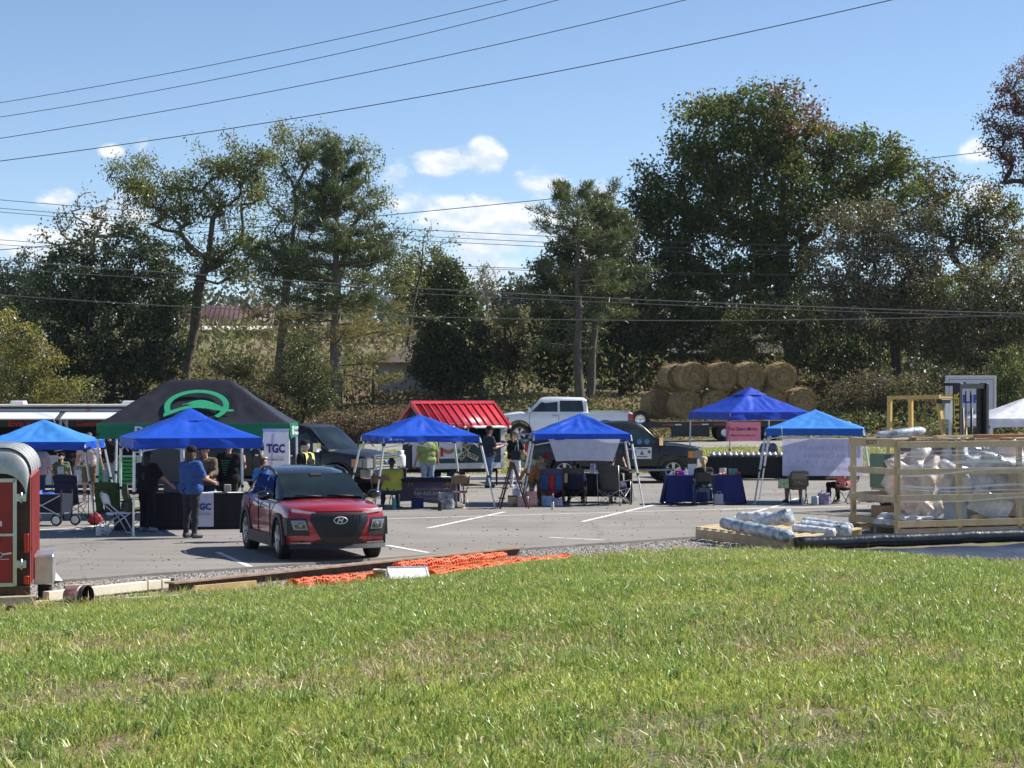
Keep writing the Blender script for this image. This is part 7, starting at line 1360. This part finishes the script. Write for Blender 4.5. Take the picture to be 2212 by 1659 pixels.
# skid with wrapped tubes
pl0, pl1, pl2 = SG(2745, 2118), SG(3122, 2166), SG(3388, 2122); pd = (pl1-pl0); pw_ = (pl2-pl1); PL, PWd = pd.length, pw_.length; pu, pv2 = pd.normalized(), pw_.normalized()
pal = thing('timber_skid', 'low timber skid with open slats beside the crate', 'pallet', pl0); 
def pq_(u, v, z=0): return pu*PL*u+pv2*PWd*v+Vector((0, 0, z))
each('stringer', pine_w, pal, (0, .5, 1.0), lambda b, v: b.bar(pq_(0, v, .09), pq_(1, v, .09), .07, .18)); each('slat', pine_w, pal, [i/11 for i in range(12)], lambda b, u: b.bar(pq_(u*.97+.015, 0, .205), pq_(u*.97+.015, 1, .205), .12, .03))
def wtube(label, a, e, r0, r1, m, seed, bend=(0, 0, 0), Z0=None):
    n = 44; a, e = Vector(a), Vector(e); bv = Vector(bend); P_ = []; Rr = []
    for i in range(n+1):
        u = i/n; P_.append(a.lerp(e, u)-a+bv*math.sin(PI*u)); k = r0+(r1-r0)*u; Rr.append(k*(1+.07*mnoise.noise(Vector((u*7, seed, 0)))-.05*max(0, math.sin(u*41+seed))**6)*(1 if 1 < i < n-1 else .8 if 0 < i < n else .45))
    b = MB(); b.tube(P_, Rr, 18)
    for i, v in enumerate(b.v): p = Vector(v); q = P_[min(n, i//18)]; b.v[i] = tuple(p+(p-q)*(.17*mnoise.noise(p*11+Vector((seed, 0, 0)))+.14*mnoise.noise(p*27)))
    return tag(b.build('wrapped_tube', m, None, a), label, 'wrapped tube', 'film wrapped tubes on the timber skid')
wtube('long film wrapped tube lying across the near slats of the skid', SP(2842, 2056, 42.0), SP(3120, 2117, 39.9), .115, .125, film_d, 1); wtube('crumpled film wrapped tube at the back of the skid', SP(2900, 2040, 43.0), SP(3130, 2055, 42.6), .12, .10, film_w, 2, (0, 0, .05)); wtube('dark ended wrapped tube propped up on the others', SP(2960, 2062, 42.2), SP(3115, 2030, 41.6), .07, .16, film_d, 3); wtube('short film wrapped tube with a dark round end', SP(3150, 2068, 42.2), SP(3352, 2094, 41.8), .11, .125, film_d, 4); wtube('thin white wrapped tube between the longer tubes', SP(3120, 2078, 41.6), SP(3290, 2100, 41.2), .08, .10, film_w, 5); wtube('silver wrapped tube stretched behind the short tube', SP(3160, 2050, 43.2), SP(3360, 2080, 42.8), .09, .09, film_d, 6)
rollm = mat('black_sheeting', (.012, .014, .016), .3, var=.4, scale=9, coat=.4, bump=.6, bscale=10); a, e = SP(3135, 2142, 39.8), SP(4260, 2098, 41.6)
b = MB(); n = 40; b.tube([a.lerp(e, i/n)-a+Vector((0, .02*mnoise.noise(Vector((i*.3, 0, 0))), .02*mnoise.noise(Vector((i*.4, 5, 0))))) for i in range(n+1)], [.125*(1+.06*mnoise.noise(Vector((i*.5, 2, 0)))) for i in range(n+1)], 14); tag(b.build('sheeting_roll', rollm, None, a), 'long black sheeting roll lying in front of the crate', 'roll')
tarp = mat('navy_tarp', (.025, .04, .085), .32, var=.25, scale=5, bump=.4, bscale=9, coat=.2); c0 = [SG(3300, 2168), SG(4250, 2140), SG(4250, 2215), SG(3640, 2198)]
b = MB(); b.grid(lambda u, v: (lambda p: (p.x, p.y, max(-.03, Z(p.x, p.y))+.05+.03*mnoise.noise(Vector((p.x*1.3, p.y*1.6, 0)))+.015*mnoise.noise(Vector((p.x*4, p.y*4, 3)))))(c0[0].lerp(c0[1], u).lerp(c0[3].lerp(c0[2], u), v)), 40, 12); tag(b.build('tarp', tarp), 'dark blue tarp spread on the ground before the crate', 'tarp')
# rust coloured beam, boards, netting
bm0, bm1 = SG(690, 2338, -.06), SG(2066, 2190, -.06); bdir = (bm1-bm0).normalized(); bL = (bm1-bm0).length; brz = math.atan2(bdir.y, bdir.x)
rbm = mat('rust_beam', (.075, .035, .025), .85, var=.4, scale=8, col2=(.15, .085, .06)); bmo = thing('steel_beam', 'long rust brown beam lying along the gravel', 'beam', bm0, brz)
part('web', rbm, bmo, lambda b: b.box((bL/2, .12, .075), (bL, .03, .13))); part('top_flange', mat('beam_top', (.20, .13, .09), .85, var=.4, scale=5, col2=(.34, .26, .19)), bmo, lambda b: b.box((bL/2, .12, .152), (bL, .20, .025))); part('bottom_flange', rbm, bmo, lambda b: b.box((bL/2, .12, .012), (bL, .20, .024)))
ply = mat('plywood_strip', (.42, .30, .13), .7, var=.2, scale=5)
def lay(name, label, cat, a, e, w, h, m, z=0.0, bevel=.004): a, e = Vector(a), Vector(e); md = (a+e)/2; rzz = math.atan2((e-a).y, (e-a).x); return tag(part(name, m, None, lambda b: b.box((0, 0, h/2), ((e-a).length, w, h)), loc=(md.x, md.y, Z(md.x, md.y)+z), rot=(0, 0, rzz), bevel=bevel), label, cat)
lay('plywood_strip', 'yellow plywood strip leaning along the rusty beam', 'board', SG(765, 2328), SG(1008, 2306), .03, .12, ply, .02); lay('steel_channel', 'grey metal channel end beside the yellow plywood strip', 'steel channel', SG(690, 2350), SG(1000, 2330), .10, .05, grey_al, .02)
lay('timber_lath', 'thin pale lath lying between plywood and netting', 'lath', SG(990, 2334), SG(1400, 2300), .03, .03, pine_g, .03)
vinyl = mat('vinyl_cream', (.66, .60, .47), .45, var=.08, scale=3)
a, e = SG(180, 2372, -.03), SG(662, 2318, -.03); vp = thing('vinyl_post', 'long cream vinyl post lying beside the bucket', 'post', ((a.x+e.x)/2, (a.y+e.y)/2, -.02), math.atan2((e-a).y, (e-a).x)); vl = (e-a).length
part('sleeve', vinyl, vp, lambda b: b.box((0, 0, .075), (vl, .12, .13)), bevel=.006); part('end_cap', dark_trim, vp, lambda b: b.box((vl/2+.03, 0, .075), (.06, .135, .14))); each('tie', dark_trim, vp, (vl*.30, vl*.42), lambda b, x: b.box((x, 0, .077), (.012, .13, .14)))
lay('vinyl_strip', 'thin white strip in the grass below the cream post', 'strip', SG(462, 2364), SG(715, 2350), .04, .03, vinyl, .05); lay('timber_block', 'pale timber block under the cargo trailer corner', 'timber block', (-7.35, 29.1, 0), (-6.45, 29.5, 0), .16, .20, pine_g, 0); lay('timber_offcut', 'flat timber offcut by the trailer wheel', 'timber offcut', SG(128, 2375), SG(178, 2368), .12, .06, pine_w, .02)
rg = tag(part('pipe_ring', mat('rust_ring', (.20, .11, .06), .8), None, lambda b: b.lathe([(.035, -.05), (.07, -.05), (.07, .05), (.035, .05), (.035, -.05)], 16, Matrix.Rotation(R(80), 4, 'X')), loc=(*SP(48, 2392, 28.6).xy, Z(*SP(48, 2392, 28.6).xy)+.07)), 'small rusty pipe ring in the grass by the timber block', 'ring')
wb_ = SG(310, 2335); wbt = thing('timber_trestle', 'small timber trestle standing on the gravel behind the bucket', 'trestle', (wb_.x, wb_.y, -.04), R(28)); part('top', pine_w, wbt, lambda b: b.box((0, 0, .14), (.42, .10, .04))); each('leg', pine_w, wbt, (-.18, .18), lambda b, x: b.box((x, 0, .06), (.04, .10, .12)))
gal = mat('galvanised', (.33, .34, .34), .35, .75, var=.3, scale=9); bk = SG(305, 2378, -.02); bko = thing('metal_bucket', 'galvanised bucket with a black rim tipped on its side', 'bucket', (bk.x, bk.y, Z(bk.x, bk.y)+.145)); Mb = Matrix.Rotation(R(-24), 4, 'Z') @ Matrix.Rotation(R(88), 4, 'Y')
part('shell', gal, bko, lambda b: b.lathe([(.001, -.17), (.105, -.17), (.112, -.165), (.145, .12)], 24, Mb)); part('rim', dark_trim, bko, lambda b: b.lathe([(.145, .11), (.152, .11), (.156, .17), (.147, .17), (.143, .12)], 24, Mb)); part('band', white_plastic, bko, lambda b: b.lathe([(.1385, .06), (.1445, .06), (.1475, .085), (.1415, .085)], 24, Mb)); part('inner', dark_void, bko, lambda b: b.lathe([(.143, .16), (.10, -.14), (.001, -.145)], 20, Mb))
om = mat('orange_net', (.78, .14, .035), .5, var=.12, scale=6, transl=.2)
def netting(label, pts, w0, hgt_, seed, n=110):
    nt = thing('safety_netting', label, 'safety netting', pts[0]); p0 = Vector(pts[0])
    def path(u): k = min(len(pts)-2, int(u*(len(pts)-1))); t = u*(len(pts)-1)-k; return Vector(pts[k]).lerp(Vector(pts[k+1]), t)-p0
    for layer in range(3):
        def f(u, v):
            p = path(u); d = (path(min(1, u+.02))-path(max(0, u-.02))).normalized(); nn = Vector((-d.y, d.x, 0)); a = PI*(v*1.1-.05); rr = w0*(.55+.22*layer)*(.8+.4*mnoise.noise(Vector((u*7, layer*3, seed)))); hh = hgt_*(.55+.25*layer)*(.85+.5*mnoise.noise(Vector((u*9, 7+layer, seed))))
            return p+nn*math.cos(a)*rr+Vector((0, 0, .02+max(0, math.sin(a))*hh+.03*mnoise.noise(Vector((u*22, v*5, layer+seed)))))
        b = MB(); b.grid(f, n, 7); me = baked(b.mesh('net', om), [('WIREFRAME', dict(thickness=.036, use_even_offset=False, use_replace=True))]); tag(link('net', me, nt), kind='stuff')
    return nt
netting('orange safety netting heaped along the beam by the white lid', [SG(1690, 2278, -.03), SG(1900, 2254, -.03), SG(2060, 2232, -.03), SG(2225, 2212, -.03)], .22, .12, 1, 52); netting('orange safety netting roll running up to the cream pail', [SG(1150, 2312, -.02), SG(1320, 2300, -.02), SG(1480, 2286, -.02)], .18, .11, 2, 36); netting('orange safety netting spread flat over the beam behind the white lid', [SG(1560, 2258, -.03), SG(1800, 2232, -.03), SG(1980, 2212, -.03)], .14, .16, 3, 44)
pc_ = SG(1494, 2286); pail = tag(part('pail', mat('pail_cream', (.56, .50, .42), .5), None, lambda b: b.lathe([(.001, 0), (.085, 0), (.10, .17), (.104, .17), (.104, .185), (.096, .185), (.082, .02)], 20), loc=(pc_.x, pc_.y, Z(pc_.x, pc_.y)+.05)), 'cream pail with black lettering standing in front of the netting', 'pail'); text('TITAN', ink, pail, (0, -.099, .13), .05, width=.11); part('small_print', ink, pail, lambda b: b.box((0, -.094, .06), (.07, .004, .012)))
ld = SG(1615, 2286); lid = thing('storage_lid', 'white plastic lid lying upturned by the orange netting', 'tray', (ld.x, ld.y, Z(ld.x, ld.y)+.06), R(14)); lm = mat('lid_white', (.72, .74, .80), .4); part('panel', lm, lid, lambda b: b.box((0, .12, .07), (.60, .02, .30), (R(-58), 0, 0)), bevel=.008); each('rim', lm, lid, ((.0, .245, .155, .62), (.0, -.01, -.012, .62)), lambda b, q: b.box((q[0], q[1], q[2]), (q[3], .03, .04))); each('side_rim', lm, lid, (-.30, .30), lambda b, x: b.box((x, .12, .075), (.025, .03, .31), (R(-58), 0, 0)))  # upturned lid of a white tote, tipped on its edge

# ------------------------------------------------------------------ loose things at the stalls
wg = thing('folding_wagon', 'dark folding wagon with white wheels and a blue bag in it', 'wagon', (*SG(185, 2068).xy, 0), R(-14)); wfab = cloth('wagon_fabric', (.012, .016, .035), 0, .8)
part('tub', wfab, wg, lambda b: (b.box((0, 0, .48), (.92, .5, .40), taper=1.06))); each('frame_post', frame_d, wg, [(x, y) for x in (-.46, .46) for y in (-.26, .26)], lambda b, q: b.bar((q[0], q[1], .18), (q[0], q[1], .78), .03, .03)); each('cross_bar', frame_s, wg, ((-1, -.27), (1, -.27)), lambda b, q: b.bar((q[0]*.44, q[1], .22), (-q[0]*.44, q[1], .66), .02, .02)); part('handle', frame_d, wg, lambda b: b.tube([(-.48, 0, .3), (-.70, 0, .75), (-.78, 0, .95)], .015, 6))
for x, y in ((.34, -.24), (.62, .10), (-.38, -.24), (-.38, .24)):
    w_ = part('wheel', rubber, wg, lambda b: b.lathe([(.08, -.03), (.12, -.03), (.125, 0), (.12, .03), (.08, .03)], 18, Matrix.Translation((x, y, .125)) @ Matrix.Rotation(PI/2, 4, 'X'))); part('hub', white_plastic, w_, lambda b: b.lathe([(.001, .036), (.03, .04), (.088, .030)], 14, Matrix.Translation((x, y, .125)) @ Matrix.Rotation(PI/2, 4, 'X')))
bw_ = SP(142, 1962, 47.2); b = MB(); b.ell((0, 0, 0), (.19, .16, .17), 14, 10, jit=.5).ell((.22, .02, .06), (.24, .10, .07), 12, 8, jit=.5); tag(b.build('duffel_bag', mat('bag_bright_blue', (.012, .08, .42), .6, var=.15, bump=.3), None, bw_), 'bright blue bag slumped over the dark wagon', 'bag')
camp_chair('navy camp chair in the shade behind the wagon', -9.95, 49.3, 170, navy_f, navy_f, frame_d, w=.6, top=1.0)
camp_chair('green and grey camp chair beside the white folding chair', -8.36, 45.8, 168, grey_f, olive_f, frame_d, olive_f, w=.58, top=.98); camp_chair('green camp chair turned aside behind the white folding chair', -7.95, 46.7, 120, olive_f, olive_f, frame_d, w=.55)
wc = SG(462, 2106); folding_chair('white plastic folding chair standing open in the shade', wc.x, wc.y+.1, 118, white_plastic, mat('chair_frame_white', (.66, .67, .69), .4), G1)
cp = SG(388, 2110); bottle('paper_cup', 'large white paper cup with red print on the asphalt', 'cup', (cp.x, cp.y, 0), .055, .20, mat('cup_white', (.68, .66, .64), .6, var=.1, scale=30), white_plastic, .98); cp = SG(420, 2096); bottle('paper_cup', 'smaller white paper cup behind the folding chair', 'cup', (cp.x, cp.y, 0), .05, .15, MATS['cup_white'], white_plastic, .98)
lump2 = SG(375, 2066); b = MB(); b.ell((0, 0, .12), (.16, .14, .13), 14, 10, jit=.3); tag(b.build('cooler_bag', mat('bag_red', (.30, .015, .02), .6), None, (lump2.x, lump2.y, 0)), 'round red bag under the green camp chair', 'bag')
jg = SP(491, 2012, 45.6); bottle('water_jug', 'black and gold jug on the dark cooler by the long haired person', 'jug', (jg.x, jg.y, .34), .08, .26, mat('jug_camo', (.03, .03, .028), .5, scale=16, col2=(.20, .16, .08)), blackp, .8); label_box('cooler', 'dark cooler box on the asphalt by the tent leg', 'cooler', (jg.x-.02, jg.y+.06, 0), (.42, .32, .32), mat('cooler_dark', (.012, .014, .02), .5), 10, blackp)
# ladder and straw dolls by the middle canopy
lt = SG(2012, 2003); la = thing('wooden_ladder', 'dark red wooden step ladder at the end of the treat stall', 'ladder', (lt.x, lt.y+.2, 0), R(-82)); lw = mat('ladder_maroon', (.07, .02, .022), .6, var=.3)
for s in (-1, 1): part('rail', lw, la, lambda b: b.bar((s*.22, -.30, 0), (s*.15, .02, 1.15), .07, .03)); part('rear_rail', lw, la, lambda b: b.bar((s*.22, .42, 0), (s*.15, .05, 1.13), .05, .03))
each('tread', lw, la, (.25, .50, .75, 1.0), lambda b, z: b.box((0, -.30+.28*z, z), (.40, .12, .03)))
straw_c = mat('doll_straw', (.50, .40, .22), .9, island=.3, var=.2); dollf = mat('doll_face', (.58, .48, .33), .8)
def doll(label, px, py, Y, cm, hm, seed, lean=.25):
    d = thing('straw_doll', label, 'scarecrow doll', SP(px, py, Y), R(10)); part('head', dollf, d, lambda b: b.ell((0, 0, .50), (.10, .09, .11), 12, 9)); part('hat', hm, d, lambda b: (b.lathe([(.17, .56), (.16, .575), (.09, .58), (.075, .68), (.03, .74), (.001, .745)], 16, Matrix.Rotation(lean*.5, 4, 'Y')))); part('body', cm, d, lambda b: b.tube([(0, 0, .40), (-.03, 0, .25), (-.10, 0, .0)], [.08, .13, .12], 10)); each('arm', cm, d, (-1, 1), lambda b, s: b.tube([(s*.06, 0, .36), (s*.22-.04, -.06, .22), (s*.27-.08, -.10, .05)], [.05, .045, .05], 8)); each('leg', mat('doll_plaid', (.05, .05, .12), .8, scale=30, col2=(.30, .22, .12)), d, (-1, 1), lambda b, s: b.tube([(-.10+s*.05, 0, .02), (-.14+s*.08, -.10, -.20), (-.16+s*.09, -.08, -.48)], [.06, .05, .05], 8))
    g = np.random.default_rng(seed); c = np.concatenate([np.array([(0, -.04, .40)])+g.normal(size=(60, 3))*(.09, .05, .05), np.array([(-.2, -.1, .0)])+g.normal(size=(40, 3))*(.06, .05, .06), np.array([(-.15, -.08, -.5)])+g.normal(size=(50, 3))*(.10, .06, .05)])
    tag(link('straw_tufts', quads_mesh('straw_tufts', leaf_quads(c, .16, g, .10, down=.8), 4, [straw_c]), d), kind='stuff'); return d
doll('straw doll in orange clothes leaning on the maroon ladder', 2098, 1895, 55.5, mat('doll_orange', (.55, .22, .03), .8, scale=12, col2=(.30, .12, .03)), mat('doll_green_hat', (.06, .10, .03), .8), 5); doll('straw doll with a red hat above the starry camp chair', 2128, 1890, 55.8, dollf, mat('doll_red_hat', (.35, .03, .03), .8), 6, .5)
label_box('carton', 'brown carton standing behind the straw dolls', 'carton', (.85, 56.1, 0), (.34, .3, .50), card, 8); y0_ = 54.75
label_box('craft_crate', 'dark crate with cream panels at the ladder foot', 'crate', (SG(2018, 2000).x, y0_, 0), (.24, .2, .26), mat('crate_cream', (.45, .38, .26), .7, scale=6, col2=(.06, .03, .03)), 0, lw); bag('gift_bag', 'white bag with red floral print on the asphalt', 'gift bag', (SG(2092, 2003).x, y0_, 0), (.34, .16, .38), mat('bag_floral', (.60, .50, .46), .6, scale=11, col2=(.50, .10, .06)), 0, seed=12); bottle('drink_tumbler', 'pink tumbler beside the floral gift bag', 'tumbler', (SG(2077, 2004).x, y0_-.1, 0), .045, .26, mat('tumbler_pink', (.50, .22, .26), .4, scale=20, col2=(.6, .4, .42)), white_plastic, .9); label_box('tin', 'white patterned tin in front of the crate of cream panels', 'tin', (SG(2053, 2004).x, y0_-.05, 0), (.20, .16, .28), mat('tin_patterned', (.55, .50, .52), .5, scale=30, col2=(.30, .10, .14)), 4); bag('plastic_bag', 'white plastic bag hanging behind the maroon ladder', 'plastic bag', (SG(2035, 1935).x, 57.8, 0), (.28, .2, .34), mat('bag_white', (.62, .64, .68), .4, transl=.2), 0, seed=14)
bag('gift_bag', 'crumpled blue and white bag under the red camp chair', 'gift bag', (.88, 55.15, 0), (.30, .2, .26), mat('bag_blue_white', (.10, .30, .55), .5, scale=8, col2=(.6, .55, .6)), 0, handle=False, seed=15); bag('gift_bag', 'lilac and white bag spilling under the red camp chair', 'gift bag', (1.15, 55.2, 0), (.28, .2, .20), mat('bag_lilac', (.40, .32, .45), .5, scale=8, col2=(.62, .58, .60)), 0, handle=False, seed=16); bottle('drink_can', 'white slim can on the asphalt before the red camp chair', 'can', (SG(2176, 2008).x, SG(2176, 2008).y, 0), .035, .19, mat('can_white', (.6, .55, .52), .4), alloy, .9); bottle('drink_tumbler', 'pink and cream tumbler in the armrest of the red camp chair', 'tumbler', (1.36, 55.35, .58), .045, .24, mat('tumbler_cream', (.50, .38, .18), .4), mat('tumbler_pink', (.5, .22, .26), .4), .9)
label_box('leaning_board', 'black board leaning at the end of the treat table', 'board', (3.02, 56.7, 0), (.05, .62, .80), blackp, 12)

# ------------------------------------------------------------------ buildings and fence on the slope
def siding(n, c): return mat(n, c, .7, var=.06, scale=3)
sh0 = SP(1490, 1535, 117); sz = Z(sh0.x+2.5, 118)-.2; shd = thing('garden_shed', 'small white shed with a dark hipped roof and open end bay', 'shed', (sh0.x, 117, sz), R(-6)); swm = siding('shed_white', (.48, .50, .55)); srf = mat('shed_roof', (.10, .08, .07), .9, var=.3, scale=5); Hs = 2.9-(1428-1540)*117/8600-sz
part('wall', swm, shd, lambda b: b.box((1.75, 1.6, Hs/2), (3.5, 3.2, Hs))); each('clapboard', swm, shd, np.arange(.2, Hs-.05, .2), lambda b, z: b.box((1.35, -.012, z), (2.7, .03, .185), (R(4), 0, 0))); part('corner_board', siding('shed_trim', (.55, .58, .62)), shd, lambda b: b.box((2.75, -.03, Hs/2), (.16, .05, Hs))); each('bay_panel', siding('shed_blue_white', (.42, .47, .55)), shd, (3.05, 3.3), lambda b, x: b.box((x, -.02, Hs/2), (.22, .04, Hs))); each('post', MATS['shed_trim'], shd, (3.9, 5.1), lambda b, x: b.box((x, .05, Hs/2), (.15, .15, Hs))); part('bay_back', dark_void, shd, lambda b: b.box((4.4, 2.6, Hs/2), (1.9, .1, Hs)))
part('roof', srf, shd, lambda b: b.add([(-.5, -.5, Hs), (5.7, -.5, Hs), (5.7, 3.7, Hs), (-.5, 3.7, Hs), (1.3, 1.6, Hs+.95), (4.2, 1.6, Hs+.95), (-.5, -.5, Hs-.08), (5.7, -.5, Hs-.08), (5.7, 3.7, Hs-.08), (-.5, 3.7, Hs-.08)], [(0, 1, 5, 4), (1, 2, 5), (2, 3, 4, 5), (3, 0, 4), (6, 7, 1, 0), (7, 8, 2, 1), (8, 9, 3, 2), (9, 6, 0, 3), (6, 9, 8, 7)])); part('eave_trim', mat('eave_tan', (.30, .22, .13), .9, var=.4, scale=8), shd, lambda b: b.box((2.6, -.52, Hs-.05), (6.2, .06, .14)))
def gable(name, label, px, Y, w, d, hw_, rise, wm, rm, rz=0, windows=(), porch=False, panels=0, strip=None):
    x = (px-2016)/8600*Y; t = thing(name, label, 'house' if name != 'metal_barn' else 'barn', (x, Y, Z(x, Y)-.3), R(rz)); part('wall', wm, t, lambda b: b.box((0, d/2, hw_/2), (w, d, hw_)))
    for s in (0, 1): 
        b = MB(); b.grid(lambda u, v: (-w/2-.4+(w+.8)*u, (-.5+(d/2+.5)*v) if s == 0 else (d+.5-(d/2+.5)*v), hw_-.1+rise*v), 2, 2); o = b.build('roof', rm, t); o.modifiers.new('s', 'SOLIDIFY').thickness = .12
        if panels and s == 0: each('roof_rib', rm, t, np.linspace(-w/2-.3, w/2+.3, panels), lambda b, xx: b.bar((xx, -.5, hw_-.04), (xx, d/2, hw_-.04+rise), .08, .06))
    part('gable_wall', wm, t, lambda b: (b.prism([(0, hw_), (d, hw_), (d/2, hw_+rise*.92)], -w/2, -w/2+.1, 'x'), b.prism([(0, hw_), (d, hw_), (d/2, hw_+rise*.92)], w/2-.1, w/2, 'x')))
    for (xx, zz, ww, hh) in windows: f = part('window', white_plastic, t, lambda b: b.box((xx, -.03, zz), (ww+.16, .08, hh+.16))); part('pane', glass, f, lambda b: b.box((xx, -.075, zz), (ww, .02, hh)))
    if porch: part('porch_roof', rm, t, lambda b: b.box((0, -1.3, hw_-.15), (w+.6, 2.2, .12), (R(8), 0, 0))); each('porch_post', siding('porch_tan', (.22, .19, .13)), t, np.linspace(-w/2, w/2, 5), lambda b, xx: b.box((xx, -2.2, hw_/2-.15), (.16, .16, hw_-.3)))
    if strip: part('lean_to_roof', strip, t, lambda b: b.box((0, -1.2, hw_-.55), (w+.6, 2.0, .10), (R(14), 0, 0))); part('lean_to_wall', wm, t, lambda b: b.box((0, -2.0, (hw_-.9)/2), (w, .1, hw_-.9)))
    return t
gable('metal_barn', 'red brown metal barn roof glimpsed through the sparse trees', 890, 215, 8.5, 8, 1.9, 1.9, siding('barn_wall', (.08, .05, .045)), mat('barn_roof', (.10, .055, .05), .6, var=.3, scale=2), 3, panels=20, strip=mat('strip_white', (.65, .62, .60), .6))
gable('farm_house', 'white farm house glimpsed beyond the single pine', 1650, 205, 6.5, 7, 3.0, 2.0, siding('house_white', (.55, .58, .62)), mat('house_roof', (.20, .21, .23), .8, var=.2), 4, windows=((-2.2, 1.7, .8, 1.2), (0, 1.7, .8, 1.2), (2.2, 1.7, .8, 1.2)))
gable('porch_house', 'dark house with a porch under the trees behind the hay', 2800, 128, 9, 6, 2.8, 1.6, siding('house_brown', (.075, .06, .045)), mat('shingle_dark', (.07, .065, .058), .9, var=.3, scale=8), 2, windows=((-1.5, 1.5, .8, 1.0), (2.0, 1.5, .8, 1.0)), porch=True)
gable('farm_house', 'pale blue grey house corner at the edge beyond the yellow bush', -10, 150, 6, 6, 2.6, 1.5, siding('house_blue', (.42, .46, .55)), MATS['house_roof'], 0, windows=((2.2, 1.4, .7, .9),))
post_m = mat('fence_post_wood', (.10, .085, .065), .9, var=.3)
for px, py, Y, l in ((1063, 1530, 108, 'weathered fence post beside a fallen limb in the weeds'), (1469, 1502, 112, 'weathered fence post at the corner of the white shed'), (1896, 1512, 111, 'weathered fence post beside the cone shaped holly'), (2018, 1497, 112, 'dark fence post in the brown weeds above the pickup'), (2517, 1499, 122, 'fence post before the bright patch of field'), (2478, 1492, 122, 'fence post beside the small crooked tree')): q = SP(px, py, Y); zg = Z(q.x, Y); tag(part('fence_post', post_m, None, lambda b: b.cyl((0, 0, 0), (.03, 0, max(1.2, q.z-zg+.5)), .10, .085, 8), loc=(q.x, Y, zg-.3)), l, 'fence post', 'fence posts along the bank')
q = SP(1020, 1545, 107.5); tag(part('fallen_limb', bark, None, lambda b: b.tube([(-1.2, 0, -.35), (0, 0, 0), (.7, .1, .28)], [.10, .09, .04], 7), loc=q), 'dead limb leaning against the fence post in the weeds', 'fallen limb')
broadleaf('crooked_tree', 'small crooked tree beside the bright patch of field', 'tree', base_at(1366, 121), px_lobes(121, [(1350,775,40,22),(1385,770,35,22),(1330,790,30,18)]), 70, 40, .4, .22, LM['maple'], bark_dark, .14, 71, trunk_to=P(1360, 780, 121))
b = MB(); b.grid(lambda u, v: (lambda x, y: (x, y, Z(x, y)+.05))(2+14*u, 127+26*v), 14, 26); tag(b.build('field', mat('field_grass', (.17, .24, .05), .9, var=.2, scale=1.5)), 'sunlit green field seen through the grove', kind='structure')

# ------------------------------------------------------------------ overhead lines
wire_m = mat('wire_dark', (.035, .035, .04), .5, .3); wire_l = mat('wire_light', (.16, .16, .16), .4, .5)
def wire(label, pts, Y0, Y1, r, m=None, ext=.25):
    X = [p[0] for p in pts]; c = np.polyfit(X, [p[1] for p in pts], min(2, len(pts)-1)); xa, xb = X[0], X[-1]; w = xb-xa; P_ = []
    for i in range(61): u = -ext+(1+2*ext)*i/60; px = xa+w*u; P_.append(P(px, float(np.polyval(c, px)), Y0+(Y1-Y0)*u))
    b = MB(); o = P_[0].copy(); b.tube([p-o for p in P_], r, 5); return tag(b.build('power_line', m or wire_m, None, o), label, 'power line', 'overhead lines crossing the view')
wire('topmost of the four wires climbing across the open sky', [(0, 222), (560, 120), (1095, 0)], 72, 60, .011); wire('second wire from the top climbing across the open sky', [(0, 253), (620, 140), (1205, 0)], 72, 60, .011); wire('third wire from the top climbing across the open sky', [(0, 299), (760, 163), (1480, 0)], 72, 60, .012); wire('lowest of the four wires climbing across the open sky', [(0, 348), (960, 200), (1925, 0)], 72, 60, .014)
wire('single wire slanting upwards behind the pine and the huge maple', [(0, 540), (850, 463), (1395, 409), (2212, 318)], 126, 126, .022)
for l, p_, r_, m_ in (('uppermost level wire across the tree tops', [(0, 432), (878, 493), (1371, 520), (2212, 541)], .013, None), ('second level wire below the uppermost across the trees', [(0, 450), (878, 508), (1371, 532), (2212, 553)], .012, None), ('third level wire below the uppermost across the trees', [(0, 458), (878, 518), (1371, 541), (2212, 561)], .012, None), ('upper of two converging thin wires across the mid trees', [(0, 518), (878, 570), (1371, 587), (2212, 596)], .012, None), ('lower of two converging thin wires across the mid trees', [(0, 528), (878, 577), (1371, 588), (2212, 597)], .011, None),
    ('thick pale cable above its thin companion', [(0, 562), (878, 621), (1371, 647), (2212, 677)], .022, wire_l), ('thin pale cable just below the thick one', [(0, 580), (878, 632), (1371, 656), (2212, 684)], .014, wire_l), ('lowest sagging cable above the canopies', [(0, 637), (878, 683), (1371, 692), (2212, 680)], .018, wire_l)): wire(l, p_, 92, 92, r_, m_)
# ------------------------------------------------------------------ air
hm_ = bpy.data.materials.new('haze'); hm_.use_nodes = True; nt_h = hm_.node_tree
for n_ in list(nt_h.nodes): nt_h.nodes.remove(n_)
ho = nt_h.nodes.new('ShaderNodeOutputMaterial'); hv = nt_h.nodes.new('ShaderNodeVolumePrincipled'); hv.inputs['Density'].default_value = .00008; hv.inputs['Color'].default_value = (.80, .88, 1, 1); hv.inputs['Anisotropy'].default_value = .2
nt_h.links.new(hv.outputs[0], ho.inputs['Volume'])
b = MB(); b.box((0, 1400, 27), (5200, 3700, 66)); hz_ = tag(b.build('haze', hm_), 'thin summer haze in the air', kind='stuff')
